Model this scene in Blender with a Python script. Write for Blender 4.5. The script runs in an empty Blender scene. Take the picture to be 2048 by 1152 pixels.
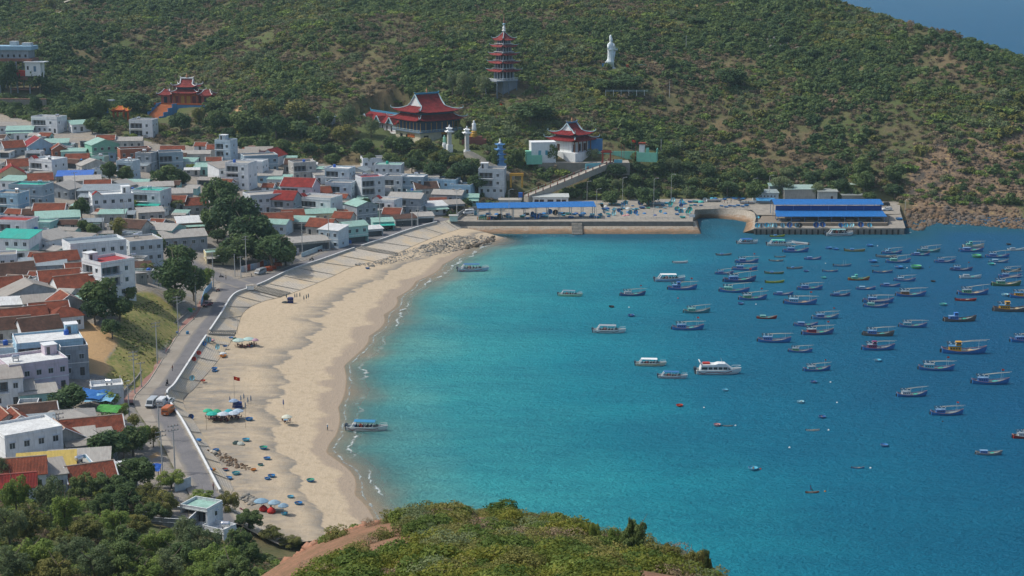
import bpy, math, random
import numpy as np
from mathutils import Vector, Matrix
SC = bpy.context.scene
R = math.radians
# ------------------------------------------------------------------ camera
CAM_H = 120.0; F_PX = 3200.0; PITCH = math.atan(676 / F_PX)
cd = bpy.data.cameras.new('camera'); cam = bpy.data.objects.new('camera', cd)
SC.collection.objects.link(cam); SC.camera = cam
cam.location = (0, 0, CAM_H); cam.rotation_euler = (math.pi / 2 - PITCH, 0, 0)
cd.sensor_width = 36; cd.lens = 36 * F_PX / 2048; cd.clip_start = 1; cd.clip_end = 60000
HAZE_D = .00008
cd.dof.use_dof = True; cd.dof.focus_distance = 560; cd.dof.aperture_fstop = 2.4
# ------------------------------------------------------------------ sky and sun
TO_SUN = Vector((-0.80, 0.10, 1.05)).normalized()
W = bpy.data.worlds.new('World'); SC.world = W; W.use_nodes = True
nt = W.node_tree; sky = nt.nodes.new('ShaderNodeTexSky'); sky.sky_type = 'NISHITA'; sky.sun_disc = False
sky.sun_elevation = math.asin(TO_SUN.z); sky.sun_rotation = math.atan2(TO_SUN.x, TO_SUN.y)
sky.air_density = 0.9; sky.dust_density = 2.5; sky.ozone_density = 0.5
bg = nt.nodes['Background']; nt.links.new(sky.outputs[0], bg.inputs[0]); bg.inputs[1].default_value = 0.15
sl = bpy.data.lights.new('sun', 'SUN'); sl.energy = 3.1; sl.angle = R(0.5); sl.color = (1, .95, .87)
so = bpy.data.objects.new('sun', sl); SC.collection.objects.link(so)
so.rotation_euler = TO_SUN.to_track_quat('Z', 'Y').to_euler(); so.location = (-300, 300, 400)
vs = SC.view_settings; vs.view_transform = 'Standard'; vs.look = 'None'; vs.exposure = 0.0; vs.gamma = 1
SC.cycles.max_bounces = 6; SC.cycles.diffuse_bounces = 3; SC.cycles.glossy_bounces = 2
SC.cycles.transparent_max_bounces = 8; SC.cycles.transmission_bounces = 2; SC.cycles.use_denoising = True
SC.cycles.caustics_reflective = False; SC.cycles.caustics_refractive = False
rng = random.Random(7); nr = np.random.default_rng(11)
COL = SC.collection
# ------------------------------------------------------------------ helpers
def lin(h):
    h = h.lstrip('#'); v = [int(h[i:i+2], 16) / 255 for i in (0, 2, 4)]
    return tuple((c / 12.92 if c < .04045 else ((c + .055) / 1.055) ** 2.4) for c in v) + (1,)
MATS = {}
class NT:
    def __init__(s, name):
        s.m = bpy.data.materials.new(name); s.m.use_nodes = True; s.t = s.m.node_tree
        s.b = s.t.nodes['Principled BSDF']; s.out = s.t.nodes['Material Output']
    def n(s, typ, **kw):
        nd = s.t.nodes.new('ShaderNode' + typ)
        for k, v in kw.items(): setattr(nd, k, v)
        return nd
    def l(s, a, b): s.t.links.new(a, b)
    def noise(s, vec, scale, detail=4, rough=.55, dist=0):
        nd = s.n('TexNoise'); nd.inputs['Scale'].default_value = scale; nd.inputs['Detail'].default_value = detail
        nd.inputs['Roughness'].default_value = rough; nd.inputs['Distortion'].default_value = dist
        if vec is not None: s.l(vec, nd.inputs['Vector'])
        return nd.outputs['Fac']
    def mapv(s, vec, scale=(1, 1, 1), rot=(0, 0, 0)):
        nd = s.n('Mapping'); nd.inputs['Scale'].default_value = scale; nd.inputs['Rotation'].default_value = rot
        s.l(vec, nd.inputs['Vector']); return nd.outputs[0]
    def ramp(s, fac, stops, interp='LINEAR'):
        nd = s.n('ValToRGB'); cr = nd.color_ramp; cr.interpolation = interp
        while len(cr.elements) < len(stops): cr.elements.new(.5)
        for e, (p, c) in zip(cr.elements, stops):
            e.position = p; e.color = c if len(c) == 4 else tuple(c) + (1,)
        s.l(fac, nd.inputs[0]); return nd.outputs[0]
    def mix(s, fac, a, b, mode='MIX'):
        nd = s.n('Mix', data_type='RGBA', blend_type=mode)
        for sock, v in ((nd.inputs[0], fac), (nd.inputs[6], a), (nd.inputs[7], b)):
            if hasattr(v, 'default_value') or hasattr(v, 'links'): s.l(v, sock)
            else: sock.default_value = v
        return nd.outputs[2]
    def math(s, op, a, b=0.0, clamp=False):
        nd = s.n('Math', operation=op); nd.use_clamp = clamp
        for sock, v in ((nd.inputs[0], a), (nd.inputs[1], b)):
            if isinstance(v, (int, float)): sock.default_value = v
            else: s.l(v, sock)
        return nd.outputs[0]
    def attr(s, name):
        nd = s.n('Attribute'); nd.attribute_name = name; return nd
    def bump(s, h, strength=.5, dist=.1):
        nd = s.n('Bump'); nd.inputs['Strength'].default_value = strength; nd.inputs['Distance'].default_value = dist
        s.l(h, nd.inputs['Height']); s.l(nd.outputs[0], s.b.inputs['Normal'])
    def base(s, c, rough=.8, spec=.3):
        if isinstance(c, tuple): s.b.inputs['Base Color'].default_value = c
        else: s.l(c, s.b.inputs['Base Color'])
        s.b.inputs['Roughness'].default_value = rough; s.b.inputs['Specular IOR Level'].default_value = spec
        return s.m
def sc_(c, k): return (min(c[0]*k, 1), min(c[1]*k, 1), min(c[2]*k, 1), 1)
G0, G1 = (0, 0, 0, 1), (1, 1, 1, 1)
def paint(hexc, rough=.75, wear=.5):
    """painted or rendered masonry with blotches and rain streaks"""
    k = ('paint', hexc, rough, wear)
    if k not in MATS:
        n = NT('paint_' + hexc.strip('#')); c = lin(hexc); g = n.n('NewGeometry').outputs['Position']
        a = n.noise(g, .55, 5, .6); st = n.noise(n.mapv(g, (2.2, 2.2, .28)), 1, 4, .6)
        col = n.mix(n.ramp(a, [(.35, G0), (.7, G1)]), sc_(c, 1.04), sc_(c, 1 - .28 * wear))
        col = n.mix(n.math('MULTIPLY', n.ramp(st, [(.5, G0), (.72, G1)]), .6 * wear), col, (.16, .16, .15, 1))
        MATS[k] = n.base(col, rough, .25); 
    return MATS[k]
def plain(hexc, rough=.5, spec=.4, metal=0, var=.12):
    k = ('plain', hexc, rough, metal, var)
    if k not in MATS:
        n = NT('plain_' + hexc.strip('#')); c = lin(hexc); g = n.n('NewGeometry').outputs['Position']
        a = n.noise(g, 1.7, 4, .6)
        n.base(n.mix(a, sc_(c, 1 + var), sc_(c, 1 - 1.4 * var)), rough, spec); n.b.inputs['Metallic'].default_value = metal
        MATS[k] = n.m
    return MATS[k]
def tile(hexc):
    k = ('tile', hexc)
    if k not in MATS:
        n = NT('roof_tile_' + hexc.strip('#')); c = lin(hexc); tc = n.n('TexCoord').outputs['UV']
        g = n.n('NewGeometry').outputs['Position']
        a = n.noise(g, .5, 5, .7); b = n.noise(g, 3.5, 3, .7)
        col = n.mix(n.ramp(a, [(.34, G0), (.66, G1)]), sc_(c, 1.12), sc_(c, .5))
        col = n.mix(n.ramp(b, [(.45, G0), (.75, G1)]), col, (c[0]*.3+.01, c[1]*.4+.02, c[2]*.5+.02, 1))
        wv = n.n('TexWave'); wv.wave_type = 'BANDS'; wv.bands_direction = 'X'; wv.inputs['Scale'].default_value = 1.1
        wv2 = n.n('TexWave'); wv2.bands_direction = 'Y'; wv2.wave_profile = 'SAW'; wv2.inputs['Scale'].default_value = .9
        n.l(tc, wv.inputs[0]); n.l(tc, wv2.inputs[0])
        n.bump(n.math('ADD', wv.outputs['Fac'], n.math('MULTIPLY', wv2.outputs['Fac'], .5)), .7, .12)
        MATS[k] = n.base(col, .85, .2)
    return MATS[k]
def sheet(hexc, rust=.35):
    k = ('sheet', hexc, rust)
    if k not in MATS:
        n = NT('metal_sheet_' + hexc.strip('#')); c = lin(hexc); tc = n.n('TexCoord').outputs['UV']
        g = n.n('NewGeometry').outputs['Position']; a = n.noise(g, .35, 5, .7); b = n.noise(n.mapv(tc, (1.2, .15, 1)), 2, 3, .6)
        col = n.mix(n.ramp(b, [(.4, G0), (.75, G1)]), c, sc_(c, .72))
        col = n.mix(n.math('MULTIPLY', n.ramp(a, [(.52, G0), (.74, G1)]), rust), col, (.16, .09, .055, 1))
        wv = n.n('TexWave'); wv.bands_direction = 'X'; wv.inputs['Scale'].default_value = 1.3; n.l(tc, wv.inputs[0])
        n.bump(wv.outputs['Fac'], .6, .08); MATS[k] = n.base(col, .55, .35)
    return MATS[k]
GLASS = None
def glass():
    global GLASS
    if GLASS is None:
        n = NT('window_glass'); g = n.n('NewGeometry').outputs['Position']; a = n.noise(g, .9, 2)
        GLASS = n.base(n.mix(a, (.02, .028, .035, 1), (.07, .09, .10, 1)), .12, .5)
    return GLASS
class MB:
    """collects faces, builds one mesh"""
    def __init__(s): s.v = []; s.f = []; s.m = []; s.uv = []
    def add(s, vs, fs, mi=0, uvs=None):
        o = len(s.v); s.v += [tuple(v) for v in vs]
        for i, f in enumerate(fs):
            s.f.append(tuple(k + o for k in f)); s.m.append(mi); s.uv.append(uvs[i] if uvs else None)
    def quad(s, a, b, c, d, mi=0, uv=None): s.add([a, b, c, d], [(0, 1, 2, 3)], mi, [uv] if uv else None)
    def box(s, x0, x1, y0, y1, z0, z1, mi=0):
        s.add([(x0,y0,z0),(x1,y0,z0),(x1,y1,z0),(x0,y1,z0),(x0,y0,z1),(x1,y0,z1),(x1,y1,z1),(x0,y1,z1)],
              [(0,3,2,1),(4,5,6,7),(0,1,5,4),(1,2,6,5),(2,3,7,6),(3,0,4,7)], mi)
    def cyl(s, p0, p1, r0, r1=None, n=8, mi=0, caps=True):
        r1 = r0 if r1 is None else r1; p0 = Vector(p0); p1 = Vector(p1); d = (p1 - p0)
        if d.length < 1e-6: return
        q = d.normalized().to_track_quat('Z', 'Y'); vs = []
        for p, r in ((p0, r0), (p1, r1)):
            for i in range(n):
                a = 2 * math.pi * i / n; vs.append(p + q @ Vector((r * math.cos(a), r * math.sin(a), 0)))
        fs = [(i, (i + 1) % n, n + (i + 1) % n, n + i) for i in range(n)]
        if caps: fs += [tuple(range(n - 1, -1, -1)), tuple(range(n, 2 * n))]
        s.add(vs, fs, mi)
    def tube(s, pts, r, n=6, mi=0):
        rs = r if isinstance(r, (list, tuple)) else [r] * len(pts)
        for i in range(len(pts) - 1): s.cyl(pts[i], pts[i+1], rs[i], rs[i+1], n, mi)
    def lathe(s, prof, n=12, mi=0, c=(0, 0, 0), sx=1, sy=1, phase=0):
        """prof: list of (r,z)"""
        vs = []; 
        for r, z in prof:
            for i in range(n):
                a = 2 * math.pi * (i + phase) / n; vs.append((c[0] + sx * r * math.cos(a), c[1] + sy * r * math.sin(a), c[2] + z))
        fs = []
        for k in range(len(prof) - 1):
            for i in range(n): fs.append((k*n+i, k*n+(i+1) % n, (k+1)*n+(i+1) % n, (k+1)*n+i))
        fs.append(tuple(range(n - 1, -1, -1))); fs.append(tuple((len(prof)-1)*n+i for i in range(n)))
        s.add(vs, fs, mi)
    def loft(s, rings, mi=0, close=True, caps=True):
        n = len(rings[0]); vs = [p for r in rings for p in r]; fs = []
        for k in range(len(rings) - 1):
            for i in range(n if close else n - 1):
                fs.append((k*n+i, k*n+(i+1) % n, (k+1)*n+(i+1) % n, (k+1)*n+i))
        if caps and close: fs += [tuple(range(n-1, -1, -1)), tuple((len(rings)-1)*n+i for i in range(n))]
        s.add(vs, fs, mi)
    def build(s, name, mats, parent=None, loc=(0, 0, 0), rz=0, smooth=False):
        me = bpy.data.meshes.new(name); me.from_pydata(s.v, [], s.f)
        for m in (mats if isinstance(mats, (list, tuple)) else [mats]): me.materials.append(m)
        me.polygons.foreach_set('material_index', s.m)
        if any(u is not None for u in s.uv):
            l = me.uv_layers.new(name='UVMap'); k = 0; data = []
            for f, u in zip(s.f, s.uv):
                for j in range(len(f)): data += list(u[j] if u else (0, 0))
            l.data.foreach_set('uv', data)
        if smooth: me.polygons.foreach_set('use_smooth', [True] * len(s.f))
        me.update(); return mkobj(name, me, parent, loc, rz)
def mkobj(name, data, parent=None, loc=(0, 0, 0), rz=0):
    o = bpy.data.objects.new(name, data); COL.objects.link(o); o.parent = parent
    o.location = loc; o.rotation_euler = (0, 0, rz); return o
SHARE = set()
def tag(o, label=None, cat=None, group=None, kind=None):
    if label: o['label'] = label
    if cat: o['category'] = cat
    if group: o['group'] = group
    if kind: o['kind'] = kind
    return o
def thing(name, label, cat, loc=(0, 0, 0), rz=0, group=None, sc=1):
    o = mkobj(name, None, None, loc, rz); o.empty_display_size = .5; o.scale = (sc, sc, sc); return tag(o, label, cat, group)
def copy_tree(o, parent=None):
    c = o.copy(); COL.objects.link(c); c.parent = parent
    for ch in list(o.children): copy_tree(ch, c)
    return c
# ------------------------------------------------------------------ survey: bearings read from the hill top, carried onto the ground
CP, SP = math.cos(PITCH), math.sin(PITCH)
def ray(px, py):
    u = 576 - py; return np.array([px - 1024.0, F_PX * CP + u * SP, -F_PX * SP + u * CP])
def U(px, py, z=0.0):
    d = ray(px, py); t = (z - CAM_H) / d[2]; return Vector((d[0] * t, d[1] * t, z))
def UY(px, py, Y):
    d = ray(px, py); t = Y / d[1]; return Vector((d[0] * t, Y, CAM_H + d[2] * t))
def pxs(p):   # pixels of the 2048 picture per metre at p
    return F_PX / (p[1] * CP + (CAM_H - p[2]) * SP)
def proj(p):
    x, y, z = p[0], p[1], p[2] - CAM_H; dz = y * CP - z * SP; uy = y * SP + z * CP
    return 1024 + F_PX * x / dz, 576 - F_PX * uy / dz
# ------------------------------------------------------------------ shore stations: kerb, sea wall, revetment toe, waterline
ST = [((400,1040),(480,1050),(560,1090),(745,1078)), ((372,975),(440,985),(480,1000),(724,1025)),
 ((345,930),(410,928),(452,945),(697,958)), ((325,890),(390,890),(418,893),(660,900)), ((290,845),(365,845),(393,850),(672,862)),
 ((268,800),(334,793),(366,803),(692,815)), ((300,760),(352,767),(392,773),(692,765)), ((337,700),(392,705),(440,715),(704,715)),
 ((362,662),(418,666),(470,668),(735,678)), ((395,630),(442,630),(487,625),(757,645)), ((418,592),(467,592),(520,605),(782,612)),
 ((438,566),(500,578),(560,594),(812,582)), ((482,556),(530,566),(600,580),(840,562)), ((540,545),(580,542),(655,557),(868,546)),
 ((600,524),(640,522),(710,532),(895,528)), ((660,499),(700,501),(775,515),(912,513)), ((725,475),(765,480),(830,490),(935,498)),
 ((800,452),(832,457),(880,470),(975,485)), ((880,434),(905,438),(925,456),(1000,474))]
LZ = (5.0, 5.0, 2.0, 0.0)
def crom(P, n):
    P = np.array(P); Q = np.vstack([2*P[0]-P[1], P, 2*P[-1]-P[-2]]); out = []
    for i in range(len(P) - 1):
        p0, p1, p2, p3 = Q[i:i+4]
        for t in np.linspace(0, 1, n, endpoint=False):
            out.append(.5*((2*p1)+(-p0+p2)*t+(2*p0-5*p1+4*p2-p3)*t*t+(-p0+3*p1-3*p2+p3)*t**3))
    out.append(P[-1]); return np.array(out)
NS = 14
LINES = [crom([tuple(U(*s[k], LZ[k])) for s in ST], NS) for k in range(4)]   # kerb, wall, toe, shore (world xyz)
KERB, WALL, TOE, SHORE = LINES
_l = np.concatenate([[0], np.cumsum(np.linalg.norm(np.diff(SHORE, axis=0), axis=1))]); _o = SHORE - TOE; _o /= np.linalg.norm(_o, axis=1)[:, None]
_w = np.abs(np.sin(_l / 11 + .8 * np.sin(_l / 37))) - .6 + .5 * np.sin(_l / 29 + 1); SHORE[:, :2] += (_o * (2.1 * _w)[:, None])[:, :2]   # beach cusps
# ------------------------------------------------------------------ terrain
def tps(pts):
    P = np.array([(p[0], p[1]) for p in pts]) / 100; Z = np.array([p[2] for p in pts]); n = len(P)
    d = np.linalg.norm(P[:, None] - P[None], axis=2); K = np.where(d > 0, d * d * np.log(d + 1e-12), 0) + np.eye(n) * 2e-3
    A = np.zeros((n + 3, n + 3)); A[:n, :n] = K; A[:n, n] = 1; A[:n, n+1:] = P; A[n, :n] = 1; A[n+1:, :n] = P.T
    w = np.linalg.solve(A, np.concatenate([Z, np.zeros(3)]))
    def ev(x, y):
        q = np.stack([np.ravel(x), np.ravel(y)], 1) / 100; out = np.zeros(len(q))
        for i in range(0, len(q), 20000):
            b = q[i:i+20000]; d = np.linalg.norm(b[:, None] - P[None], axis=2)
            out[i:i+20000] = np.where(d > 0, d*d*np.log(d + 1e-12), 0) @ w[:n] + w[n] + b @ w[n+1:]
        return out.reshape(np.shape(x))
    return ev
cp = []
for px, py, z in [(250,300,25),(50,300,27),(450,330,20),(650,345,16),(800,372,12),(900,395,8.5),(985,397,7),(600,400,11),(300,400,18),
   (100,400,20),(0,400,21),(500,430,11),(400,470,12),(200,480,16.5),(50,500,18),(600,470,6.2),(690,455,6),(760,430,6.5),(850,415,6.5),(560,505,6),
   (520,535,5.4),(450,540,5.8),(300,575,13),(200,575,15),(100,600,15),(30,650,14),(160,655,14),(200,680,12.5),
   (265,640,13),(230,640,14.5),(305,640,10.5),(270,690,9.5),(225,735,9),(330,640,8),(250,770,6.5),(100,780,9),(30,800,9),(60,860,8),(200,850,7),
   (100,940,8.5),(250,880,6),(250,950,6),(320,965,5.2),(370,1030,5.2),(440,1075,4.5),(160,965,8)]: cp.append(tuple(U(px, py, z)))
for px, py, Y in [(0,1152,215),(250,1152,232),(480,1152,232),(0,1040,262),(150,1050,275),(300,1060,292),(0,970,315),(-200,1100,235),(-200,900,350),
   (820,268,800),(900,300,775),(1145,308,778),(1230,320,775),(1060,330,768),(1222,136,872),(1010,190,846),(950,320,762),(700,270,800),(560,250,820),
   (1000,300,778),(375,207,885),(242,245,830),(40,185,905),(-300,200,905),(-300,60,1020),(-300,350,760),(-300,500,610),(-300,700,500),
   (1900,410,731),(1900,300,772),(1900,200,815),(2048,330,765),(2048,420,728),(2200,300,780),(1600,392,752),(1600,300,788),(1600,150,865),
   (1300,385,762),(1300,250,815),(1300,60,935),(1450,390,756),(1450,200,840),(1150,395,748),(1000,100,895),(1000,0,1000),(600,100,915),(600,0,1015),(300,150,935),
   (300,0,1070),(50,100,960),(50,0,1070),(800,100,905),(800,0,1000),(1200,0,985),(1420,0,975),(1620,0,962),(1720,22,950),(1800,52,932),(1900,78,905),
   (1980,100,885),(2048,118,872),(2150,170,850),(2300,260,820),(1780,400,740)]: cp.append(tuple(UY(px, py, Y)))
for x, y, z in [(-600,1250,150),(-300,1250,135),(0,1250,128),(120,1200,110),(200,1150,60),(260,1080,30),(300,1020,10),(340,960,-5),(350,900,-15),
   (-600,1000,110),(-600,700,45),(-600,400,30),(-600,200,40),(250,1250,40),(400,1200,-20),(500,900,-40),(480,740,-30),(150,1300,95),(-520,560,30)]: cp.append((x, y, z))
for k in range(0, len(WALL), 7):
    cp.append((*KERB[k][:2], 4.8)); cp.append((*WALL[k][:2], 4.2)); cp.append((*TOE[k][:2], 1.0)); cp.append((*SHORE[k][:2], -1.6))
    o = SHORE[k] + (SHORE[k] - TOE[k]) / np.linalg.norm(SHORE[k] - TOE[k]) * 40; cp.append((o[0], o[1], -7))
for px, py, z in [(1400,600,-12),(1800,600,-15),(1400,900,-14),(1900,1000,-20),(2000,470,-6),(1200,480,-4),(1400,470,-4),(1650,480,-5),(1820,458,-2),(1900,452,-2),
   (1990,456,-2),(2048,456,-3),(1200,1000,-12),(1000,1100,-10),(2300,500,-10),(2400,900,-25),(1050,440,2.5),(1200,440,2.5),(1350,440,2.5),(1430,425,2.0),(1500,440,1),(1650,430,1.6),(1780,430,1.6)]:
    cp.append(tuple(U(px, py, z)))
TZ_main = tps(cp)
X0, X1, Y0, Y1, DG = -560, 520, 160, 1260, 3.0
gx = np.arange(X0, X1 + .1, DG); gy = np.arange(Y0, Y1 + .1, DG); GXX, GYY = np.meshgrid(gx, gy)
HZ = TZ_main(GXX, GYY)
def vnoise(x, y, s, seed):
    """smooth value noise"""
    r = np.random.default_rng(seed).random((256, 256)); x = np.asarray(x) / s + 1000; y = np.asarray(y) / s + 1000
    xi = np.floor(x).astype(int); yi = np.floor(y).astype(int); fx = x - xi; fy = y - yi
    fx = fx*fx*(3-2*fx); fy = fy*fy*(3-2*fy); a = r[xi % 256, yi % 256]; b = r[(xi+1) % 256, yi % 256]; c = r[xi % 256, (yi+1) % 256]; d = r[(xi+1) % 256, (yi+1) % 256]
    return (a*(1-fx)+b*fx)*(1-fy)+(c*(1-fx)+d*fx)*fy
HILLNESS = np.clip((HZ - 28) / 15, 0, 1)
HZ = HZ + HILLNESS * ((vnoise(GXX, GYY, 45, 3) - .5) * 7 + (vnoise(GXX, GYY, 17, 4) - .5) * 3)
def inpoly(x, y, poly):
    x = np.asarray(x); y = np.asarray(y); ins = np.zeros(x.shape, bool); n = len(poly); j = n - 1
    for i in range(n):
        xi, yi = poly[i][:2]; xj, yj = poly[j][:2]
        if yi != yj:
            ins ^= ((yi > y) != (yj > y)) & (x < (xj - xi) * (y - yi) / (yj - yi) + xi)
        j = i
    return ins
_tg = np.gradient(KERB, axis=0); _nk = np.stack([-_tg[:, 1], _tg[:, 0]], 1); _nk /= np.linalg.norm(_nk, axis=1)[:, None]
_kx = KERB[:, :2].copy(); _kx[int(4.9 * NS):int(10.2 * NS)] += _nk[int(4.9 * NS):int(10.2 * NS)] * 3.2
SHOREPOLY = [tuple(p) for p in _kx] + [tuple(p[:2]) for p in SHORE[::-1]]
_in = inpoly(GXX, GYY, SHOREPOLY); HZ = np.where(_in, HZ - .55, HZ)
# level pads cut for quay, pier and temple terraces: (polygon in world xy, z)
def polyU(pts, z): return [tuple(U(a, b, z)[:2]) for a, b in pts]
QZ = 4.3
QUAY = polyU([(915,443),(1385,442),(1390,419),(1440,417),(1505,420),(1515,430),(1800,428),(1800,402),(1500,396),(1150,400),(1050,404),(960,418),(915,432)], QZ)
HZ = np.where(inpoly(GXX, GYY, QUAY), np.minimum(HZ, QZ - .4), HZ)
HZ = np.where(inpoly(GXX, GYY, polyU([(1388,450),(1400,428),(1440,424),(1495,428),(1508,472),(1400,474)], 0)), np.minimum(HZ, -2.0), HZ)
# terraces cut for the big temple
def rot_rect(c, th, x0, x1, y0, y1):
    return [(c.x + math.cos(th)*x - math.sin(th)*y, c.y + math.sin(th)*x + math.cos(th)*y) for x, y in ((x0, y0), (x1, y0), (x1, y1), (x0, y1))]
_c = UY(841, 286, 792); HZ = np.where(inpoly(GXX, GYY, rot_rect(_c, R(38), -5, 28, -5, 60)), _c.z - .3, HZ)
_c = UY(1149, 309, 772); HZ = np.where(inpoly(GXX, GYY, rot_rect(_c, R(47), -5, 18, -5, 22)), np.minimum(HZ, _c.z + .2), HZ)
_c = UY(376, 208, 885); HZ = np.where(inpoly(GXX, GYY, rot_rect(_c, R(-8), -17, 16, -14, 11)), np.minimum(HZ, _c.z - .8), HZ)
_c = UY(322, 232, 868); HZ = np.where(inpoly(GXX, GYY, rot_rect(_c, R(-28), -8, 8, -14, 9)), np.minimum(HZ, _c.z - 2.2), HZ)
_c = UY(1221, 135, 872); HZ = np.where(inpoly(GXX, GYY, rot_rect(_c, 0, -13, 18, -6, 7)), _c.z - .4, HZ)
def tz(x, y):
    fx = (np.asarray(x, float) - X0) / DG; fy = (np.asarray(y, float) - Y0) / DG
    i = np.clip(np.floor(fx).astype(int), 0, len(gx) - 2); j = np.clip(np.floor(fy).astype(int), 0, len(gy) - 2)
    a = np.clip(fx - i, 0, 1); b = np.clip(fy - j, 0, 1)
    return (HZ[j, i]*(1-a)+HZ[j, i+1]*a)*(1-b)+(HZ[j+1, i]*(1-a)+HZ[j+1, i+1]*a)*b
_t = np.arange(190, 1240, 1.0)
def Gd(px, py, h=0.0):
    """ground point under the bearing; with h: the ground point whose top at height h lies on the bearing"""
    d = ray(px, py); k = _t / d[1]; x = d[0] * k; z = CAM_H + d[2] * k; g = tz(x, _t) + h; below = np.nonzero(z <= g)[0]
    i = below[0] if len(below) else len(_t) - 1
    return Vector((x[i], _t[i], float(g[i]) - h))
def pad(px_poly, z, blend=0):
    global HZ
    poly = polyU(px_poly, z) if not isinstance(px_poly[0][0], float) else px_poly
    HZ = np.where(inpoly(GXX, GYY, poly), z - .3, HZ)
# ------------------------------------------------------------------ ground sheet
def gridmesh(name, xx, yy, zz, mat, keep=None, attrs=None, smooth=True):
    ny, nx = xx.shape; vs = np.stack([xx, yy, zz], 2).reshape(-1, 3); idx = np.arange(nx * ny).reshape(ny, nx)
    q = np.stack([idx[:-1, :-1], idx[:-1, 1:], idx[1:, 1:], idx[1:, :-1]], 2).reshape(-1, 4)
    if keep is not None: q = q[keep.reshape(-1)]
    return npmesh(name, vs, q, mat, attrs, smooth)
def npmesh(name, vs, q, mat, attrs=None, smooth=False, matidx=None):
    me = bpy.data.meshes.new(name); k = q.shape[1]
    me.vertices.add(len(vs)); me.vertices.foreach_set('co', np.ascontiguousarray(vs, np.float32).ravel())
    me.loops.add(q.size); me.loops.foreach_set('vertex_index', np.ascontiguousarray(q, np.int32).ravel())
    me.polygons.add(len(q)); me.polygons.foreach_set('loop_start', np.arange(0, q.size, k, dtype=np.int32))
    for m in (mat if isinstance(mat, list) else [mat]): me.materials.append(m)
    if smooth: me.polygons.foreach_set('use_smooth', np.ones(len(q), bool))
    if matidx is not None: me.polygons.foreach_set('material_index', np.ascontiguousarray(matidx, np.int32))
    me.update(calc_edges=True)
    for an, av in (attrs or {}).items():
        at = me.attributes.new(an, 'FLOAT', 'POINT'); at.data.foreach_set('value', np.ascontiguousarray(av, np.float32).ravel())
    me.validate(); return me
def pts_seg_dist(x, y, line):
    P = np.stack([np.ravel(x), np.ravel(y)], 1); best = np.full(len(P), 1e9)
    for a, b in zip(line[:-1], line[1:]):
        a = np.array(a[:2]); b = np.array(b[:2]); ab = b - a; t = np.clip(((P - a) @ ab) / max(ab @ ab, 1e-9), 0, 1)
        best = np.minimum(best, np.linalg.norm(P - a - t[:, None] * ab, axis=1))
    return best.reshape(np.shape(x))
# what covers the ground: village dust 0..1, grass bank, bare sand, rock
def pxpoly(pts): return [tuple(Gd(a, b)[:2]) for a, b in pts]
VILL = [(-560, 330)] + pxpoly([(0,225),(190,265),(330,290),(480,290),(600,325),(700,330),(800,325),(900,360),(960,385)]) + [tuple(KERB[-1][:2])] + [tuple(p[:2]) for p in KERB[::-12]] + pxpoly([(300,985),(150,960),(0,960)]) + [(-560, 240)]
vmask = inpoly(GXX, GYY, VILL).astype(float)
gmask = inpoly(GXX, GYY, pxpoly([(225,690),(255,590),(310,585),(365,630),(340,690),(275,785),(215,770),(205,730)])).astype(float)
smask = inpoly(GXX, GYY, pxpoly([(110,655),(160,640),(215,655),(240,690),(222,700),(215,760),(150,745),(150,700)])).astype(float)
smask = np.maximum(smask, inpoly(GXX, GYY, pxpoly([(287,910),(318,905),(322,925),(300,932)])).astype(float))
smask = np.maximum(smask, inpoly(GXX, GYY, pxpoly([(425,213),(480,208),(500,230),(440,240)])).astype(float))
rockm = np.clip(inpoly(GXX, GYY, pxpoly([(1810,420),(1830,330),(1880,290),(2040,240),(2048,440),(1900,440)])) * .75 + np.clip((GXX - 120) / 120, 0, 1) * np.clip((vnoise(GXX, GYY, 40, 8) - .42) * 2.2, 0, .7) * (HZ > 5), 0, 1)
def blur(a, k=1):
    for _ in range(k):
        p = np.pad(a, 1, mode='edge'); a = (p[:-2, 1:-1] + p[2:, 1:-1] + p[1:-1, :-2] + p[1:-1, 2:] + 2 * a) / 6
    return a
vmask, gmask, smask, rockm = blur(vmask, 2), blur(gmask, 2), blur(smask, 1), blur(rockm, 3)
n = NT('ground'); g = n.n('NewGeometry').outputs['Position']
big = n.noise(g, .018, 5, .6); mid = n.noise(g, .12, 5, .65); fin = n.noise(g, .9, 4, .7)
hill = n.mix(n.ramp(mid, [(.38, G0), (.62, G1)]), lin('#5a5640'), lin('#77674f'))
hill = n.mix(n.ramp(big, [(.42, G0), (.6, G1)]), lin('#56603b'), hill)
hill = n.mix(n.math('MULTIPLY', n.ramp(fin, [(.5, G0), (.7, G1)]), .6), hill, lin('#474d2e'))
vil = n.mix(n.ramp(mid, [(.4, G0), (.65, G1)]), lin('#8e8b86'), lin('#a09686')); vil = n.mix(n.ramp(fin, [(.45, G0), (.8, G1)]), vil, lin('#6d675d'))
grs = n.mix(n.ramp(mid, [(.4, G0), (.6, G1)]), lin('#66753c'), lin('#8d8a50')); grs = n.mix(n.ramp(fin, [(.4, G0), (.7, G1)]), grs, lin('#a08f62'))
snd = n.mix(fin, lin('#c3a277'), lin('#a98a63'))
vr = n.n('TexVoronoi'); vr.inputs['Scale'].default_value = .28; n.l(n.mapv(g, (1, 1, 1.6), (.3, .2, .5)), vr.inputs['Vector'])
rk = n.mix(n.ramp(fin, [(.35, G0), (.7, G1)]), lin('#8a7760'), lin('#5f5044')); rk = n.mix(n.ramp(vr.outputs['Distance'], [(.1, G1), (.5, G0)]), rk, lin('#98835f'))
rk = n.mix(n.ramp(mid, [(.5, G0), (.62, G1)]), rk, lin('#4e4a44'))
def amix(a, b, name, add=fin, k=.5):
    f = n.math('ADD', n.attr(name).outputs['Fac'], n.math('MULTIPLY', n.math('SUBTRACT', add, .5), k)); return n.mix(n.ramp(f, [(.4, G0), (.6, G1)]), a, b)
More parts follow.
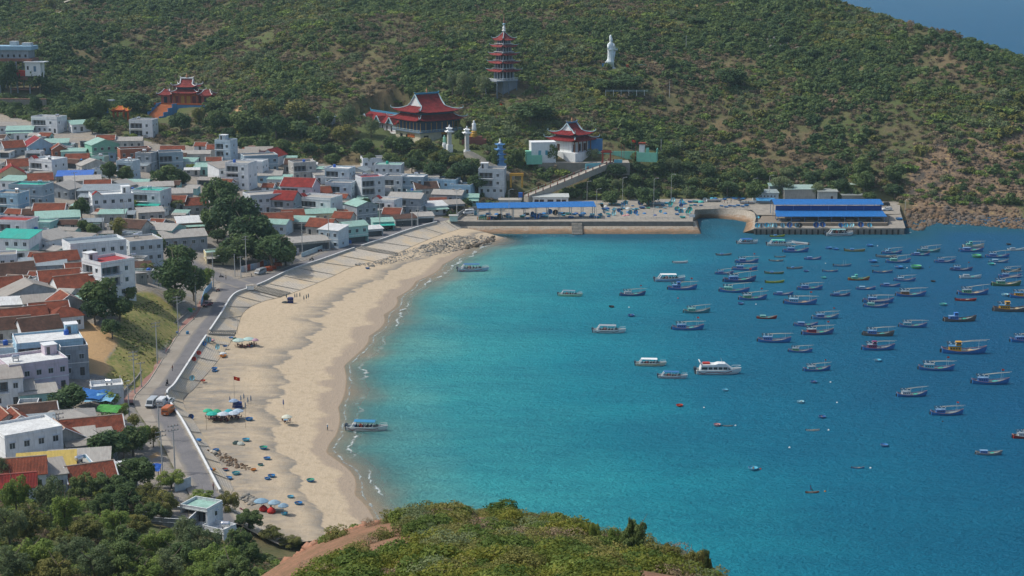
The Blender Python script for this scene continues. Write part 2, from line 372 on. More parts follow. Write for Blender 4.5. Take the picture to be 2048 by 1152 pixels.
col = amix(hill, rk, 'rock', mid, 1.2); col = amix(col, vil, 'village'); col = amix(col, grs, 'grass'); col = amix(col, snd, 'sand')
n.bump(n.math('ADD', fin, n.math('MULTIPLY', mid, 3)), .5, .4); gm = n.base(col, .95, .1)
keep = (HZ[:-1, :-1] > -9) | (HZ[1:, 1:] > -9)
me = gridmesh('terrain', GXX, GYY, HZ, gm, keep, dict(village=vmask, grass=gmask, sand=smask, rock=rockm))
tag(mkobj('terrain', me), kind='structure')
# ------------------------------------------------------------------ headland under the viewpoint
hp = [tuple(UY(a, b, Y)) for a, b, Y in [(545,1138,150),(640,1092,172),(740,1068,178),(900,1052,168),(1100,1062,150),(1250,1105,140),(1360,1128,133),(1470,1175,120),
   (560,1185,75),(620,1152,86),(720,1125,86),(850,1108,82),(1000,1104,80),(1120,1120,78),(1230,1152,76),(900,1190,45),(600,1230,50),(1300,1200,60),(700,1112,120),(900,1095,120),(1100,1105,115),(1300,1152,105)]]
hp += [(-20,5,113.5),(20,5,113.5),(0,-20,116),(-40,-20,114),(40,-20,114),(-60,20,98),(60,20,96),(-60,90,66),(-50,150,34),(60,90,62),(60,150,26),(-70,200,18),(-20,215,20),(0,215,24),(30,200,22),(-30,250,3),(0,250,2),(30,240,2),(60,220,0),(-90,150,30),(90,150,0),(100,80,30),(-110,60,60),(110,20,60)]
HD = tps(hp); hx = np.arange(-120, 110.1, 2.0); hy = np.arange(-30, 262.1, 2.0); HXX, HYY = np.meshgrid(hx, hy); HHZ = HD(HXX, HYY)
HHZ += (vnoise(HXX, HYY, 9, 21) - .5) * 1.2
n = NT('headland_soil'); g = n.n('NewGeometry').outputs['Position']; a = n.noise(g, .35, 5, .7); b = n.noise(g, 2.5, 4, .7)
c = n.mix(n.ramp(a, [(.4, G0), (.62, G1)]), lin('#94705a'), lin('#80664f')); c = n.mix(n.ramp(b, [(.5, G0), (.72, G1)]), c, lin('#5f5340'))
n.bump(b, .6, .3); hm = n.base(c, .95, .1)
keep = (HHZ[:-1, :-1] > -6) | (HHZ[1:, 1:] > -6)
tag(mkobj('headland', gridmesh('headland', HXX, HYY, HHZ, hm, keep)), kind='structure')
def hz(x, y):
    fx = np.clip((np.asarray(x, float) - hx[0]) / 2, 0, len(hx) - 1.01); fy = np.clip((np.asarray(y, float) - hy[0]) / 2, 0, len(hy) - 1.01)
    i = fx.astype(int); j = fy.astype(int); a = fx - i; b = fy - j
    return (HHZ[j, i]*(1-a)+HHZ[j, i+1]*a)*(1-b)+(HHZ[j+1, i]*(1-a)+HHZ[j+1, i+1]*a)*b
# ------------------------------------------------------------------ sea
def axis(lo, hi, step, far_lo, far_hi):
    a = list(np.arange(lo, hi + .1, step)); d = step * 1.5
    while a[-1] < far_hi: a.append(min(a[-1] + d, far_hi)); d *= 1.5
    d = step * 1.5
    while a[0] > far_lo: a.insert(0, max(a[0] - d, far_lo)); d *= 1.5
    return np.array(a)
sx = axis(-160, 420, 3, -5800, 5800); sy = axis(250, 720, 3, -2400, 6300); SXX, SYY = np.meshgrid(sx, sy)
near = (np.abs(SXX) < 1500) & (SYY < 2000) & (SYY > 0)
dsh = np.full(SXX.shape, 400.0); dsh[near] = pts_seg_dist(SXX[near], SYY[near], [tuple(p[:2]) for p in SHORE[::3]])
inside = inpoly(SXX, SYY, [tuple(p[:2]) for p in SHORE] + [(-600, 760), (-600, 200)]); dsh = np.where(inside, -dsh, dsh)
quayd = np.full(SXX.shape, 400.0); qline = [tuple(U(a, b, 0)[:2]) for a, b in [(985,472),(1395,471),(1405,440),(1500,452),(1510,470),(1810,470),(1850,452),(2048,455),(2300,470)]]
quayd[near] = pts_seg_dist(SXX[near], SYY[near], qline)
# patchy darkness of weed and rock on the bottom near the quay; shallow sand bar off the beach
n = NT('sea_water'); tcn = n.n('NewGeometry').outputs['Position']
ds = n.attr('shore'); qd = n.attr('quay')
wob = n.noise(tcn, .03, 3, .5); w2 = n.noise(n.mapv(tcn, (.06, .2, .1), (0, 0, .25)), 1, 4, .6)
d1 = n.math('ADD', ds.outputs['Fac'], n.math('MULTIPLY', n.math('SUBTRACT', wob, .5), 40))
f = n.math('DIVIDE', d1, 195, True)
c = n.ramp(f, [(0, lin('#8fb0a6')), (.05, lin('#66aea8')), (.16, lin('#3fa4a9')), (.34, lin('#2794a3')), (.52, lin('#1b7a95')), (.8, lin('#156588')), (1, lin('#145e86'))])
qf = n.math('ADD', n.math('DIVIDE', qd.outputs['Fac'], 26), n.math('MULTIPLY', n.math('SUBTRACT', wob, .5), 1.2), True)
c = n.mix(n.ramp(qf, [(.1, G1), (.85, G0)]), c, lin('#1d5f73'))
c = n.mix(n.math('MULTIPLY', n.ramp(w2, [(.42, G0), (.7, G1)]), .25), c, lin('#145a78'))
wp = n.noise(n.mapv(tcn, (.006, .018, .01), (0, 0, .3)), 1, 4, .6); c = n.mix(n.math('MULTIPLY', n.ramp(wp, [(.4, G0), (.65, G1)]), .35), c, lin('#165a78'))
# foam where the swash ends
fn = n.noise(n.mapv(tcn, (.35, .35, .35)), 1, 5, .65); fm = n.noise(tcn, .035, 2, .5); fd = n.noise(tcn, .11, 3, .5)
fl = n.math('ABSOLUTE', n.math('SUBTRACT', ds.outputs['Fac'], n.math('MULTIPLY', fd, 9)))
fo = n.math('MULTIPLY', n.ramp(n.math('ADD', n.math('MULTIPLY', fl, .38), n.math('MULTIPLY', fn, 1.25)), [(.58, G1), (.86, G0)]), n.ramp(fm, [(.44, G0), (.54, G1)]))
sw = n.math('ADD', n.math('MULTIPLY', n.math('ABSOLUTE', n.math('SUBTRACT', ds.outputs['Fac'], n.math('MULTIPLY', fd, 3))), .7), n.math('MULTIPLY', fn, 1.3)); fo = n.math('MAXIMUM', fo, n.math('MULTIPLY', n.ramp(sw, [(.55, G1), (.95, G0)]), .75))
fl2 = n.math('ADD', n.math('MULTIPLY', n.math('ABSOLUTE', n.math('SUBTRACT', qd.outputs['Fac'], .4)), .5), n.math('MULTIPLY', fn, 1.2))
fo = n.math('MAXIMUM', fo, n.math('MULTIPLY', n.ramp(fl2, [(.42, G1), (.62, G0)]), .7))
c = n.mix(fo, c, lin('#dfe8e6'))
w1 = n.noise(n.mapv(tcn, (.28, .62, .5), (0, 0, .12)), 1, 5, .65); w3 = n.noise(n.mapv(tcn, (1.2, 2.6, 1), (0, 0, -.1)), 1, 3, .6)
n.bump(n.math('ADD', w1, n.math('MULTIPLY', w3, .5)), 1.0, 2.0); wm = n.m; df = n.n('BsdfDiffuse'); n.l(c, df.inputs[0]); gl = n.n('BsdfGlossy'); gl.inputs['Roughness'].default_value = .3
bnode = [k for k in n.t.nodes if k.type == 'BUMP'][0]
for sh in (df, gl): n.l(bnode.outputs[0], sh.inputs['Normal'])
fz = n.n('Fresnel'); fz.inputs[0].default_value = 1.33; wx = n.n('MixShader'); n.l(n.math('MULTIPLY', fz.outputs[0], .1), wx.inputs[0]); n.l(df.outputs[0], wx.inputs[1]); n.l(gl.outputs[0], wx.inputs[2])
al = n.math('MAXIMUM', n.ramp(n.math('DIVIDE', n.math('ADD', ds.outputs['Fac'], n.math('MULTIPLY', n.math('SUBTRACT', wob, .5), 9)), 19, True), [(0, (.12,)*3), (.25, (.45,)*3), (.7, (.92,)*3), (1, G1)]), fo)
tp = n.n('BsdfTransparent'); wy = n.n('MixShader'); n.l(al, wy.inputs[0]); n.l(tp.outputs[0], wy.inputs[1]); n.l(wx.outputs[0], wy.inputs[2]); n.l(wy.outputs[0], n.out.inputs[0])
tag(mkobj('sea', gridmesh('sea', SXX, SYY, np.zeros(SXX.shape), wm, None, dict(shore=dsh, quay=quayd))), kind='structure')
# ------------------------------------------------------------------ strips along the shore
def strip(name, A, B, nu, mat, bow=None, dz=0, structure=True, i0=0, i1=None, parent=None):
    A = np.asarray(A)[i0:i1]; B = np.asarray(B)[i0:i1]; m = len(A); vs = []; us = []; vv = []; L = np.concatenate([[0], np.cumsum(np.linalg.norm(np.diff((A + B) / 2, axis=0), axis=1))])
    t = np.linspace(0, 1, nu + 1); V = A[:, None] * (1 - t)[None, :, None] + B[:, None] * t[None, :, None]
    if bow is not None: V[:, :, 2] += bow(t)[None]
    V[:, :, 2] += dz; idx = np.arange(m * (nu + 1)).reshape(m, nu + 1)
    q = np.stack([idx[:-1, :-1], idx[1:, :-1], idx[1:, 1:], idx[:-1, 1:]], 2).reshape(-1, 4)
    wd = np.linalg.norm(B - A, axis=1)
    at = dict(u=np.tile(t, m), v=np.repeat(L, nu + 1), w=(wd[:, None] * t[None]).ravel())
    o = mkobj(name, npmesh(name, V.reshape(-1, 3), q, mat, at, True), parent)
    if structure and parent is None: tag(o, kind='structure')
    return o
def lerp(A, B, t): return np.asarray(A) * (1 - t) + np.asarray(B) * t
EXT = SHORE + (SHORE - TOE) / np.linalg.norm(SHORE - TOE, axis=1)[:, None] * 26; EXT[:, 2] = -2.4
# beach
n = NT('beach_sand'); g = n.n('NewGeometry').outputs['Position']; u = n.attr('u').outputs['Fac']; v = n.attr('v').outputs['Fac']
big = n.noise(g, .035, 4, .6); mid = n.noise(n.mapv(g, (.09, .26, .2)), 1, 6, .7); fin = n.noise(g, 1.4, 4, .7); fl = n.noise(n.mapv(g, (.5, .12, .3)), 1, 5, .7)
cusp = n.noise(n.mapv(g, (.02, .075, .05)), 1, 4, .6)
c = n.mix(fin, lin('#c3b398'), lin('#b0a088')); c = n.mix(n.ramp(big, [(.4, G0), (.7, G1)]), c, lin('#b9a98f'))
# dark mineral sand left by the last tide, in cusps
band = n.math('SUBTRACT', u, n.math('ADD', .57, n.math('MULTIPLY', n.math('SUBTRACT', cusp, .5), .5)))
bf = n.math('MULTIPLY', n.ramp(n.math('ADD', n.math('MULTIPLY', band, 1), .5), [(.30, G0), (.485, G1), (.505, G0)]), n.ramp(mid, [(.28, G0), (.52, G1)]))
c = n.mix(n.math('MULTIPLY', bf, .85), c, lin('#6f6f6c'))
tb = n.ramp(n.math('ADD', u, n.math('MULTIPLY', n.math('SUBTRACT', big, .5), .9)), [(.12, G1), (.42, G0)]); nearm = n.ramp(n.math('DIVIDE', v, 260), [(.0, G1), (.55, G1), (.72, G0)])
c = n.mix(n.math('MULTIPLY', n.math('MULTIPLY', tb, nearm), n.ramp(mid, [(.34, (.12,)*3), (.62, (.85,)*3)])), c, lin('#777672'))
fp = n.noise(g, .55, 4, .75); c = n.mix(n.math('MULTIPLY', n.ramp(fp, [(.48, G0), (.62, G1)]), .35), c, lin('#97876c'))
# wet sand
wet = n.ramp(n.math('ADD', u, n.math('MULTIPLY', n.math('SUBTRACT', cusp, .5), .42)), [(.84, G0), (.89, G1)])
c = n.mix(wet, c, n.mix(fin, lin('#aa9880'), lin('#9a8c7a')))
n.bump(n.math('ADD', n.math('ADD', n.math('MULTIPLY', fin, .3), fp), n.math('MULTIPLY', fl, .8)), .6, .4); n.base(c, .9, .2)
rr = n.math('SUBTRACT', .92, n.math('MULTIPLY', wet, .45)); n.l(rr, n.b.inputs['Roughness']); bm = n.m
SH2 = SHORE.copy(); SH2[:, 2] = .02
strip('beach', TOE - np.array([0, 0, .1]), SH2, 60, bm, lambda t: .9 * np.sin(np.pi * t) * (1 - t))
n2 = NT('wet_sand'); g = n2.n('NewGeometry').outputs['Position']; q1 = n2.noise(n2.mapv(g, (.15, .5, .3)), 1, 4, .6)
wsand = n2.base(n2.mix(q1, lin('#a88d6b'), lin('#7f735f')), .5, .35)
strip('seabed', SH2, EXT, 14, wsand)
# revetment of small concrete blocks
n = NT('revetment_blocks'); u = n.attr('w').outputs['Fac']; v = n.attr('v').outputs['Fac']; g = n.n('NewGeometry').outputs['Position']
cx = n.n('CombineXYZ'); n.l(v, cx.inputs[0]); n.l(u, cx.inputs[1]); bk = n.n('TexBrick'); n.l(cx.outputs[0], bk.inputs[0])
bk.inputs['Scale'].default_value = 1; bk.inputs['Brick Width'].default_value = .8; bk.inputs['Row Height'].default_value = .8; bk.inputs['Mortar Size'].default_value = .07; bk.offset = .5
bk.inputs['Color1'].default_value = lin('#cfc6b6'); bk.inputs['Color2'].default_value = lin('#beb6a7'); bk.inputs['Mortar'].default_value = lin('#948b7b')
a = n.noise(g, .12, 5, .65); c = n.mix(n.ramp(a, [(.45, G0), (.75, G1)]), bk.outputs['Color'], lin('#cdb791'))
n.bump(bk.outputs['Fac'], -.3, .05); rm = n.base(c, .9, .15)
rev = strip('revetment', WALL, TOE, 10, rm, lambda t: -.12 * np.sin(np.pi * t))
# concrete ribs that divide the revetment into bays, and its toe beam
conc = paint('#a9a294', .9, .7); concd = paint('#8f8b82', .9, .8); white = paint('#d9dcda', .7, .25)
for k in range(6, len(WALL), 9):
    mb = MB(); a = Vector(WALL[k]); b = Vector(TOE[k]); t = (Vector(WALL[min(k+1, len(WALL)-1)]) - Vector(WALL[k-1])).normalized() * .18; up = Vector((0, 0, .12))
    mb.quad(a - t + up, a + t + up, b + t + up, b - t + up); mb.quad(a - t, a - t + up, b - t + up, b - t); mb.quad(a + t + up, a + t, b + t, b + t + up)
    mb.build('concrete_rib', conc, rev)
# road surfaces
n = NT('road_concrete'); g = n.n('NewGeometry').outputs['Position']; a = n.noise(g, .15, 5, .65); b = n.noise(g, 1.8, 3, .6)
c = n.mix(n.ramp(a, [(.4, G0), (.65, G1)]), lin('#a39c90'), lin('#8f877b')); rc = n.base(n.mix(n.math('MULTIPLY', b, .4), c, lin('#7a746a')), .9, .15)
n = NT('road_asphalt'); g = n.n('NewGeometry').outputs['Position']; a = n.noise(g, .2, 5, .65); b = n.noise(g, 3, 3, .6); v = n.attr('u').outputs['Fac']
c = n.mix(n.ramp(a, [(.35, G0), (.7, G1)]), lin('#66676a'), lin('#79787a')); c = n.mix(n.ramp(b, [(.5, G0), (.75, G1)]), c, lin('#8a857d'))
c = n.mix(n.math('MULTIPLY', n.ramp(n.math('ADD', v, n.math('MULTIPLY', n.math('SUBTRACT', a, .5), .5)), [(.0, G1), (.22, G0), (.86, G0), (1, G1)]), .7), c, lin('#958e80'))
ra = n.base(c, .9, .15)
strip('road', KERB, WALL, 6, rc, dz=0)
fr = np.repeat(np.interp(np.arange(len(KERB)), np.array([0,1,4,5,7,9,10,11,18]) * NS, [.2,.25,.3,.45,.45,.42,.35,.06,.03])[:, None], 3, 1)
strip('road_asphalt', KERB * (1 - fr) + WALL * fr, lerp(KERB, WALL, .97), 8, ra, dz=.02)
# side road that leaves between the trees
sr = [(500,575),(455,560),(425,551),(395,545),(370,538)]
SRc = crom([tuple(U(a, b, 5.06 + .35 * max(0, k - 1))) for k, (a, b) in enumerate(sr)], 8); SRc[:, 2] = np.maximum(SRc[:, 2], tz(SRc[:, 0], SRc[:, 1]) + .12)
dr = np.gradient(SRc, axis=0); nn = np.stack([-dr[:, 1], dr[:, 0], 0 * dr[:, 0]], 1); nn /= np.linalg.norm(nn, axis=1)[:, None]
strip('side_road', SRc - nn * 4.2, SRc + nn * 4.2, 3, ra, dz=.03)
# pavement of red blocks behind a kerb
tg = np.gradient(KERB, axis=0); nk = np.stack([-tg[:, 1], tg[:, 0], 0 * tg[:, 0]], 1); nk /= np.linalg.norm(nk, axis=1)[:, None]
# nk points left (inland) of the walking direction
i0, i1 = int(4.9 * NS), int(10.2 * NS)
n = NT('pavement_blocks'); g = n.n('NewGeometry').outputs['Position']; bk = n.n('TexBrick'); n.l(n.mapv(g, (1, 1, 0), (0, 0, .5)), bk.inputs[0])
bk.inputs['Scale'].default_value = 2.2; bk.inputs['Color1'].default_value = lin('#9c6b62'); bk.inputs['Color2'].default_value = lin('#8a625b'); bk.inputs['Mortar'].default_value = lin('#8d8178')
a = n.noise(g, .3, 4, .6); pm = n.base(n.mix(n.ramp(a, [(.45, G0), (.75, G1)]), bk.outputs['Color'], lin('#a18b7c')), .9, .15)
PIN = KERB + nk * 3.3
strip('pavement', PIN, KERB, 3, pm, dz=.14, i0=i0, i1=i1)
def ribbon_wall(name, line, w, h, mat, i0=0, i1=None, dz=0, side=0, label=None, cat=None, parent=None, bot=-.4):
    L = np.asarray(line)[i0:i1]; t = np.gradient(L, axis=0); q = np.stack([-t[:, 1], t[:, 0], 0 * t[:, 0]], 1); q /= np.linalg.norm(q, axis=1)[:, None]
    a, b = L + q * (w / 2 + side), L - q * (w / 2 - side); mb = MB()
    rings = [[tuple(a[i] + (0, 0, dz + bot)), tuple(b[i] + (0, 0, dz + bot)), tuple(b[i] + (0, 0, dz + h)), tuple(a[i] + (0, 0, dz + h))] for i in range(len(L))]
    mb.loft(rings); o = mb.build(name, mat, parent)
    if label: tag(o, label, cat)
    return o
ribbon_wall('kerb', KERB + nk * .1, .25, .15, conc, i0, i1); tag(bpy.data.objects['kerb'], kind='structure')
kerb2 = ribbon_wall('kerb', KERB, .3, .14, conc, int(11.6 * NS), None); tag(kerb2, kind='structure')
ribbon_wall('retaining_wall', PIN, .3, 1.25, concd, int(5.1 * NS), int(9.3 * NS), label='low grey concrete wall between red pavement and grassy bank', cat='wall')
# sea wall: four lengths with gaps at the steps
for a, b, lab in [(int(1.0*NS), int(5.05*NS), 'low white sea wall from the parked vans towards the near trees'), (int(5.05*NS)+1, int(7.9*NS), 'low white sea wall beside the straight dark road'),
                  (int(8.1*NS), int(10.95*NS), 'low white sea wall bending beside the road junction'), (int(11.5*NS), int(15.25*NS), 'long white sea wall above the sloping blocks'),
                  (int(15.4*NS), len(WALL) - 6, 'white sea wall running to the harbour corner')]:
    w = ribbon_wall('sea_wall', WALL, .36, .62, paint('#b4b4ae', .85, .6), a, b, label=lab, cat='sea wall')
    ribbon_wall('coping', WALL, .5, .12, white, a, b, dz=.62, parent=w, bot=0)
# ------------------------------------------------------------------ vegetation
def leafmat(name, dark, mid, light, trans=.25, wscale=.02):
    n = NT(name); g = n.n('NewGeometry').outputs['Position']; oi = n.n('ObjectInfo').outputs['Random']; t = n.attr('tint').outputs['Fac']
    w = n.noise(g, wscale, 3, .6); f = n.math('ADD', n.math('MULTIPLY', t, .5), n.math('ADD', n.math('MULTIPLY', oi, .3), n.math('MULTIPLY', n.math('SUBTRACT', w, .3), .5)))
    c = n.ramp(f, [(.12, lin(dark)), (.5, lin(mid)), (.92, lin(light))])
    n.base(c, .7, .15); tr = n.n('BsdfTranslucent'); n.l(c, tr.inputs[0]); mx = n.n('MixShader'); mx.inputs[0].default_value = trans
    n.l(n.b.outputs[0], mx.inputs[1]); n.l(tr.outputs[0], mx.inputs[2]); n.l(mx.outputs[0], n.out.inputs[0]); return n.m
LM = dict(broad=leafmat('leaf_broad', '#43583a', '#5c7043', '#7a884e'), dark=leafmat('leaf_dark', '#384e38', '#4d643f', '#677a48'),
  light=leafmat('leaf_light', '#587038', '#778c44', '#99a256'), grey=leafmat('leaf_grey', '#4d6042', '#6b7a55', '#8d9668'),
  olive=leafmat('leaf_olive', '#555f35', '#727641', '#8f884b'), dry=leafmat('leaf_dry', '#665c4a', '#80725c', '#978669', .1),
  gold=leafmat('leaf_gold', '#505f2a', '#6f7a32', '#938c3c', .3, .2), fresh=leafmat('leaf_fresh', '#465c28', '#627638', '#8a9548', .3, .2), pink=leafmat('leaf_pink', '#7c3550', '#8d3f58', '#a95f6d'))
bark = paint('#6d6456', .9, .7)
def leaves(n, rx, ry, rz, cz, lobes, leaf, seed, asp=1.6, up=.35, ld=(.35, .72), lr=(.26, .5)):
    r = np.random.default_rng(seed); L = []
    for i in range(lobes):
        d = r.normal(size=3); d /= np.linalg.norm(d); k = r.uniform(*ld); L.append((d * k, r.uniform(*lr)))
    L = [(np.array([c[0], c[1], c[2] * .8]), s) for c, s in L]
    w = np.array([s * s for _, s in L]); pick = r.choice(lobes, n, p=w / w.sum())
    C = np.array([c for c, _ in L])[pick]; S = np.array([s for _, s in L])[pick]
    d = r.normal(size=(n, 3)); d[:, 2] += up; d /= np.linalg.norm(d, axis=1)[:, None]
    rad = S * r.uniform(.72, 1.06, n) * np.where(r.random(n) < .06, 1.25, 1)
    p = C + d * rad[:, None]; p *= np.array([rx, ry, rz]); p[:, 2] += cz
    nm = d * .9 + r.normal(size=(n, 3)) * .6 + np.array([0, 0, .35]); nm /= np.linalg.norm(nm, axis=1)[:, None]
    a = np.cross(nm, r.normal(size=(n, 3))); a /= np.linalg.norm(a, axis=1)[:, None]; b = np.cross(nm, a)
    s = leaf * r.uniform(.6, 1.4, n); a *= (s * asp / 2)[:, None]; b *= (s / 2)[:, None]
    V = np.stack([p - a, p - b * .9 + a * .1, p + a, p + b * .9 + a * .1], 1).reshape(-1, 3)
    lt = r.random(lobes)[pick] * .6 + r.random(n) * .5; return V, np.repeat(lt, 4)
def crown(name, mat, *a, **k):
    V, t = leaves(*a, **k); q = np.arange(len(V)).reshape(-1, 4); return npmesh(name, V, q, mat, dict(tint=t))
def trunk_mesh(h, r0, seed, limbs=5, spread=.35):
    r = random.Random(seed); mb = MB(); pts = [Vector((0, 0, -.6))]; 
    for i in range(1, 5): pts.append(Vector((r.uniform(-.06, .06) * h * i / 3, r.uniform(-.06, .06) * h * i / 3, h * .62 * i / 4)))
    mb.tube(pts, [r0 * 1.25, r0, r0 * .85, r0 * .7, r0 * .5], 7)
    for k in range(limbs):
        a = 2 * math.pi * k / limbs + r.uniform(-.4, .4); b = pts[2 + k % 3]; l = h * spread * r.uniform(.7, 1.1)
        m = b + Vector((math.cos(a) * l * .5, math.sin(a) * l * .5, l * .45)); e = b + Vector((math.cos(a) * l, math.sin(a) * l, l * 1.0))
        mb.tube([b, m, e], [r0 * .5, r0 * .32, r0 * .12], 5)
    o = mb.build('trunk', bark); me = o.data; bpy.data.objects.remove(o); return me
TREE = {}
def tproto(kind, v):
    """unit tree: crown width 1, height 1"""
    k = (kind, v)
    if k in TREE: return TREE[k]
    s = hash(kind) % 7 + v * 13 if False else sum(map(ord, kind)) + v * 13
    spec = dict(broad=(3200, .42, .5, 18, .052, 'broad'), dark=(3400, .42, .5, 20, .05, 'dark'), light=(2600, .36, .55, 14, .042, 'light'), grey=(2800, .42, .5, 14, .03, 'grey'), olive=(2200, .4, .5, 14, .045, 'olive'),
        fbroad=(9000, .42, .5, 34, .030, 'broad'), flight=(8000, .4, .52, 38, .026, 'light'), fgrey=(8000, .4, .52, 40, .022, 'grey'), folive=(8000, .4, .5, 34, .026, 'olive'), pink=(1800, .42, .5, 10, .05, 'pink'))[kind]
    n, ch, cz, lob, lf, m = spec
    fk = dict(ld=(.3, .92), lr=(.13, .32)) if kind[0] == 'f' else dict(ld=(.3, .74), lr=(.25, .46))
    cr = crown('crown', LM[m], n, .47, .47, .45, .56, lob, lf, s + 5, **fk); tr = trunk_mesh(1, .032, s, 6); TREE[k] = (tr, cr); return TREE[k]
def tree(px, py, wpx, hpx, kind='broad', name='tree', label='leafy green tree', group=None, pos=None):
    if pos is None:
        p = Gd(px, py); 
        for _ in range(3): p = Gd(px, py, .58 * hpx / pxs(p))
    else: p = Vector(pos)
    s = pxs(p) if pos is None else 1; w = wpx / s; h = hpx / s * 1.08
    tr, cr = tproto(kind, rng.randrange(3)); o = thing(name, label, 'tree', p, rng.uniform(0, 6.28), group)
    o.scale = (w, w * rng.uniform(.9, 1.1), h); t = mkobj('trunk', tr, o); c = mkobj('crown', cr, o); return o
TB = 'trees and shrubs between the village houses'
for a in [(440,392,62,62,'dark','dark round tree at the top of the big grove'),(468,428,88,80,'dark','largest dark tree of the grove beside the road'),(425,437,50,46,'broad','tree at the left edge of the big grove'),
 (502,462,78,66,'dark','dark leafy tree in the middle of the roadside grove'),(542,497,80,56,'dark','low spreading tree at the right end of the grove'),(470,492,74,46,'broad','green tree at the foot of the grove behind poles'),
 (572,502,46,42,'broad','small tree ending the grove by the painted fence'),(446,508,40,30,'broad','bush beside the yellow house with green roof'),(330,350,62,40,'broad','wide green tree among grey roofs in mid village'),
 (362,352,40,34,'broad','smaller green tree right of the wide mid-village tree'),(218,340,36,34,'broad','round tree beside tan roofs in upper village'),(250,346,40,28,'broad','low bushy tree next to the round upper-village tree'),
 (162,414,32,48,'dark','tall dark tree left of the white red-gabled house'),(238,455,40,40,'olive','olive tree below the white red-gabled house'),(165,450,26,26,'broad','little tree beside the teal lean-to'),(186,458,34,28,'broad','bushy tree in front of the white house'),
 (268,474,30,18,'broad','low hedge-like bush above the grey twin block'),(318,492,34,44,'broad','tree at the right side of the grey twin block'),(360,507,72,46,'broad','upper tree of the dark clump near the junction'),(350,547,92,82,'dark','big round dark tree beside the road junction'),
 (386,562,50,66,'dark','dark tree behind the tall pole near the junction'),(350,594,52,36,'broad','low tree at the foot of the junction clump'),(415,552,30,38,'light','light green tree at the road corner'),
 (200,592,82,66,'broad','large tree on top of the sandy bank'),(190,622,60,46,'dark','dark tree on the edge of the bank'),(238,612,62,48,'broad','spreading tree above the grassy slope'),(256,586,36,24,'broad','small tree behind the bank top'),(224,656,42,38,'dark','bushy dark shrub hanging over the sandy slope'),
 (140,802,84,58,'dark','round dark tree beside the pink house'),(215,797,50,34,'light','bushy light tree next to the small flat-roofed house'),(244,822,26,30,'light','small tree at the junction corner behind poles'),(268,840,30,26,'olive','small shrub tree on the road edge below the vans'),
 (222,852,72,46,'broad','tree over the red-tiled roofs near the lower road'),(220,888,92,66,'dark','big dark tree below the red-tiled roofs'),(266,880,70,58,'broad','leafy tree beside the lower road'),(283,872,40,46,'light','light green tree at the kerb of the lower road'),(306,872,36,38,'olive','scrubby tree next to the lower road poles'),
 (187,957,72,46,'dark','dark tree right of the small white flat house'),(226,972,82,56,'broad','broad tree in the lower tree belt'),(270,947,92,66,'broad','tallest broad tree beside the lower road'),(250,998,82,56,'dark','dark tree in the middle of the lower belt'),
 (296,987,62,48,'olive','olive tree near the blue tarp at the road end'),(343,957,54,34,'light','bright flat-topped tree over the walled yard'),(326,1012,72,56,'olive','olive tree left of the beach-end house'),(160,972,52,46,'dark','dark tree under the white flat house'),
 (405,992,50,28,'light','light bush on the sea wall end'),(456,1006,46,48,'olive','spiky bush with blossom by the wall end'),(497,1038,62,42,'dark','dense round bush at the beach end'),(300,1022,60,46,'broad','tree above the grey concrete ruin')]:
    k_ = 1.3 if a[1] < 600 and 400 < a[0] < 600 else 1.12
    tree(a[0], a[1], a[2] * k_, a[3] * k_, a[4] if a[1] < 930 else 'f' + {'dark': 'broad'}.get(a[4], a[4]), label=a[5], group=TB)
tree(480, 1022, 18, 12, 'pink', 'flowering_shrub', 'pink flowering shrub beside the beach-end bushes', TB); tree(196, 793, 14, 9, 'pink', 'flowering_shrub', 'pink bougainvillea beside the blue tarp', TB)
tb2 = tree(413, 594, 15, 17, 'broad', 'topiary_tree', 'clipped round tree on the pavement behind the red car', TB)
# trees on the near slope at lower left
NB = [(30,985,62,92,'flight'),(100,992,72,100,'fgrey'),(58,1042,84,84,'folive'),(18,1052,66,90,'fgrey'),(130,1022,74,92,'flight'),(172,1062,84,62,'folive'),(228,1042,74,62,'flight'),(242,1082,84,62,'fbroad'),
 (150,1102,84,72,'fgrey'),(62,1112,104,92,'flight'),(18,1132,94,82,'fgrey'),(110,1142,94,72,'folive'),(190,1132,94,82,'fgrey'),(252,1126,112,92,'fbroad'),(312,1082,72,62,'flight'),(332,1132,92,74,'fgrey'),(372,1062,72,72,'fgrey'),
 (402,1084,84,84,'fgrey'),(432,1122,104,92,'flight'),(480,1082,72,66,'fbroad'),(472,1142,104,82,'fbroad'),(362,1112,84,72,'fbroad'),(412,1148,94,64,'flight'),(502,1112,60,60,'fbroad'),(282,1150,94,64,'flight'),(545,1068,54,34,'folive'),(582,1086,50,26,'folive'),(200,1010,60,50,'fbroad'),(280,1050,60,46,'folive'),(0,940,50,60,'fgrey'),(60,965,46,50,'fbroad')]
D_ = dict(fgrey='grey-green', flight='bright green', folive='olive', fbroad='dark green')
for a in NB: tree(*a, label=D_[a[4]] + ' tree on the near slope at lower left', group='trees on the near slope')
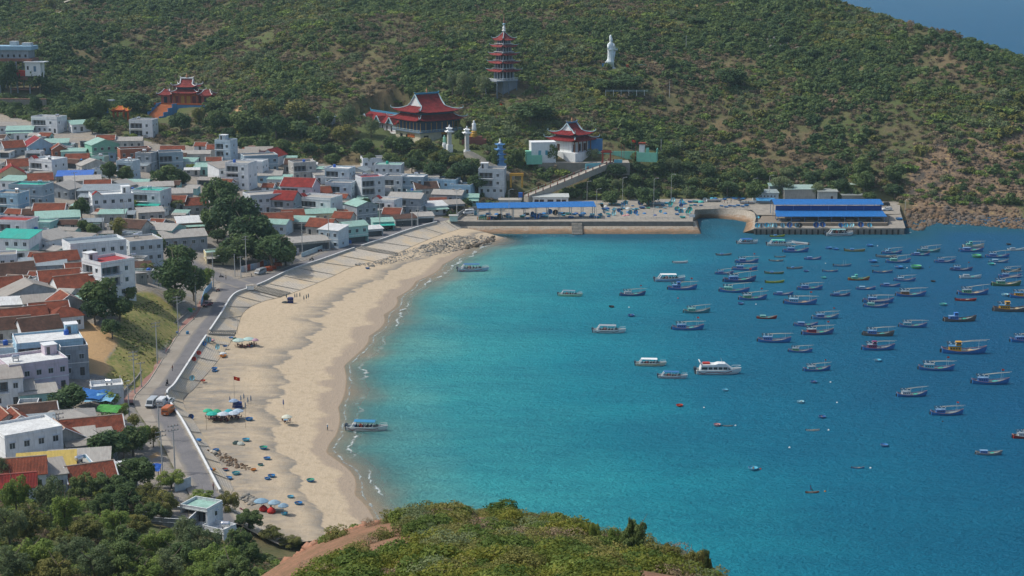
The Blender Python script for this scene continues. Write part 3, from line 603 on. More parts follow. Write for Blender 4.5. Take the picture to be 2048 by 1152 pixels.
# trees on the hill and round the temples
for a in [(1460,152,76,44,'dark','dark spreading tree alone on the hillside right of the statue'),(1255,166,84,34,'dark','wide green tree at the feet of the white statue'),(1212,170,52,30,'dark','lower tree left of the wide one below the white statue'),(1340,124,30,28,'broad','small round tree right of the statue terrace'),
 (905,162,34,52,'grey','grey feathery tree left of the pagoda'),(926,168,44,56,'grey','second grey feathery tree left of the pagoda'),(966,168,42,58,'grey','grey feathery tree at the pagoda foot'),(1062,222,112,48,'dark','wide dark tree below the pagoda'),(1103,307,36,44,'broad','green tree in front of the white temple house'),
 (1185,306,32,24,'grey','round grey-green tree in the small temple yard'),(985,318,30,40,'broad','tree beside the small blue pagoda'),(1035,310,36,40,'broad','tree right of the small blue pagoda'),(15,150,54,72,'dark','dark tree under the concrete hillside building'),(78,157,50,50,'dark','dark tree right of the concrete hillside building'),
 (72,206,30,40,'dark','pointed tree in front of the stone terrace wall'),(28,213,28,24,'dark','little dark tree at the terrace wall'),(262,202,86,42,'dark','broad dark tree behind the orange gate'),(195,215,60,50,'broad','tree left of the orange gate'),(160,224,52,40,'broad','tree above the white gabled houses'),
 (362,243,54,46,'dark','large tree in front of the orange temple stairs'),(397,232,30,40,'olive','spiky tree in front of the orange temple'),(430,242,40,46,'broad','tree right of the orange temple stairs'),(492,242,70,48,'broad','wide tree right of the sandy patch'),(698,234,48,66,'grey','tall grey-green tree left of the temple wing'),
 (742,252,42,40,'grey','pale grey tree in front of the temple wing'),(1340,300,36,30,'broad','bush below the green shrine terrace'),(1275,318,30,26,'broad','bush beside the stone gate terrace'),(1395,42,44,14,'dark','dark bush beside the hill footpath'),(920,270,26,30,'dark','dark tree between the two temple pillars'),(440,205,60,26,'broad','low tree at the right side of the orange temple')]:
    tree(*a[:5], label=a[5], group='trees on the hill and around the temples')
def fill(poly, n, w0, w1, kinds, label, group, asp=.72, name='tree', seed=1):
    r = random.Random(seed); xs = [p[0] for p in poly]; ys = [p[1] for p in poly]; k = 0; tries = 0; got = []
    while k < n and tries < 4000:
        tries += 1; x = r.uniform(min(xs), max(xs)); y = r.uniform(min(ys), max(ys)); w = r.uniform(w0, w1)
        if not inpoly(np.array(x), np.array(y), poly) or any(abs(x-a) < .42*(w+b) and abs(y-c) < .26*(w+b) for a, c, b in got): continue
        got.append((x, y, w)); tree(x, y, w, w * asp * r.uniform(.85, 1.2), r.choice(kinds), name, label, group); k += 1
fill([(440,250),(520,215),(640,215),(700,270),(860,285),(960,330),(950,360),(800,325),(700,335),(600,300),(470,290)], 60, 34, 66, ['broad', 'dark', 'broad', 'olive'], 'leafy tree in the belt below the red-roofed temple', 'tree belt below the temple', seed=3)
fill([(690,275),(820,288),(900,312),(960,335),(955,365),(880,350),(800,322),(720,318)], 26, 34, 60, ['broad', 'dark', 'olive', 'dark'], 'leafy tree on the slope under the temple pillars', 'tree belt below the temple', seed=13)
fill([(405,400),(450,380),(500,420),(560,480),(590,500),(540,515),(460,510),(430,480)], 12, 40, 62, ['dark', 'broad'], 'leafy tree inside the big roadside grove', TB, seed=14)
fill([(1190,375),(1230,340),(1340,330),(1500,345),(1640,330),(1700,380),(1500,385),(1190,400)], 34, 30, 56, ['broad', 'dark', 'dark', 'grey'], 'dark tree at the foot of the hill behind the harbour', 'trees behind the harbour', seed=4)
fill([(90,235),(200,215),(240,262),(130,240)], 7, 24, 40, ['broad', 'dark'], 'leafy tree above the top row of village houses', 'trees above the village', seed=5)
fill([(20,330),(200,340),(420,320),(640,360),(860,385),(780,430),(600,450),(420,460),(290,480),(60,480)], 30, 14, 26, ['broad', 'dark', 'light'], 'small garden tree in a village lane', TB, seed=8)
fill([(1715,330),(1810,340),(1800,395),(1720,392)], 6, 34, 56, ['dark', 'broad'], 'dark tree behind the blue-roofed fish shed', 'trees behind the fish shed', seed=6)
# palms
def palm_meshes():
    r = random.Random(5); mb = MB(); pts = [Vector((.25 * math.sin(i * .3), .12 * i / 6, i * .9)) for i in range(7)]; pts[0].z = -.6; mb.tube(pts, [.22, .18, .16, .15, .14, .13, .12], 8); o = mb.build('trunk', bark); tr = o.data; bpy.data.objects.remove(o)
    fr = []; top = pts[-1]
    for k in range(15):
        mb = MB(); a = 2 * math.pi * k / 15 + r.uniform(-.2, .2); el = r.uniform(-.2, .9); L = r.uniform(2.4, 3.2); P = []
        for i in range(9):
            t = i / 8; P.append(Vector((L * t * math.cos(el * (1 - t * .4)), 0, L * (math.sin(el) * t - .75 * t * t))))
        mb.tube(P, [.05, .045, .04, .035, .03, .025, .02, .015, .01], 4)
        for i in range(1, 9):
            for s in (-1, 1):
                for h in (0, .5):
                    b = P[i-1].lerp(P[i], h + .3); l = .75 * math.sin(math.pi * min(1, (i + .5) / 9.5)) + .2; e = b + Vector((.35 * l, s * l * .8, -l * .45)); w = Vector((.09, 0, 0))
                    mb.quad(b - w, b + w, e + w * .4, e - w * .4)
        M = Matrix.Translation(top) @ Matrix.Rotation(a, 4, 'Z'); mb.v = [tuple(M @ Vector(v)) for v in mb.v]; o = mb.build('frond', LM['olive']); fr.append(o.data); bpy.data.objects.remove(o)
    return tr, fr
PT, PF = palm_meshes()
for px, py, hpx, lab in [(250,935,58,'shaggy palm beside the lower road'),(297,562,44,'palm between the tall white house and the dark tree'),(360,432,38,'palm in front of tiled roofs right of white house'),(95,806,26,'small palm beside the pink house')]:
    p = Gd(px, py); o = thing('palm_tree', lab, 'palm', p, rng.uniform(0, 6), 'palms in the village', hpx / pxs(p) / 7.2); mkobj('trunk', PT, o)
    for f in PF: mkobj('frond', f, o)
# ------------------------------------------------------------------ scrub that covers the hill (uncountable)
LIB = bpy.data.collections.new('scrub_library')
def libset(name, specs):
    c = bpy.data.collections.new(name)
    for i, (m, n, lob, lf, sd) in enumerate(specs):
        o = bpy.data.objects.new('%s_%02d' % (name, i), crown('scrub', LM[m], n, 1.45, 1.45, 1.0, .62, lob, lf, sd)); c.objects.link(o)
    return c
def scatter(name, coll, P, S, Rz, I, label=None, Sz=None):
    me = bpy.data.meshes.new(name); me.vertices.add(len(P)); me.vertices.foreach_set('co', np.ascontiguousarray(P, np.float32).ravel())
    Sz = S if Sz is None else Sz
    for an, ty, dat in (('iscale', 'FLOAT_VECTOR', np.stack([S, S, Sz], 1)), ('irot', 'FLOAT_VECTOR', np.stack([0*Rz, 0*Rz, Rz], 1)), ('iidx', 'INT', I)):
        at = me.attributes.new(an, ty, 'POINT'); at.data.foreach_set('vector' if 'VEC' in ty else 'value', np.ascontiguousarray(dat, np.float32 if 'VEC' in ty else np.int32).ravel())
    o = mkobj(name, me); g = bpy.data.node_groups.new(name, 'GeometryNodeTree')
    g.interface.new_socket('Geometry', in_out='INPUT', socket_type='NodeSocketGeometry'); g.interface.new_socket('Geometry', in_out='OUTPUT', socket_type='NodeSocketGeometry')
    N = g.nodes; gi = N.new('NodeGroupInput'); go = N.new('NodeGroupOutput'); ip = N.new('GeometryNodeInstanceOnPoints'); ci = N.new('GeometryNodeCollectionInfo')
    ci.inputs[0].default_value = coll; ci.inputs[1].default_value = True; ci.inputs[2].default_value = True; ip.inputs['Pick Instance'].default_value = True
    def na(nm, ty):
        d = N.new('GeometryNodeInputNamedAttribute'); d.data_type = ty; d.inputs[0].default_value = nm; return d.outputs[0]
    L = g.links.new; L(gi.outputs[0], ip.inputs['Points']); L(ci.outputs[0], ip.inputs['Instance']); L(na('iidx', 'INT'), ip.inputs['Instance Index'])
    e2r = N.new('FunctionNodeEulerToRotation'); L(na('irot', 'FLOAT_VECTOR'), e2r.inputs[0]); L(e2r.outputs[0], ip.inputs['Rotation'])
    L(na('iscale', 'FLOAT_VECTOR'), ip.inputs['Scale']); L(ip.outputs[0], go.inputs[0])
    m = o.modifiers.new('scatter', 'NODES'); m.node_group = g; return tag(o, label, None, None, 'stuff')
SCR = libset('scrub', [('broad', 260, 7, .30, 1), ('dark', 260, 7, .30, 2), ('olive', 260, 6, .28, 3), ('dry', 200, 7, .22, 4), ('light', 240, 6, .27, 5), ('grey', 220, 7, .24, 6), ('broad', 260, 9, .28, 7), ('dry', 160, 6, .2, 8)])
NP = 215000; x = nr.uniform(-480, 430, NP); y = nr.uniform(640, 1150, NP); z = tz(x, y)
dz_ = y * CP - (z - CAM_H) * SP; ppx = 1024 + F_PX * x / dz_; ppy = 576 - F_PX * (y * SP + (z - CAM_H) * CP) / dz_
EXCL = [QUAY]
ok = (z > 4.7) & (ppx > -160) & (ppx < 2210) & (ppy > -60) & ~inpoly(x, y, VILL)
for e in EXCL: ok &= ~inpoly(x, y, e)
for a in [[(1215,150),(1215,128),(1262,132),(1262,150)],[(715,285),(720,255),(930,255),(930,300),(960,330),(940,330),(900,290)],[(1050,318),(1060,300),(1300,295),(1320,310),(1300,335),(1200,340)],[(985,195),(985,180),(1050,175),(1050,190)],[(300,230),(330,205),(420,200),(420,218),(340,250),(300,245)],[(0,195),(0,170),(85,170),(95,195)],
          [(1040,400),(1040,385),(1200,325),(1235,335),(1090,400)],[(930,300),(960,300),(1020,345),(1030,380),(1000,380)]]: ok &= ~inpoly(ppx, ppy, a)
bare = vnoise(x, y, 38, 31) * .6 + vnoise(x, y, 13, 32) * .4; rk_ = np.clip((x - 90) / 200, 0, 1) * .10
cliff = inpoly(ppx, ppy, [(1805,425),(1825,340),(1880,290),(2048,240),(2210,240),(2210,450)])
foot = np.clip(((ppx - 1000) / 400), 0, 1) * 0
pr = np.clip((bare - .22 - rk_) * 6, .46, 1) * np.where(cliff, .36, 1); path = inpoly(ppx, ppy, [(1388,0),(1398,0),(1394,40),(1386,62),(1382,60),(1388,30)]) | inpoly(ppx, ppy, [(100,30),(140,-10),(160,-10),(122,20),(128,26)])
ok &= (nr.random(NP) < pr * .6) & ~path
x, y, z, bare = x[ok], y[ok], z[ok], bare[ok]; m = len(x)
sp = vnoise(x, y, 30, 41) * .65 + nr.random(m) * .35; I = np.select([sp < .3, sp < .43, sp < .55, sp < .63, sp < .73], [1, 0, 6, 4, 2], 5); dr = nr.random(m) < np.clip(.86 - (bare - .3) * 2.6, .12, .8); I = np.where(dr, np.where(nr.random(m) < .5, 3, 7), I)
S = nr.gamma(4, .28, m) * .8 + .5; S = np.where(dr, S * .75, S); big = nr.random(m) < .05; S = np.where(big & ~dr, S * 1.9, S); S = np.clip(S * 1.22, .5, 4.2)
scatter('hillside_scrub', SCR, np.stack([x, y, z - .25 * S], 1), S, nr.uniform(0, 6.28, m), I, 'dense green and dry brown scrub covering the hillside', S * nr.uniform(.6, 1.05, m))
# scrub of the near left slope and grassy bank
NP = 9000; x = nr.uniform(-150, -20, NP); y = nr.uniform(190, 345, NP); z = tz(x, y); dz_ = y * CP - (z - CAM_H) * SP; ppx = 1024 + F_PX * x / dz_; ppy = 576 - F_PX * (y * SP + (z - CAM_H) * CP) / dz_
ok = (ppy > 985) & (ppx < 600) & (z > 4.2) & ~inpoly(x, y, SHOREPOLY) & ~((ppx > 285) & (ppx < 475) & (ppy < 1105)) & (nr.random(NP) < .5)
x, y, z = x[ok], y[ok], z[ok]; m = len(x); FSC = libset('slope_scrub', [('olive', 900, 8, .15, 11), ('broad', 900, 8, .15, 12), ('dry', 700, 8, .11, 13), ('grey', 900, 8, .13, 14), ('light', 900, 8, .14, 15)])
scatter('near_slope_scrub', FSC, np.stack([x, y, z - .15], 1), nr.uniform(.5, 1.5, m), nr.uniform(0, 6.28, m), nr.choice(5, m, p=[.3, .2, .2, .15, .15]), 'olive and brown undergrowth on the near slope')
gp = [tuple(Gd(a, b)[:2]) for a, b in [(230,690),(262,610),(310,600),(362,640),(340,690),(278,780),(222,768)]]
NP = 5200; x = nr.uniform(-150, -85, NP); y = nr.uniform(400, 520, NP)
gxs = [p[0] for p in gp]; gys = [p[1] for p in gp]; x = nr.uniform(min(gxs), max(gxs), NP); y = nr.uniform(min(gys), max(gys), NP); ok = inpoly(x, y, gp) & (nr.random(NP) < np.clip(vnoise(x, y, 9, 51) * 1.6 - .5, .05, 1)); x, y = x[ok], y[ok]; z = tz(x, y); m = len(x)
scatter('bank_grass', FSC, np.stack([x, y, z - .08], 1), nr.uniform(.1, .28, m), nr.uniform(0, 6.28, m), nr.choice(5, m, p=[.25, 0, .35, 0, .4]), 'rough grass and weeds on the roadside bank')
# ------------------------------------------------------------------ bushes on the headland in front of the camera
FG = libset('headland_bush', [('gold', 2600, 12, .10, 61), ('fresh', 2600, 12, .12, 62), ('gold', 2600, 14, .085, 63), ('olive', 2600, 12, .09, 64), ('fresh', 2200, 10, .13, 65), ('dry', 1500, 10, .06, 66), ('grey', 2600, 14, .07, 67)])
def hscatter(name, n, ylo, yhi, s0, s1, probs, label, cond):
    x = nr.uniform(-60, 60, n); y = nr.uniform(ylo, yhi, n); z = hz(x, y); d = y * CP - (z - CAM_H) * SP; ppx = 1024 + F_PX * x / d; ppy = 576 - F_PX * (y * SP + (z - CAM_H) * CP) / d
    ok = (ppx > 440) & (ppx < 1640) & (ppy < 1330) & (z > 8) & cond(ppx, ppy, x, y); x, y, z = x[ok], y[ok], z[ok]; m = len(x); s = nr.uniform(s0, s1, m)
    return scatter(name, FG, np.stack([x, y, z - .25 * s], 1), s, nr.uniform(0, 6.28, m), nr.choice(7, m, p=probs), label, s * nr.uniform(.6, .95, m))
hscatter('headland_thicket', 1400, 46, 92, .55, 1.15, [.2, .3, .14, .18, .13, .03, .02], 'golden green thicket of broad leaves in the near foreground', lambda a, b, x, y: (a > 575 + (1200 - b) * 1.25) & (a < 1190 + (b - 1110) * .9))
hscatter('headland_undergrowth', 2600, 92, 190, .7, 1.6, [.08, .1, .08, .3, .04, .24, .16], 'olive and brown undergrowth on the far side of the headland', lambda a, b, x, y: ((a > 800 + (b - 1060) * 1.2) | ((nr.random(len(a)) < .10) & (a > 640))) & (a < 1390 + (b - 1120) * .8))
FT = []
def hbush(px, Y, wpx, hpx, kind, label, top):
    d = ray(px, top); x = d[0] * Y / d[1]; z = float(hz(x, Y)); s = F_PX / (Y * CP + (CAM_H - z) * SP)
    ztop = CAM_H + d[2] * Y / d[1]; h = max(ztop - z + .2, .5)
    o = tree(0, 0, wpx / s, h, kind, 'headland_tree', label, 'bushes standing on the headland', pos=(x, Y, z - .1)); o['category'] = 'bush'
for a in [(765,172,40,30,'fbroad','dark green bush on the bare pink soil',1048),(830,166,60,30,'folive','low olive bush at the headland edge',1030),(900,160,46,24,'fbroad','green bush left on the headland crest',1034),(1033,150,26,40,'fbroad','slim upright bush on the headland crest',1018),(1050,146,60,44,'fbroad','dense bush under the slim upright one',1032),
          (1100,140,70,40,'folive','brownish bush on the headland crest',1030),(1145,134,60,40,'folive','brown bush where the crest starts to fall',1038),(1190,128,26,50,'flight','thin leggy sapling against the water',1045),(1232,124,34,44,'flight','airy sapling left of the tall round tree',1056),(1272,120,62,66,'fbroad','tall round tree standing highest against the water',1040),
          (1262,120,16,20,'fbroad','top sprig beside the round headland tree',1030),(1340,118,60,40,'folive','olive bush right of the round headland tree',1088),(1412,114,26,34,'fbroad','small round bush at the right end of the headland',1094),(1385,112,60,36,'folive','low golden bush at the right end of the headland',1102)]: hbush(*a)
# ------------------------------------------------------------------ houses
WALLC = dict(w='#dfe3e4', b='#bccdd6', g='#c3cacd', p='#c9bcc6', c='#bdbcb6', y='#d2c8a2', t='#9cc8c2', n='#7fb8a0', d='#93a8b4', k='#a5674f', s='#9cc0d4', u='#9aa3aa')
ROOFC = dict(o='#94503a', r='#9c3630', m='#93b9ac', a='#a9a69e', e='#9b968d', x='#d5d8d6', q='#2fae9c', l='#3b6fc0', h='#664a3e', z='#b9a24e', f='#8d9aa0', v='#9c3a40')
def facade(mb, o, ux, Wd, Hh, nrm, ops, mi=0, mir=None):
    """wall face with recessed openings; ops: (x0,x1,z0,z1,depth)"""
    o = Vector(o); ux = Vector(ux); nrm = Vector(nrm); uz = Vector((0, 0, 1)); mir = mi if mir is None else mir
    xs = sorted({0, Wd} | {v for p in ops for v in p[:2]}); zs = sorted({0, Hh} | {v for p in ops for v in p[2:4]}); P = lambda x, z, d=0: o + ux * x + uz * z - nrm * d
    for i in range(len(xs) - 1):
        for j in range(len(zs) - 1):
            cx, cz = (xs[i] + xs[i+1]) / 2, (zs[j] + zs[j+1]) / 2; hit = [p for p in ops if p[0] < cx < p[1] and p[2] < cz < p[3]]
            if not hit: mb.quad(P(xs[i], zs[j]), P(xs[i+1], zs[j]), P(xs[i+1], zs[j+1]), P(xs[i], zs[j+1]), mi)
    for x0, x1, z0, z1, d in ops:
        for a, b in (((x0, z0), (x1, z0)), ((x1, z0), (x1, z1)), ((x1, z1), (x0, z1)), ((x0, z1), (x0, z0))):
            mb.quad(P(*a), P(*b), P(*b, d), P(*a, d), mi)
        mb.quad(P(x0, z0, d), P(x1, z0, d), P(x1, z1, d), P(x0, z1, d), mir)
WINM = {}
def window_mesh(w, h, kind='window'):
    w = round(w * 2) / 2 if w > 1.6 else round(w, 1); h = round(h, 1); k = (w, h, kind)
    if k in WINM: return WINM[k]
    mb = MB(); t = .07
    mb.box(0, w, -.05, 0, 0, t); mb.box(0, w, -.05, 0, h - t, h); mb.box(0, t, -.05, 0, t, h - t); mb.box(w - t, w, -.05, 0, t, h - t)
    if kind == 'window': mb.box(-.12, w + .12, -.5, -.02, h + .1, h + .18)
    nb = max(1, round(w / .75))
    for i in range(1, nb): mb.box(w * i / nb - .03, w * i / nb + .03, -.045, 0, t, h - t)
    mb.quad((t, -.02, t), (w - t, -.02, t), (w - t, -.02, h - t), (t, -.02, h - t), 1)
    if kind == 'door': mb.box(t, w - t, -.04, -.005, h * .72, h * .78)
    o = mb.build(kind, [plain({'door': '#5d4a40'}.get(kind, '#c4ccd0'), .6), glass()]); me = o.data; bpy.data.objects.remove(o); WINM[k] = me; return me
def add_win(root, o, ux, nrm, x0, x1, z0, z1, d, kind='window'):
    p = Vector(o) + Vector(ux) * x0 + Vector((0, 0, z0)) - Vector(nrm) * (d - .012); me = window_mesh(x1 - x0, z1 - z0, kind)
    w = mkobj(kind, me, root, p, math.atan2(ux[1], ux[0])); return w
TANKM = {}
def tank_mesh(kind):
    if kind in TANKM: return TANKM[kind]
    mb = MB()
    if kind == 'steel':
        mb.box(-.7, -.6, -.4, .4, 0, .7, 1); mb.box(.6, .7, -.4, .4, 0, .7, 1); mb.box(-.7, .7, -.05, .05, .6, .7, 1)
        q = [(.0, -.95), (.35, -.92), (.55, -.8), (.58, -.6), (.58, .6), (.55, .8), (.35, .92), (0.01, .95)]; b = len(mb.v); mb.lathe([(max(r, .02), z) for r, z in q], 14)
        for i in range(b, len(mb.v)): x, y, z = mb.v[i]; mb.v[i] = (z, y, x + 1.2)
        o = mb.build('water_tank', [plain('#c8ccd0', .25, .6, .7), plain('#777b80', .5)], smooth=False)
    else:
        mb.lathe([(.62, 0), (.7, .1), (.66, .3), (.7, .5), (.66, .7), (.7, .9), (.62, 1.25), (.35, 1.42), (.2, 1.45)], 14); o = mb.build('water_tank', plain({'blue': '#2459b0', 'teal': '#2fa58f'}[kind], .45))
    TANKM[kind] = o.data; bpy.data.objects.remove(o); return TANKM[kind]
def roof_slab(mb, a, b, c, d, th=.14, mi=0, su=1.0):
    """quad a,b (eave) c,d (ridge) with thickness"""
    a, b, c, d = map(Vector, (a, b, c, d)); nn = (b - a).cross(d - a).normalized() * th; L = (b - a).length; Hh = (d - a).length; A = [p + nn for p in (a, b, c, d)]
    mb.quad(*A, mi, [(0, 0), (L * su, 0), (L * su, Hh * su), (0, Hh * su)]); mb.quad(d, c, b, a, mi)
    for p, q, r, s in ((a, b, A[1], A[0]), (b, c, A[2], A[1]), (c, d, A[3], A[2]), (d, a, A[0], A[3])): mb.quad(p, q, r, s, mi)
def house(px, py, w, d, fl, rot, wall, roof, rc='a', lab='', ops='', fh=3.6, pos=None, seed=None, group='houses of the fishing village'):
    """px,py: bearing of the roof top centre.  roof: flat, gx (ridge along x), gy (ridge along y), sf/sb (shed to front/back), hip
    ops letters: B balcony bays on the front, L same on the left side, t steel tank, u blue tank, k teal tank, s stair room, a awning, P porch posts, o open front, n no side windows, G red mini gable, c white cornice"""
    r = random.Random(seed if seed is not None else int(px * 7 + py * 13)); wh = fl * fh; rise = {'gx': .30 * d, 'gy': .30 * w, 'hip': .26 * min(w, d), 'sf': .14 * d, 'sb': .14 * d}.get(roof, 0)
    if roof in ('gx', 'gy', 'hip') and rc not in 'orhv': rise *= .6
    top = wh + (rise if rise else .5); p = Gd(px, py + 2, top) if pos is None else Vector(pos); th = R(rot)
    # stand on the lowest ground under the footprint
    zz = [float(tz(p.x + math.cos(th) * a - math.sin(th) * b, p.y + math.sin(th) * a + math.cos(th) * b)) for a in (-w/2, w/2) for b in (-d/2, d/2)]
    root = thing('house', lab, 'house', p, th, group); down = max(.6, p.z - min(zz) + .5); X, Y = w / 2, d / 2
    wm = paint(WALLC[wall] if len(wall) == 1 else wall, .8, .5 if wall not in 'cku' else 1); inner = paint('#6f777d' if wall not in 'yk' else '#7d735f', .9, .4); trim = paint('#d8dcdc', .75, .3)
    mb = MB(); wins = []
    def side(o, ux, nrm, Wd, role):
        ol = []
        for f in range(fl):
            z0 = f * fh; big = (role == 'front' and ('B' in ops)) or (role == 'left' and 'L' in ops)
            if role == 'front' and 'o' in ops and f == 0:
                ol.append((.35, Wd - .35, -0.0 + .05, 2.7, min(2.2, d * .4), None)); continue
            if big and (f > 0 or fl == 1 or r.random() < .5):
                m = .35 if Wd < 7 else Wd * .5; a = .35; b = Wd - .35 if Wd < 7 else Wd * .55; ol.append((a, b, z0 + .12, z0 + 2.75, 1.3, 'bay'))
                if Wd >= 7: ol.append((Wd * .7, Wd * .7 + 1.2, z0 + .9, z0 + 2.3, .12, 'window'))
            elif role == 'front':
                nW = max(1, int(Wd / 3.0)); dj = r.randrange(nW) if f == 0 else -1
                for i in range(nW):
                    c = Wd * (i + .5) / nW
                    if i == dj: ol.append((c - .6, c + .6, z0 + .08, z0 + 2.3, .14, 'door'))
                    else: ol.append((c - .65, c + .65, z0 + .95, z0 + 2.35, .14, 'window'))
            else:
                nW = max(1, int(Wd / 4.2))
                for i in range(nW):
                    if r.random() < (.6 if 'n' not in ops else .0): c = Wd * (i + .5) / nW + r.uniform(-.5, .5); ol.append((c - .45, c + .45, z0 + 1.1, z0 + 2.2, .12, 'window'))
        ol = [q for q in ol if q[0] > .1 and q[1] < Wd - .1]; zz0 = -down
        facade(mb, Vector(o) + Vector((0, 0, zz0)), ux, Wd, wh + down, nrm, [(a, b, c + down, e + down, dd) for a, b, c, e, dd, _ in ol], 0, 1 if any(q[5] in (None, 'bay') for q in ol) else 0)
        for a, b, c, e, dd, kd in ol:
            if kd in ('window', 'door'): wins.append((o, ux, nrm, a, b, c, e, dd, kd))
            elif kd == 'bay':
                nd = max(1, int((b - a) / 1.9))
                for i in range(nd):
                    cc = a + (b - a) * (i + .5) / nd; wins.append((o, ux, nrm, cc - .55, cc + .55, c + .02, c + 2.2, dd, 'door'))
                bays.append((o, ux, nrm, a, b, c))
            else: pass
    bays = []
    side((-X, -Y, 0), (1, 0, 0), (0, -1, 0), w, 'front'); side((X, -Y, 0), (0, 1, 0), (1, 0, 0), d, 'right'); side((X, Y, 0), (-1, 0, 0), (0, 1, 0), w, 'back'); side((-X, Y, 0), (0, -1, 0), (-1, 0, 0), d, 'left')
    if roof == 'gy':
        for s in (-1, 1): mb.add([(-X, s * Y, wh), (X, s * Y, wh), (0, s * Y, wh + rise)], [(0, 1, 2) if s < 0 else (1, 0, 2)], 0)
    if roof == 'gx':
        for s in (-1, 1): mb.add([(s * X, -Y, wh), (s * X, Y, wh), (s * X, 0, wh + rise)], [(0, 1, 2) if s > 0 else (1, 0, 2)], 0)
    if roof in ('sf', 'sb'):
        k = 1 if roof == 'sf' else -1
        for s in (-1, 1): mb.add([(s * X, -k * Y, wh), (s * X, k * Y, wh), (s * X, k * Y, wh + rise)], [(0, 1, 2) if s * k > 0 else (1, 0, 2)], 0)
        mb.quad((-X, k * Y, wh), (X, k * Y, wh), (X, k * Y, wh + rise), (-X, k * Y, wh + rise))
    mb.build('wall', [wm, inner], root)
    for wv in wins: add_win(root, *wv)
    if fl > 1:
        q = MB()
        for f in range(1, fl): z = f * fh - .12; q.box(-X - .07, X + .07, -Y - .07, -Y - .003, z, z + .2); q.box(X + .003, X + .07, -Y, Y, z, z + .2); q.box(-X - .07, -X - .003, -Y, Y, z, z + .2)
        q.build('floor_band', trim, root)
    for o, ux, nrm, a, b, c in bays:
        q = MB(); L = b - a + .3; q.box(-.15, L - .15, -1.0, .02, -.16, 0, 0); q.box(-.15, L - .15, -1.0, -.93, .85, .93, 1)
        nb = max(2, int(L / .5))
        for i in range(nb + 1): x = -.12 + (L - .08) * i / nb; q.box(x, x + .05, -.99, -.94, 0, .85, 1)
        for x in (-.15, L - .21): q.box(x, x + .06, -.99, 0, .85, .93, 1)
        if c > .5: q.build('balcony', [trim, plain('#8c959b', .5)], root, Vector(o) + Vector(ux) * a + Vector((0, 0, c)), math.atan2(ux[1], ux[0]))
    # roof
    rm = (tile if rc in 'orhv' else sheet)(ROOFC[rc]) if roof != 'flat' else paint(ROOFC[rc] if rc in ROOFC else '#a9a49a', .9, .8); q = MB(); oh = .35
    if roof == 'flat':
        q.box(-X - .12, X + .12, -Y - .12, Y + .12, wh, wh + .14, 1); t = .14; ph = r.choice([.7, .9, 1.0])
        q.box(-X, X, -Y, Y, wh + .14, wh + .18, 0)
        for x0, x1, y0, y1 in ((-X, X, -Y, -Y + t), (-X, X, Y - t, Y), (-X, -X + t, -Y + t, Y - t), (X - t, X, -Y + t, Y - t)): q.box(x0, x1, y0, y1, wh + .18, wh + ph, 1); q.box(x0 - .03, x1 + .03, y0 - .03, y1 + .03, wh + ph, wh + ph + .07, 2)
        rf = q.build('roof', [rm, wm, trim], root)
    else:
        if roof == 'gx':
            e = rise * oh / Y
            roof_slab(q, (-X-oh, -Y-oh, wh-e), (X+oh, -Y-oh, wh-e), (X+oh, 0, wh+rise), (-X-oh, 0, wh+rise)); roof_slab(q, (X+oh, Y+oh, wh-e), (-X-oh, Y+oh, wh-e), (-X-oh, 0, wh+rise), (X+oh, 0, wh+rise)); rl = ((-X-oh, 0, wh+rise+.16), (X+oh, 0, wh+rise+.16))
        elif roof == 'gy':
            e = rise * oh / X
            roof_slab(q, (-X-oh, Y+oh, wh-e), (-X-oh, -Y-oh, wh-e), (0, -Y-oh, wh+rise), (0, Y+oh, wh+rise)); roof_slab(q, (X+oh, -Y-oh, wh-e), (X+oh, Y+oh, wh-e), (0, Y+oh, wh+rise), (0, -Y-oh, wh+rise)); rl = ((0, -Y-oh, wh+rise+.16), (0, Y+oh, wh+rise+.16))
        elif roof == 'hip':
            m = min(X, Y); ex, ey = X - m * .95, Y - m * .95; A = [(-X-oh, -Y-oh, wh-.12), (X+oh, -Y-oh, wh-.12), (X+oh, Y+oh, wh-.12), (-X-oh, Y+oh, wh-.12)]; T = [(-ex, -ey, wh+rise), (ex, -ey, wh+rise), (ex, ey, wh+rise), (-ex, ey, wh+rise)]
            for i in range(4): roof_slab(q, A[i], A[(i+1) % 4], T[(i+1) % 4], T[i], .12)
            rl = (T[0], T[2])
        else:
            k = 1 if roof == 'sf' else -1; e = .14 * oh
            P = [(-X-oh, -k*(Y+oh), wh-e), (X+oh, -k*(Y+oh), wh-e), (X+oh, k*(Y+oh), wh+rise+e), (-X-oh, k*(Y+oh), wh+rise+e)]
            if k < 0: P = [P[1], P[0], P[3], P[2]]
            roof_slab(q, *P, .1); rl = None
        rf = q.build('roof', rm, root)
        if rl is not None and rc in 'orhv':
            c = MB(); c.tube([Vector(rl[0]), Vector(rl[1])], .16, 6); c.build('ridge', paint('#b9a796' if rc != 'r' else '#b8655a', .9, .6), rf)
        if rc in 'orhv' and roof in ('gx', 'gy') and r.random() < .6:
            for s in (-1, 1):   # whitewashed verge along each gable
                c = MB(); v = (lambda a, z: (s * (X + oh - .1), a, z)) if roof == 'gx' else (lambda a, z: (a, s * (Y + oh - .1), z)); h_ = Y if roof == 'gx' else X
                c.tube([Vector(v(-h_ - oh, wh - e + .16)), Vector(v(0, wh + rise + .18)), Vector(v(h_ + oh, wh - e + .16))], .13, 5); c.build('verge', trim, rf)
    zt = wh + (.18 if roof == 'flat' else rise)
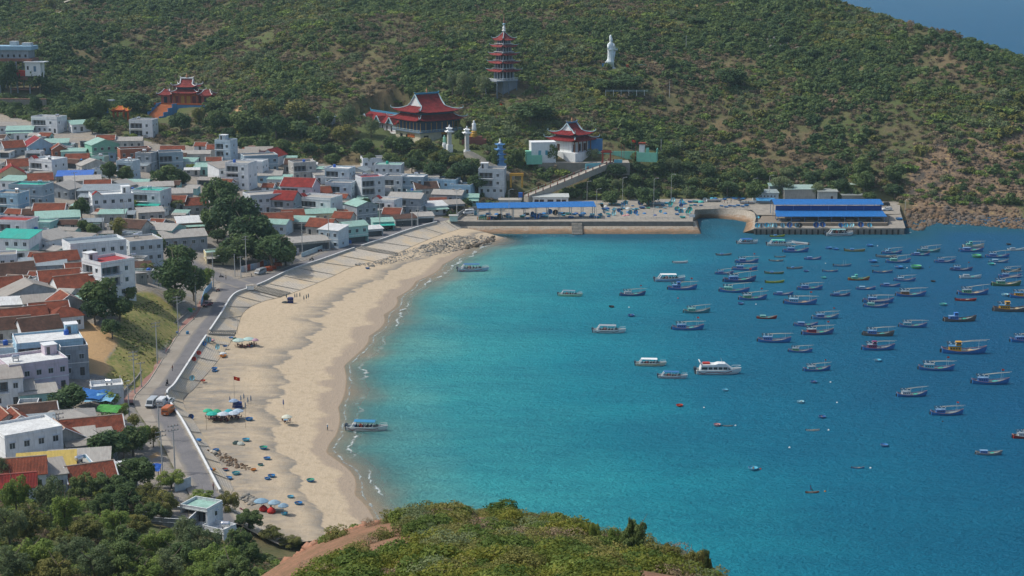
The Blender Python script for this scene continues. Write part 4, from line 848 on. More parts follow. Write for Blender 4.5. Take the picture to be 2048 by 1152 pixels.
    if 's' in ops:
        c = MB(); sw, sd, sh = min(3.2, w * .45), min(3.4, d * .4), 2.5; c2 = [(.5, 1.4, .1, 2.1, .1)]
        facade(c, (0, 0, 0), (1, 0, 0), sw, sh, (0, -1, 0), c2); facade(c, (sw, 0, 0), (0, 1, 0), sd, sh, (1, 0, 0), []); facade(c, (sw, sd, 0), (-1, 0, 0), sw, sh, (0, 1, 0), []); facade(c, (0, sd, 0), (0, -1, 0), sd, sh, (-1, 0, 0), []); c.box(-.2, sw + .2, -.25, sd + .2, sh, sh + .16, 1)
        sr = c.build('stair_room', [wm, trim], root, (X - sw - .3 if r.random() < .5 else -X + .3, Y - sd - .3, wh + .18)); mkobj('door', window_mesh(.9, 2, 'door'), sr, (.5, .09, .1))
    if roof == 'flat' and not set(ops) & set('tuk') and r.random() < .6: ops += r.choice('ttu')
    for ch, kd in (('t', 'steel'), ('u', 'blue'), ('k', 'teal')):
        if ch in ops:
            tx, ty = r.uniform(-.3, .3) * w, r.uniform(-.1, .3) * d; h0 = wh + .18 if roof == 'flat' else wh + rise * (.2 if roof[0] != 's' else .4)
            mkobj('water_tank', tank_mesh(kd), root, (tx, ty, h0 + (0 if roof == 'flat' else .0)), r.uniform(-.6, .6))
    if 'a' in ops:
        c = MB(); roof_slab(c, (-X, -Y - 2.4, 2.35), (X, -Y - 2.4, 2.35), (X, -Y, 2.9), (-X, -Y, 2.9), .06); aw = c.build('awning', sheet(ROOFC[r.choice('mmaqf')]), root)
        for x in (-X + .15, 0, X - .15): c = MB(); c.cyl((x, -Y - 2.25, -.6), (x, -Y - 2.25, 2.4), .05, n=6); c.build('post', plain('#8d9498'), aw)
    if 'G' in ops:
        c = MB(); gx0 = -X + .2; gw = min(3.4, w * .6); roof_slab(c, (gx0 - .3, -Y - .5, wh + .9), (gx0 - .3, -Y - .5 - .01, wh + .9), (gx0 + gw / 2, -Y - .5, wh + 2.3), (gx0 + gw / 2, -Y + 3, wh + 2.3)) if False else None
        for s in (0, 1):
            a = (gx0, -Y - .35, wh + .9) if s == 0 else (gx0 + gw, -Y + 2.6, wh + .9); b = (gx0, -Y + 2.6, wh + .9) if s == 0 else (gx0 + gw, -Y - .35, wh + .9)
            t1 = (gx0 + gw / 2, b[1], wh + 2.2); t2 = (gx0 + gw / 2, a[1], wh + 2.2); roof_slab(c, b, a, t2, t1, .12) if s == 0 else roof_slab(c, b, a, t2, t1, .12)
        pg = c.build('porch_roof', tile('#a8302c'), root); c = MB(); c.add([(gx0, -Y - .1, wh + .5), (gx0 + gw, -Y - .1, wh + .5), (gx0 + gw, -Y - .1, wh + .95), (gx0 + gw / 2, -Y - .1, wh + 2.15), (gx0, -Y - .1, wh + .95)], [(0, 1, 2, 3, 4)]); c.build('gable', trim, pg)
    return root
HS = [ # px, py(top), w, d, floors, rot, wall, roof, roofcolour, label, ops
 (14,244,9,8,1,15,'g','sf','e','grey shed-roofed house at the left edge of the top row'),(40,252,13,9,1,12,'b','sf','m','blue house under a pale green sheet roof, top left row','a'),
 (98,232,15,9,2,-18,'w','flat','a','white two-storey house with large dark openings, top left row','Bt'),(165,240,13,9,1,-20,'w','sf','m','white house with green sheet roof at the top row end','P'),
 (287,238,12,9,2,-6,'w','flat','e','white balconied house standing below the orange temple','Bt'),(75,272,12,13,1,28,'s','gy','v','blue gabled house with a pinkish red roof'),
 (24,280,10,9,1,25,'u','gx','o','old house with pale orange tiles at upper left edge'),(113,278,11,8,1,10,'t','sf','m','teal house behind the pinkish red roof'),(118,286,7,8,1,20,'k','gy','o','brick house with an orange gable roof'),
 (203,275,13,11,2,-24,'n','gy','m','tall green house with a pale green sheet roof','n'),(258,272,13,8,1,8,'c','gx','a','long pale-roofed house below the white balconied house'),(212,269,9,6,1,6,'c','gx','o','small orange tile roof beside the temple stairs'),
 (268,296,14,9,2,-14,'k','flat','a','unfinished red brick house with bare flat roof',''),(216,297,9,8,1,-6,'s','sf','m','small blue house with red doors and green roof'),(294,303,8,8,2,-14,'u','flat','e','plain grey concrete cube house',''),
 (155,306,10,6,1,4,'c','gx','o','low house with a dark orange tile roof'),(148,296,11,6,1,4,'t','sf','m','low house with pale green sheets'),(345,290,11,7,1,8,'c','gx','o','orange-tiled house at the foot of the temple trees'),
 (428,288,7,6,1,0,'c','gx','o','orange roof beside the narrow blue-white house'),(452,279,8,8,3,-16,'b','flat','e','narrow three-storey blue-white house','Bs'),(492,296,12,8,1,6,'g','gx','e','house with grey corrugated roof at upper centre'),
 (340,302,11,9,2,-8,'d','flat','e','dark slate-blue flat-roofed house','B'),(385,299,17,7,1,4,'c','gx','a','long grey roof right of the slate-blue house'),(376,316,8,7,1,-8,'w','sf','m','small white house with a green sheet roof'),
 (48,316,15,9,1,16,'c','gx','o','long dark red tile roof at upper left'),(96,316,13,10,2,-26,'w','flat','x','bright white villa with a small red gable','BLtG'),(22,328,11,9,1,20,'y','gy','r','cream house with bright red-orange roof'),
 (186,316,13,8,1,-24,'c','gy','a','grey patched roofs left of the small teal-roofed house'),(256,320,8,7,2,-14,'b','flat','x','little white-blue house with blue terrace','B'),(412,324,9,8,1,-6,'t','gx','m','turquoise-walled house with green roof'),
 (450,324,12,11,2,-30,'w','sf','e','large blank pale wall house left of the blue tank',"n"),(482,322,11,10,3,-14,'w','flat','a','white three-storey house with dark balconies and a blue tank','Bu'),
 (150,342,15,9,1,10,'c','sf','l','house with a blue solar-like roof strip'),(165,352,15,8,1,8,'c','sf','a','low tan flat roofs in mid village'),(62,366,15,9,2,-12,'d','flat','q','slate-blue house with a turquoise awning on top','tB'),
 (126,362,13,10,1,-22,'u','gy','a','tan asbestos gable roof left of the tiled ridge'),(195,358,11,7,1,4,'c','gx','o','orange tiled ridge in mid village'),(206,370,20,9,1,8,'u','sf','f','long pale metal shed roof'),
 (240,358,11,8,1,-24,'c','gy','a','tan gable roof behind the metal shed'),(305,362,17,8,1,-8,'c','gx','a','wide tan roof behind the turquoise-topped house'),(278,357,9,7,1,0,'t','gx','m','pale green roof right of tan gable'),(358,374,11,9,1,10,'u','gx','a','grey house with tan roof beside the grove'),
 (222,385,16,10,2,14,'w','flat','x','long white house with red gabled porch','LsGn'),(302,378,13,10,2,-14,'w','flat','q','white house with turquoise roof and awning','Ba'),(352,389,9,7,1,-4,'c','gx','o','orange-tiled house behind the palm'),(390,394,10,8,1,-14,'c','gx','o','low tiled house beside the big grove'),
 (22,384,11,9,2,-14,'s','flat','e','blue balconied house at the left edge','Bt'),(100,405,12,7,1,4,'c','gx','o','dark orange tile roof in the left village'),(115,424,16,9,1,8,'t','sf','m','turquoise open-fronted house with green sheets','a'),
 (28,436,14,9,2,-10,'w','flat','r','white house with a red roof terrace','B'),(80,440,11,8,1,-8,'t','flat','m','low turquoise house with parapet','t'),(386,434,13,9,1,-10,'k','sf','x','brick house with bright white metal roof','a'),(270,438,10,8,1,-20,'c','gx','h','reddish brown tile roof under the white house'),
 (318,444,17,10,1,-20,'t','gx','a','long turquoise-walled house with tan roof'),(362,458,17,11,1,-16,'u','gx','a','grey gabled house with small blue and red shutters'),(35,462,13,10,2,-10,'w','sf','q','tall white house under a turquoise canopy roof','n'),(90,460,13,12,1,-30,'w','gy','a','pale gabled house with tan roof on the left',''),
 (188,480,19,11,2,-22,'w','flat','f','large pale grey flat block with a bare side wall','n'),(282,475,12,12,2,-22,'g','flat','e','pale flat block beside the large bare one','t'),
 (110,502,14,8,1,-20,'c','gx','o','pair of orange tile roofs below the pale gable'),(28,524,12,10,1,20,'w','gx','h','white-gabled house with dark brown tiles'),(85,518,15,9,1,-8,'u','sf','f','low grey corrugated shed'),(155,524,8,7,1,-14,'c','gx','o','small tile roof beside the tall pale house'),
 (216,517,12,11,3,-38,'w','flat','v','tall pale house with open terracotta balcony and roof pillars','BsLc'),(118,538,13,9,1,-14,'c','gx','o','large orange tile roof in the left village'),(152,548,14,10,1,-24,'w','gx','o','white-verged orange tile house'),
 (15,552,9,9,1,20,'c','gx','o','tile roof at the left edge above the grey gable'),(58,560,18,10,1,-24,'u','gy','e','weathered concrete gable house'),(278,525,8,6,1,-10,'c','sf','h','rusty tile lean-to beside the tall pale house'),(90,586,13,9,1,-14,'u','gx','e','grey sheet roof above the red tile house'),
 (130,584,9,9,1,-24,'c','gy','o','narrow tile gable near the bank trees'),(96,603,11,8,1,-16,'w','gx','o','bright orange tile roof with white doors'),(128,612,9,8,1,-20,'w','hip','o','small white house with tiled hip roof'),(40,614,14,10,1,-20,'w','gx','o','white-gabled house with broad orange tiles'),
 (22,634,10,8,1,-14,'c','gx','h','dark tile roof above the blue building'),(76,632,11,9,1,-22,'w','gx','h','brown-tiled house at the edge of the sand','a'),(40,596,11,7,1,-6,'c','sf','x','shiny metal sheet roof among tiles'),(105,548,10,8,1,-8,'g','flat','a','pale flat roof with laundry and plants','k'),
 (95,672,17,12,2,-14,'s','flat','x','white and bright blue house with tanks on its roof','Busc'),(64,716,15,12,2,-24,'p','flat','x','lilac pink house with a roof room','sn'),(8,738,8,9,2,-14,'w','sf','e','white house cut by the left edge with dark balcony','B'),
 (213,768,8,6,1,-10,'w','flat','x','small white flat house at the road corner','t'),(65,808,11,8,1,-14,'w','gx','h','brown tile roof with white gable end'),(128,818,14,10,1,-10,'c','hip','a','house with a wide grey hip roof'),(178,836,15,9,1,-12,'c','gx','o','L-shaped red tile house by the lower road'),
 (118,846,9,9,1,-24,'c','gy','o','red tile gable in front of the grey hip roof'),(8,820,8,8,1,-24,'c','gy','o','red tile gable at the left edge'),(32,824,8,8,1,-24,'w','gy','o','small red tile gable beside the left edge'),(55,838,12,7,1,-10,'u','sf','f','grey sheets in front of the red gables'),
 (140,864,11,7,1,-10,'c','sf','a','pale sheet roof below the red tile gable','a'),(178,868,11,8,1,-16,'u','sf','e','grey lean-to with a red balcony rail','B'),(50,850,13,11,2,-28,'w','flat','x','big white and grey-blue house on the lower left','n'),(30,915,12,8,1,-8,'w','gx','o','orange tile house on the lower left edge'),
 (28,948,8,6,1,-8,'w','gx','r','bright red roof at the lower left edge'),(92,914,12,8,1,-6,'b','sf','z','house with a mustard sheet roof'),(84,930,9,8,1,-16,'w','sf','e','grey-roofed white house in the lower left'),(130,930,11,9,1,-20,'s','flat','a','small white-blue flat house above the lower trees','n'),
 (178,926,10,8,1,-18,'c','gx','o','red tile roof above the lower trees'),(158,908,13,7,1,-4,'c','sf','a','pale grey sheet roof beside the palm'),(226,932,10,6,1,-4,'c','sf','x','pale sheet roof below the palm'),
 (518,292,13,8,1,6,'g','gx','e','grey metal roof left of the steep red roof'),(546,296,10,10,1,-20,'w','gy','r','house with a steep bright red roof'),(518,308,16,10,2,-12,'d','flat','e','blue flat-roofed house below the steep red roof'),(506,320,12,9,2,-10,'w','flat','x','white flat house in the upper centre row','B'),
 (597,316,13,7,1,0,'c','gx','h','brown tile roof at the edge of the temple trees'),(604,322,11,9,2,-16,'c','flat','e','grey house with two small balconies','B'),(540,343,11,8,1,4,'s','sf','a','blue house with grey roof behind the red-topped one'),(600,355,15,10,2,-14,'p','gx','r','lilac house with a bright red double roof','B'),
 (642,342,8,8,1,-14,'w','sf','a','small white house with pale roof in upper centre'),(680,333,12,9,2,-14,'b','flat','x','pale blue two-storey house with dark door bays','B'),(720,333,8,8,1,-18,'g','gy','f','dark grey gable beside the pale blue house'),
 (752,315,14,9,1,-4,'w','flat','a','white parapet house at the foot of the temple trees','t'),(778,326,13,9,2,-6,'g','flat','m','grey house with round windows and green awning','k'),(682,363,12,9,2,-10,'b','flat','a','blue-grey house with grey flat roof','B'),(740,351,11,9,3,-16,'g','flat','v','grey three-storey house with corner terrace','Bt'),
 (790,350,9,9,2,-10,'g','flat','e','grey house with glazed front in the right village','B'),(828,351,11,9,2,-10,'d','flat','x','blue parapet house in the right village','t'),(860,347,8,7,1,0,'w','sf','a','small pale house above the right village'),(890,356,13,9,1,-14,'s','flat','x','blue house with a white roof','t'),
 (925,368,10,8,1,-14,'s','flat','e','low blue house near the white van'),(850,362,11,8,1,-10,'c','gx','h','gabled house with reddish roof in the right village'),(815,383,15,10,2,-14,'u','gx','a','long asbestos-roofed grey house','B'),(898,378,14,9,1,-12,'u','gx','a','rough concrete house with grey gable roof'),(868,403,10,8,1,-14,'w','sf','x','whitewashed house with white metal roof by the road','a'),
 (940,388,8,6,1,0,'t','sf','m','turquoise hut with green sheets near the white van','a'),(985,336,12,10,3,-6,'g','flat','e','pale grey three-storey house beside the yellow gate','Bs'),
 (527,384,15,11,2,-18,'g','flat','a','grey house with bare flat roof above the grove','n'),(572,380,10,10,2,-14,'u','gx','r','grey balconied house with small red gables','B'),(640,392,16,11,2,-22,'w','flat','a','long white house with an orange gablet','BG'),(722,398,10,11,2,-26,'u','gy','m','grey gabled house with green roof','n'),
 (775,396,10,9,2,-20,'w','flat','a','white house with orange-red trim near the road','BG'),(552,424,13,9,1,14,'c','gx','o','orange tiles beside the big grove'),(585,418,9,7,1,10,'c','gx','o','tile roof with creeper beside the grove'),(552,437,11,8,1,-12,'b','gx','m','blue house with green sheet roof near the grove'),
 (600,434,11,8,1,-10,'c','sf','m','open shed with grey and green roof','o'),(640,416,13,8,1,-6,'y','gx','m','cream house with pale green roof'),(645,436,11,9,1,-20,'c','gx','o','orange tile house by the road'),(667,450,9,8,2,-26,'b','sf','x','white-blue two-storey house by the road',''),
 (705,441,10,8,2,-24,'t','gx','m','turquoise house with dark ground floor','o'),(688,422,8,7,1,-14,'c','gx','o','bright orange roof behind the turquoise house'),(615,474,16,7,1,20,'c','sf','a','long brown-roofed shed beside the road fence','o'),(737,452,11,5,1,16,'g','sf','x','market stall with white sheet roof','o'),
 (765,436,9,6,1,14,'t','sf','m','market stall with pale green sheets','oa'),(786,414,8,7,1,-10,'c','gx','o','orange tile roof behind the market stalls'),(808,430,10,6,1,14,'c','sf','h','old brown hut beside the road','o'),(437,500,10,7,1,10,'y','flat','m','cream yellow house with pale green roof by the junction','Ba'),
 (845,425,9,6,1,14,'g','sf','a','grey lean-to shop at the far road','o'),(905,400,9,7,1,-12,'u','sf','e','dark workshop near the road end','o'),(760,372,10,8,1,-10,'c','gx','a','tan roof in the right village'),(700,345,10,7,1,-8,'g','sf','a','grey lean-to between pale houses'),(640,372,9,8,1,-12,'c','gx','o','dark tile roof behind the lilac house'),
 (560,350,10,8,1,-8,'w','sf','m','white house with green sheets in upper centre'),(470,352,10,8,1,-10,'w','flat','e','low white house left of the grove top',''),(80,345,10,8,1,-10,'c','gx','o','tile roof below the bright white villa'),(30,352,10,8,1,-10,'w','sf','m','white house with green sheets at the left'),
 (225,420,10,6,1,4,'c','sf','m','pale green lean-to below the long white house'),(300,415,10,7,1,-14,'c','sf','a','pale shed roof below the turquoise-topped house'),(45,490,10,8,1,-8,'w','sf','m','white house with dark balcony under the canopy roof','B'),(150,468,12,8,1,-20,'b','sf','e','low blue wall house before the bare block','n'),(5,505,9,8,2,-8,'w','flat','e','white house at the left edge in mid village',''),
 (15,690,12,9,1,-8,'b','flat','e','blue terrace roof at the left edge','tu'),(145,690,7,8,2,-14,'u','flat','e','weathered grey annex of the blue house','n'),(30,765,9,8,1,-14,'w','sf','a','grey lean-to under the lilac house'),(75,775,9,6,1,-14,'t','sf','a','grey roof under the lilac house')]
for i, h in enumerate(HS):
    h = list(h); h[5] = abs(h[5]) + 8 if h[1] > 470 or i % 3 == 0 else h[5]
    house(*h[:9], lab=h[9], ops=h[10] if len(h) > 10 else '')
# houses at the beach end
p = U(395, 1068, 5.2); house(0, 0, 6.5, 5.5, 2, -24, 'w', 'flat', 'm', 'two-level white house at the end of the beach', 'B', 2.9, pos=(p.x, p.y + 5, 3.6))
p = U(330, 1080, 5.5); house(0, 0, 10, 7, 1, -10, 'u', 'flat', 'e', 'low concrete house among trees at the beach end', 'n', pos=(p.x, p.y + 6, 4.6))
p = U(430, 1085, 5.0); house(0, 0, 5.5, 4, 1, -30, 'w', 'flat', 'x', 'white block with open windows below the two-level house', 'B', 2.7, pos=(p.x, p.y + 5, 3.2))
# ------------------------------------------------------------------ temples, pagoda, statues
RED = tile('#8f2a2c'); BLUT = plain('#3f86a6', .6); WHT = paint('#dfe3e2', .7, .3); CREAM = paint('#cfc8ae', .8, .5); DBLU = paint('#3d5068', .7, .4); ORG = paint('#c0602c', .7, .3); LBL = paint('#4f86b8', .7, .4); PAL = plain('#a9c4c9', .6); DARK = plain('#20242a', .7)
def rectroof(mb, w0, d0, w1, d1, z0, h, up=.7, mi=0, ns=10, ntt=6, bend=1.5):
    """curved, up-swept hip skirt from eave rectangle (w0,d0) to (w1,d1)"""
    for sd in range(4):
        rows = []
        for j in range(ntt + 1):
            t = j / ntt; hx = (w0 + (w1 - w0) * t) / 2; hy = (d0 + (d1 - d0) * t) / 2; row = []
            for i in range(ns + 1):
                s = -1 + 2 * i / ns; k = abs(s) ** 5 * (1 - t) ** 2; f = 1 + .05 * k; z = z0 + h * t ** bend + up * k
                x, y = {0: (s * hx, -hy), 1: (hx, s * hy), 2: (-s * hx, hy), 3: (-hx, -s * hy)}[sd]; row.append((x * f, y * f, z))
            rows.append(row)
        vs = [p for r in rows for p in r]; n = ns + 1; fs = []; uv = []
        for j in range(ntt):
            for i in range(ns): fs.append((j*n+i, j*n+i+1, (j+1)*n+i+1, (j+1)*n+i)); uv.append([(i*w0/ns, j), ((i+1)*w0/ns, j), ((i+1)*w0/ns, j+1), (i*w0/ns, j+1)])
        mb.add(vs, fs, mi, uv)
        mb.add([(x, y, z - .25) for x, y, z in vs[:n]] + vs[:n], [(i, i+1, n+i+1, n+i) for i in range(ns)], mi)
    mb.quad((-w0/2, -d0/2, z0 - .2), (-w0/2, d0/2, z0 - .2), (w0/2, d0/2, z0 - .2), (w0/2, -d0/2, z0 - .2), mi)
def hips(w0, d0, w1, d1, z0, h, up, r, mat, root, name='hip_ridge', bend=1.5, curl=.8):
    for a in (-1, 1):
        for b in (-1, 1):
            pts = []
            for j in range(7):
                t = 1 - j / 6; f = 1 + .05 * (1 - t) ** 2; pts.append(Vector((a * (w0 + (w1-w0)*t)/2*f, b * (d0 + (d1-d0)*t)/2*f, z0 + h*t**bend + up*(1-t)**2 + r*.6)))
            e = pts[-1]; o = Vector((a, b, 0)).normalized(); pts += [e + o*curl*.7 + Vector((0, 0, curl*.45)), e + o*curl*.9 + Vector((0, 0, curl*1.2)), e + o*curl*.5 + Vector((0, 0, curl*1.6))]
            m = MB(); m.tube(pts, [r]*7 + [r*.8, r*.6, r*.3], 6); m.build(name, mat, root)
def tiered_hall(root, W, D, z1, lower, upper, trimmat, ridgemat, gable=True, up=.9):
    """lower = (eave overhang, rise, inner inset); upper = (wall h, eave overhang, rise skirt, rise gable)"""
    oh, rise, ins = lower; w0, d0 = W + 2*oh, D + 2*oh; w1, d1 = W - 2*ins, D - 2*ins
    m = MB(); rectroof(m, w0, d0, w1, d1, z1, rise, up); r1 = m.build('lower_roof', RED, root); hips(w0, d0, w1, d1, z1, rise, up, .22, trimmat, r1)
    wh, oh2, rs, rg = upper; z2 = z1 + rise + wh; m = MB(); m.box(-w1/2, w1/2, -d1/2, d1/2, z1 + rise - .3, z2); m.build('upper_wall', DBLU, root)
    a0, b0 = w1 + 2*oh2, d1 + 2*oh2; a1, b1 = w1 * .72, d1 * .62; m = MB(); rectroof(m, a0, b0, a1, b1, z2 - .1, rs, up)
    # upper gabled part, concave slopes
    z3 = z2 + rs - .1; ys = [1, .72, .45, .2, 0]; zs = [z3 + rg * (1 - y) ** 1.25 for y in ys]
    for sgn in (-1, 1):
        for i in range(4):
            A = [(-a1/2*sgn*-1, sgn*b1/2*ys[i], zs[i]), (a1/2*sgn*-1, sgn*b1/2*ys[i], zs[i]), (a1/2*sgn*-1, sgn*b1/2*ys[i+1], zs[i+1]), (-a1/2*sgn*-1, sgn*b1/2*ys[i+1], zs[i+1])]
            m.quad(*A, 0, [(0, i), (a1, i), (a1, i+1), (0, i+1)])
    r2 = m.build('upper_roof', RED, root); hips(a0, b0, a1, b1, z2 - .1, rs, up, .24, trimmat, r2)
    for s in (-1, 1):
        m = MB(); x = s * (a1/2 - .25); pts = [(x, b1/2*y, z) for y, z in zip(ys, zs)] + [(x, -b1/2*y, z) for y, z in list(zip(ys, zs))[-2::-1]]; m.add(pts, [tuple(range(len(pts)))]); m.build('gable', WHT, r2)
        m = MB(); m.tube([Vector((s*a1/2, b1/2*y, z + .15)) for y, z in zip(ys, zs)] + [Vector((s*a1/2, -b1/2*y, z + .15)) for y, z in list(zip(ys, zs))[-2::-1]], .34, 6); m.build('verge', trimmat, r2)
    m = MB(); zr = zs[-1]; m.tube([Vector((-a1/2 - .5, 0, zr + 1.3)), Vector((-a1/2 + .3, 0, zr + .5)), Vector((0, 0, zr + .45)), Vector((a1/2 - .3, 0, zr + .5)), Vector((a1/2 + .5, 0, zr + 1.3))], [.2, .4, .4, .4, .2], 7)
    m.box(-a1/2, a1/2, -.2, .2, zr, zr + .9); rd = m.build('ridge', ridgemat, r2)
    m = MB(); m.lathe([(.5, 0), (.3, .4), (.6, .9), (.35, 1.3), (.15, 1.9), (.04, 2.6)], 10, c=(0, 0, zr + .85)); m.build('finial', plain('#b9835a', .5), rd)
    return zr
def colonnade(root, W, D, z0, z1, n, mat, inset=.25, r=.22, m_name='column'):
    pts = []
    for i in range(n + 1): t = -1 + 2*i/n; pts += [(t*(W/2 - inset), -D/2 + inset), (t*(W/2 - inset), D/2 - inset)]
    for i in range(1, n): t = -1 + 2*i/n; pts += [(-W/2 + inset, t*(D/2 - inset)), (W/2 - inset, t*(D/2 - inset))]
    me = None
    for x, y in pts:
        if me is None: b = MB(); b.cyl((0, 0, 0), (0, 0, z1 - z0), r, n=8); o = b.build(m_name, mat, root, (x, y, z0)); me = o.data
        else: mkobj(m_name, me, root, (x, y, z0))
def boxpart(root, name, mat, *b):
    m = MB(); m.box(*b); return m.build(name, mat, root)
# main temple
def corner_place(px, py, Y, W, D, th):
    c = UY(px, py, Y); o = Matrix.Rotation(th, 3, 'Z') @ Vector((W/2, D/2, 0)); return c + o
th = R(38); W_, D_ = 23.5, 22; p = corner_place(841, 286, 792, W_, D_, th)
t = thing('temple', 'large red-roofed temple hall with blue ridges above the village', 'temple', p, th)
m = MB(); facade(m, (-W_/2, -D_/2, -6), (1, 0, 0), W_, 10.8, (0, -1, 0), [(W_*.55, W_*.7, 6.2, 9.6, .8), (2, 5, 7, 9.4, .25), (W_-5, W_-2.4, 7, 9.4, .25)], 0, 1); facade(m, (W_/2, -D_/2, -6), (0, 1, 0), D_, 10.8, (1, 0, 0), []); facade(m, (W_/2, D_/2, -6), (-1, 0, 0), W_, 10.8, (0, 1, 0), []); facade(m, (-W_/2, D_/2, -6), (0, -1, 0), D_, 10.8, (-1, 0, 0), [(4, 6.4, 6.6, 9.4, .3), (9, 11.4, 6.6, 9.4, .3)], 0, 1); m.build('wall', [CREAM, DARK], t)
boxpart(t, 'sign_panel', paint('#c78a2c', .6, .3), W_*.04, W_*.26, -D_/2 - .25, -D_/2 - .02, 3.4, 4.6); boxpart(t, 'side_panel', paint('#b9652c', .6, .3), -W_/2 - .2, -W_/2 - .02, -D_/2 + 5, -D_/2 + 11, 2.2, 3.9)
boxpart(t, 'gallery_floor', paint('#6d7f92', .8, .5), -W_/2 - 1.2, W_/2 + 1.2, -D_/2 - 1.2, D_/2 + 1.2, 4.8, 5.3); boxpart(t, 'inner_wall', DBLU, -W_/2 + 1.6, W_/2 - 1.6, -D_/2 + 1.6, D_/2 - 1.6, 5.3, 10.6); colonnade(t, W_, D_, 5.3, 10.4, 7, paint('#b08a55', .7, .4))
boxpart(t, 'beam', paint('#33465c', .7, .3), -W_/2 - .1, W_/2 + .1, -D_/2 - .1, D_/2 + .1, 9.6, 10.7)
for s in range(4):
    m = MB(); L = (W_ if s % 2 == 0 else D_) + 2.2; m.box(-L/2, L/2, -.06, .06, .75, .9); nb = int(L / .9)
    for i in range(nb + 1): m.box(-L/2 + i*L/nb - .05, -L/2 + i*L/nb + .05, -.05, .05, 0, .76)
    off = (D_ if s % 2 == 0 else W_)/2 + 1.05; a = s * math.pi/2; m.build('railing', PAL, t, (math.sin(a)*off, -math.cos(a)*off, 5.3), a)
tiered_hall(t, W_, D_, 10.8, (2.0, 2.6, 1.8), (1.5, 2.4, 2.4, 5.6), PAL, BLUT, up=1.1)
# wing with three gablets
tw = thing('temple_wing', 'white temple wing with three blue-trimmed gablets on a red roof', 'temple wing', p, th); y0 = D_/2; L = 34; x0 = -W_/2 + 1.5; wd = 12
m = MB(); ops = [(2 + 4.2*i, 3.4 + 4.2*i, 8.2, 11, .3) for i in range(7)]; facade(m, (x0, y0 + L, -5), (0, -1, 0), L, 12.5, (-1, 0, 0), ops + [(2.5 + 3.6*i, 4.5 + 3.6*i, 4.6, 6.6, .5) for i in range(5)], 0, 1); facade(m, (x0, y0, -5), (1, 0, 0), wd, 12.5, (0, -1, 0), []); facade(m, (x0 + wd, y0, -5), (0, 1, 0), L, 12.5, (1, 0, 0), []); facade(m, (x0 + wd, y0 + L, -5), (-1, 0, 0), wd, 12.5, (0, 1, 0), []); m.build('wall', [WHT, DARK], tw)
boxpart(tw, 'gallery_floor', WHT, x0 - 1.6, x0 - .02, y0 + .5, y0 + L, 2.4, 2.75); m = MB(); m.box(x0 - 1.55, x0 - 1.4, y0 + .5, y0 + L, 3.5, 3.65)
for i in range(35): m.box(x0 - 1.53, x0 - 1.42, y0 + .6 + i * .96, y0 + .7 + i * .96, 2.75, 3.5)
m.build('railing', paint('#8a4a40', .7, .3), tw)
m = MB(); roof_slab(m, (x0 - 1.6, y0 + L + .6, 7.0), (x0 - 1.6, y0 - .5, 7.0), (x0 + wd*.5, y0 - .5, 11), (x0 + wd*.5, y0 + L + .6, 11)); roof_slab(m, (x0 + wd + 1.2, y0 - .5, 7.0), (x0 + wd + 1.2, y0 + L + .6, 7.0), (x0 + wd*.5, y0 + L + .6, 11), (x0 + wd*.5, y0 - .5, 11)); rw = m.build('roof', RED, tw)
m = MB(); m.box(x0 + wd*.5 - .3, x0 + wd*.5 + .3, y0, y0 + L, 11, 12); m.tube([Vector((x0 + wd*.5, y0 + L, 11.6)), Vector((x0 + wd*.5, y0 + L + .8, 12.8))], [.3, .15], 6); m.build('ridge', BLUT, rw)
for i in range(3):
    yc = y0 + 5 + i * 11.5; m = MB(); a, b, c = (x0 - 2.0, yc - 3, 7.2), (x0 - 2.0, yc + 3, 7.2), (x0 - 2.0, yc, 10.2); k = Vector((wd*.45, 0, 0)); roof_slab(m, a, Vector(a) + k, Vector(c) + k, c, .15); roof_slab(m, Vector(b) + k, b, c, Vector(c) + k, .15); gb = m.build('gablet_roof', RED, tw)
    m = MB(); m.add([(x0 - 1.5, yc - 2.8, 7.2), (x0 - 1.5, yc + 2.8, 7.2), (x0 - 1.5, yc, 10.0)], [(0, 2, 1)]); m.build('gablet', plain('#7db3c0', .6), gb); m = MB(); m.tube([Vector((x0 - 2.1, yc - 3.4, 7.0)), Vector((x0 - 2.1, yc - 2.4, 7.9)), Vector((x0 - 2.1, yc, 10.5)), Vector((x0 - 2.1, yc + 2.4, 7.9)), Vector((x0 - 2.1, yc + 3.4, 7.0))], .3, 6); m.build('verge', PAL, gb)
# small red temple
th = R(47); W_, D_ = 12.5, 14.5; p = corner_place(1149, 309, 772, W_, D_, th); t = thing('temple', 'smaller red-roofed temple with white ridges on a terrace over the harbour', 'temple', p, th)
boxpart(t, 'plinth', WHT, -W_/2 - 2, W_/2 + 2, -D_/2 - 2.2, D_/2 + 2, -5, .9)
m = MB(); facade(m, (-W_/2, -D_/2 + 2, .9), (1, 0, 0), W_, 5.7, (0, -1, 0), [(1.2 + 3.9*i, 3.4 + 3.9*i, .1, 3.6, .4) for i in range(3)], 0, 1); facade(m, (W_/2, -D_/2 + 2, .9), (0, 1, 0), D_ - 2, 5.7, (1, 0, 0), []); facade(m, (W_/2, D_/2, .9), (-1, 0, 0), W_, 5.7, (0, 1, 0), []); facade(m, (-W_/2, D_/2, .9), (0, -1, 0), D_ - 2, 5.7, (-1, 0, 0), [(3, 5, .1, 3.4, .4)], 0, 1); m.build('wall', [WHT, paint('#5a3a30', .7, .2)], t); colonnade(t, W_, D_, .9, 6.4, 4, paint('#7d5a48', .7, .3), r=.26)
tiered_hall(t, W_, D_, 6.4, (2.0, 1.9, 1.2), (1.0, 1.9, 1.6, 3.4), PAL, paint('#5d7f9c', .6, .2), up=1.1)
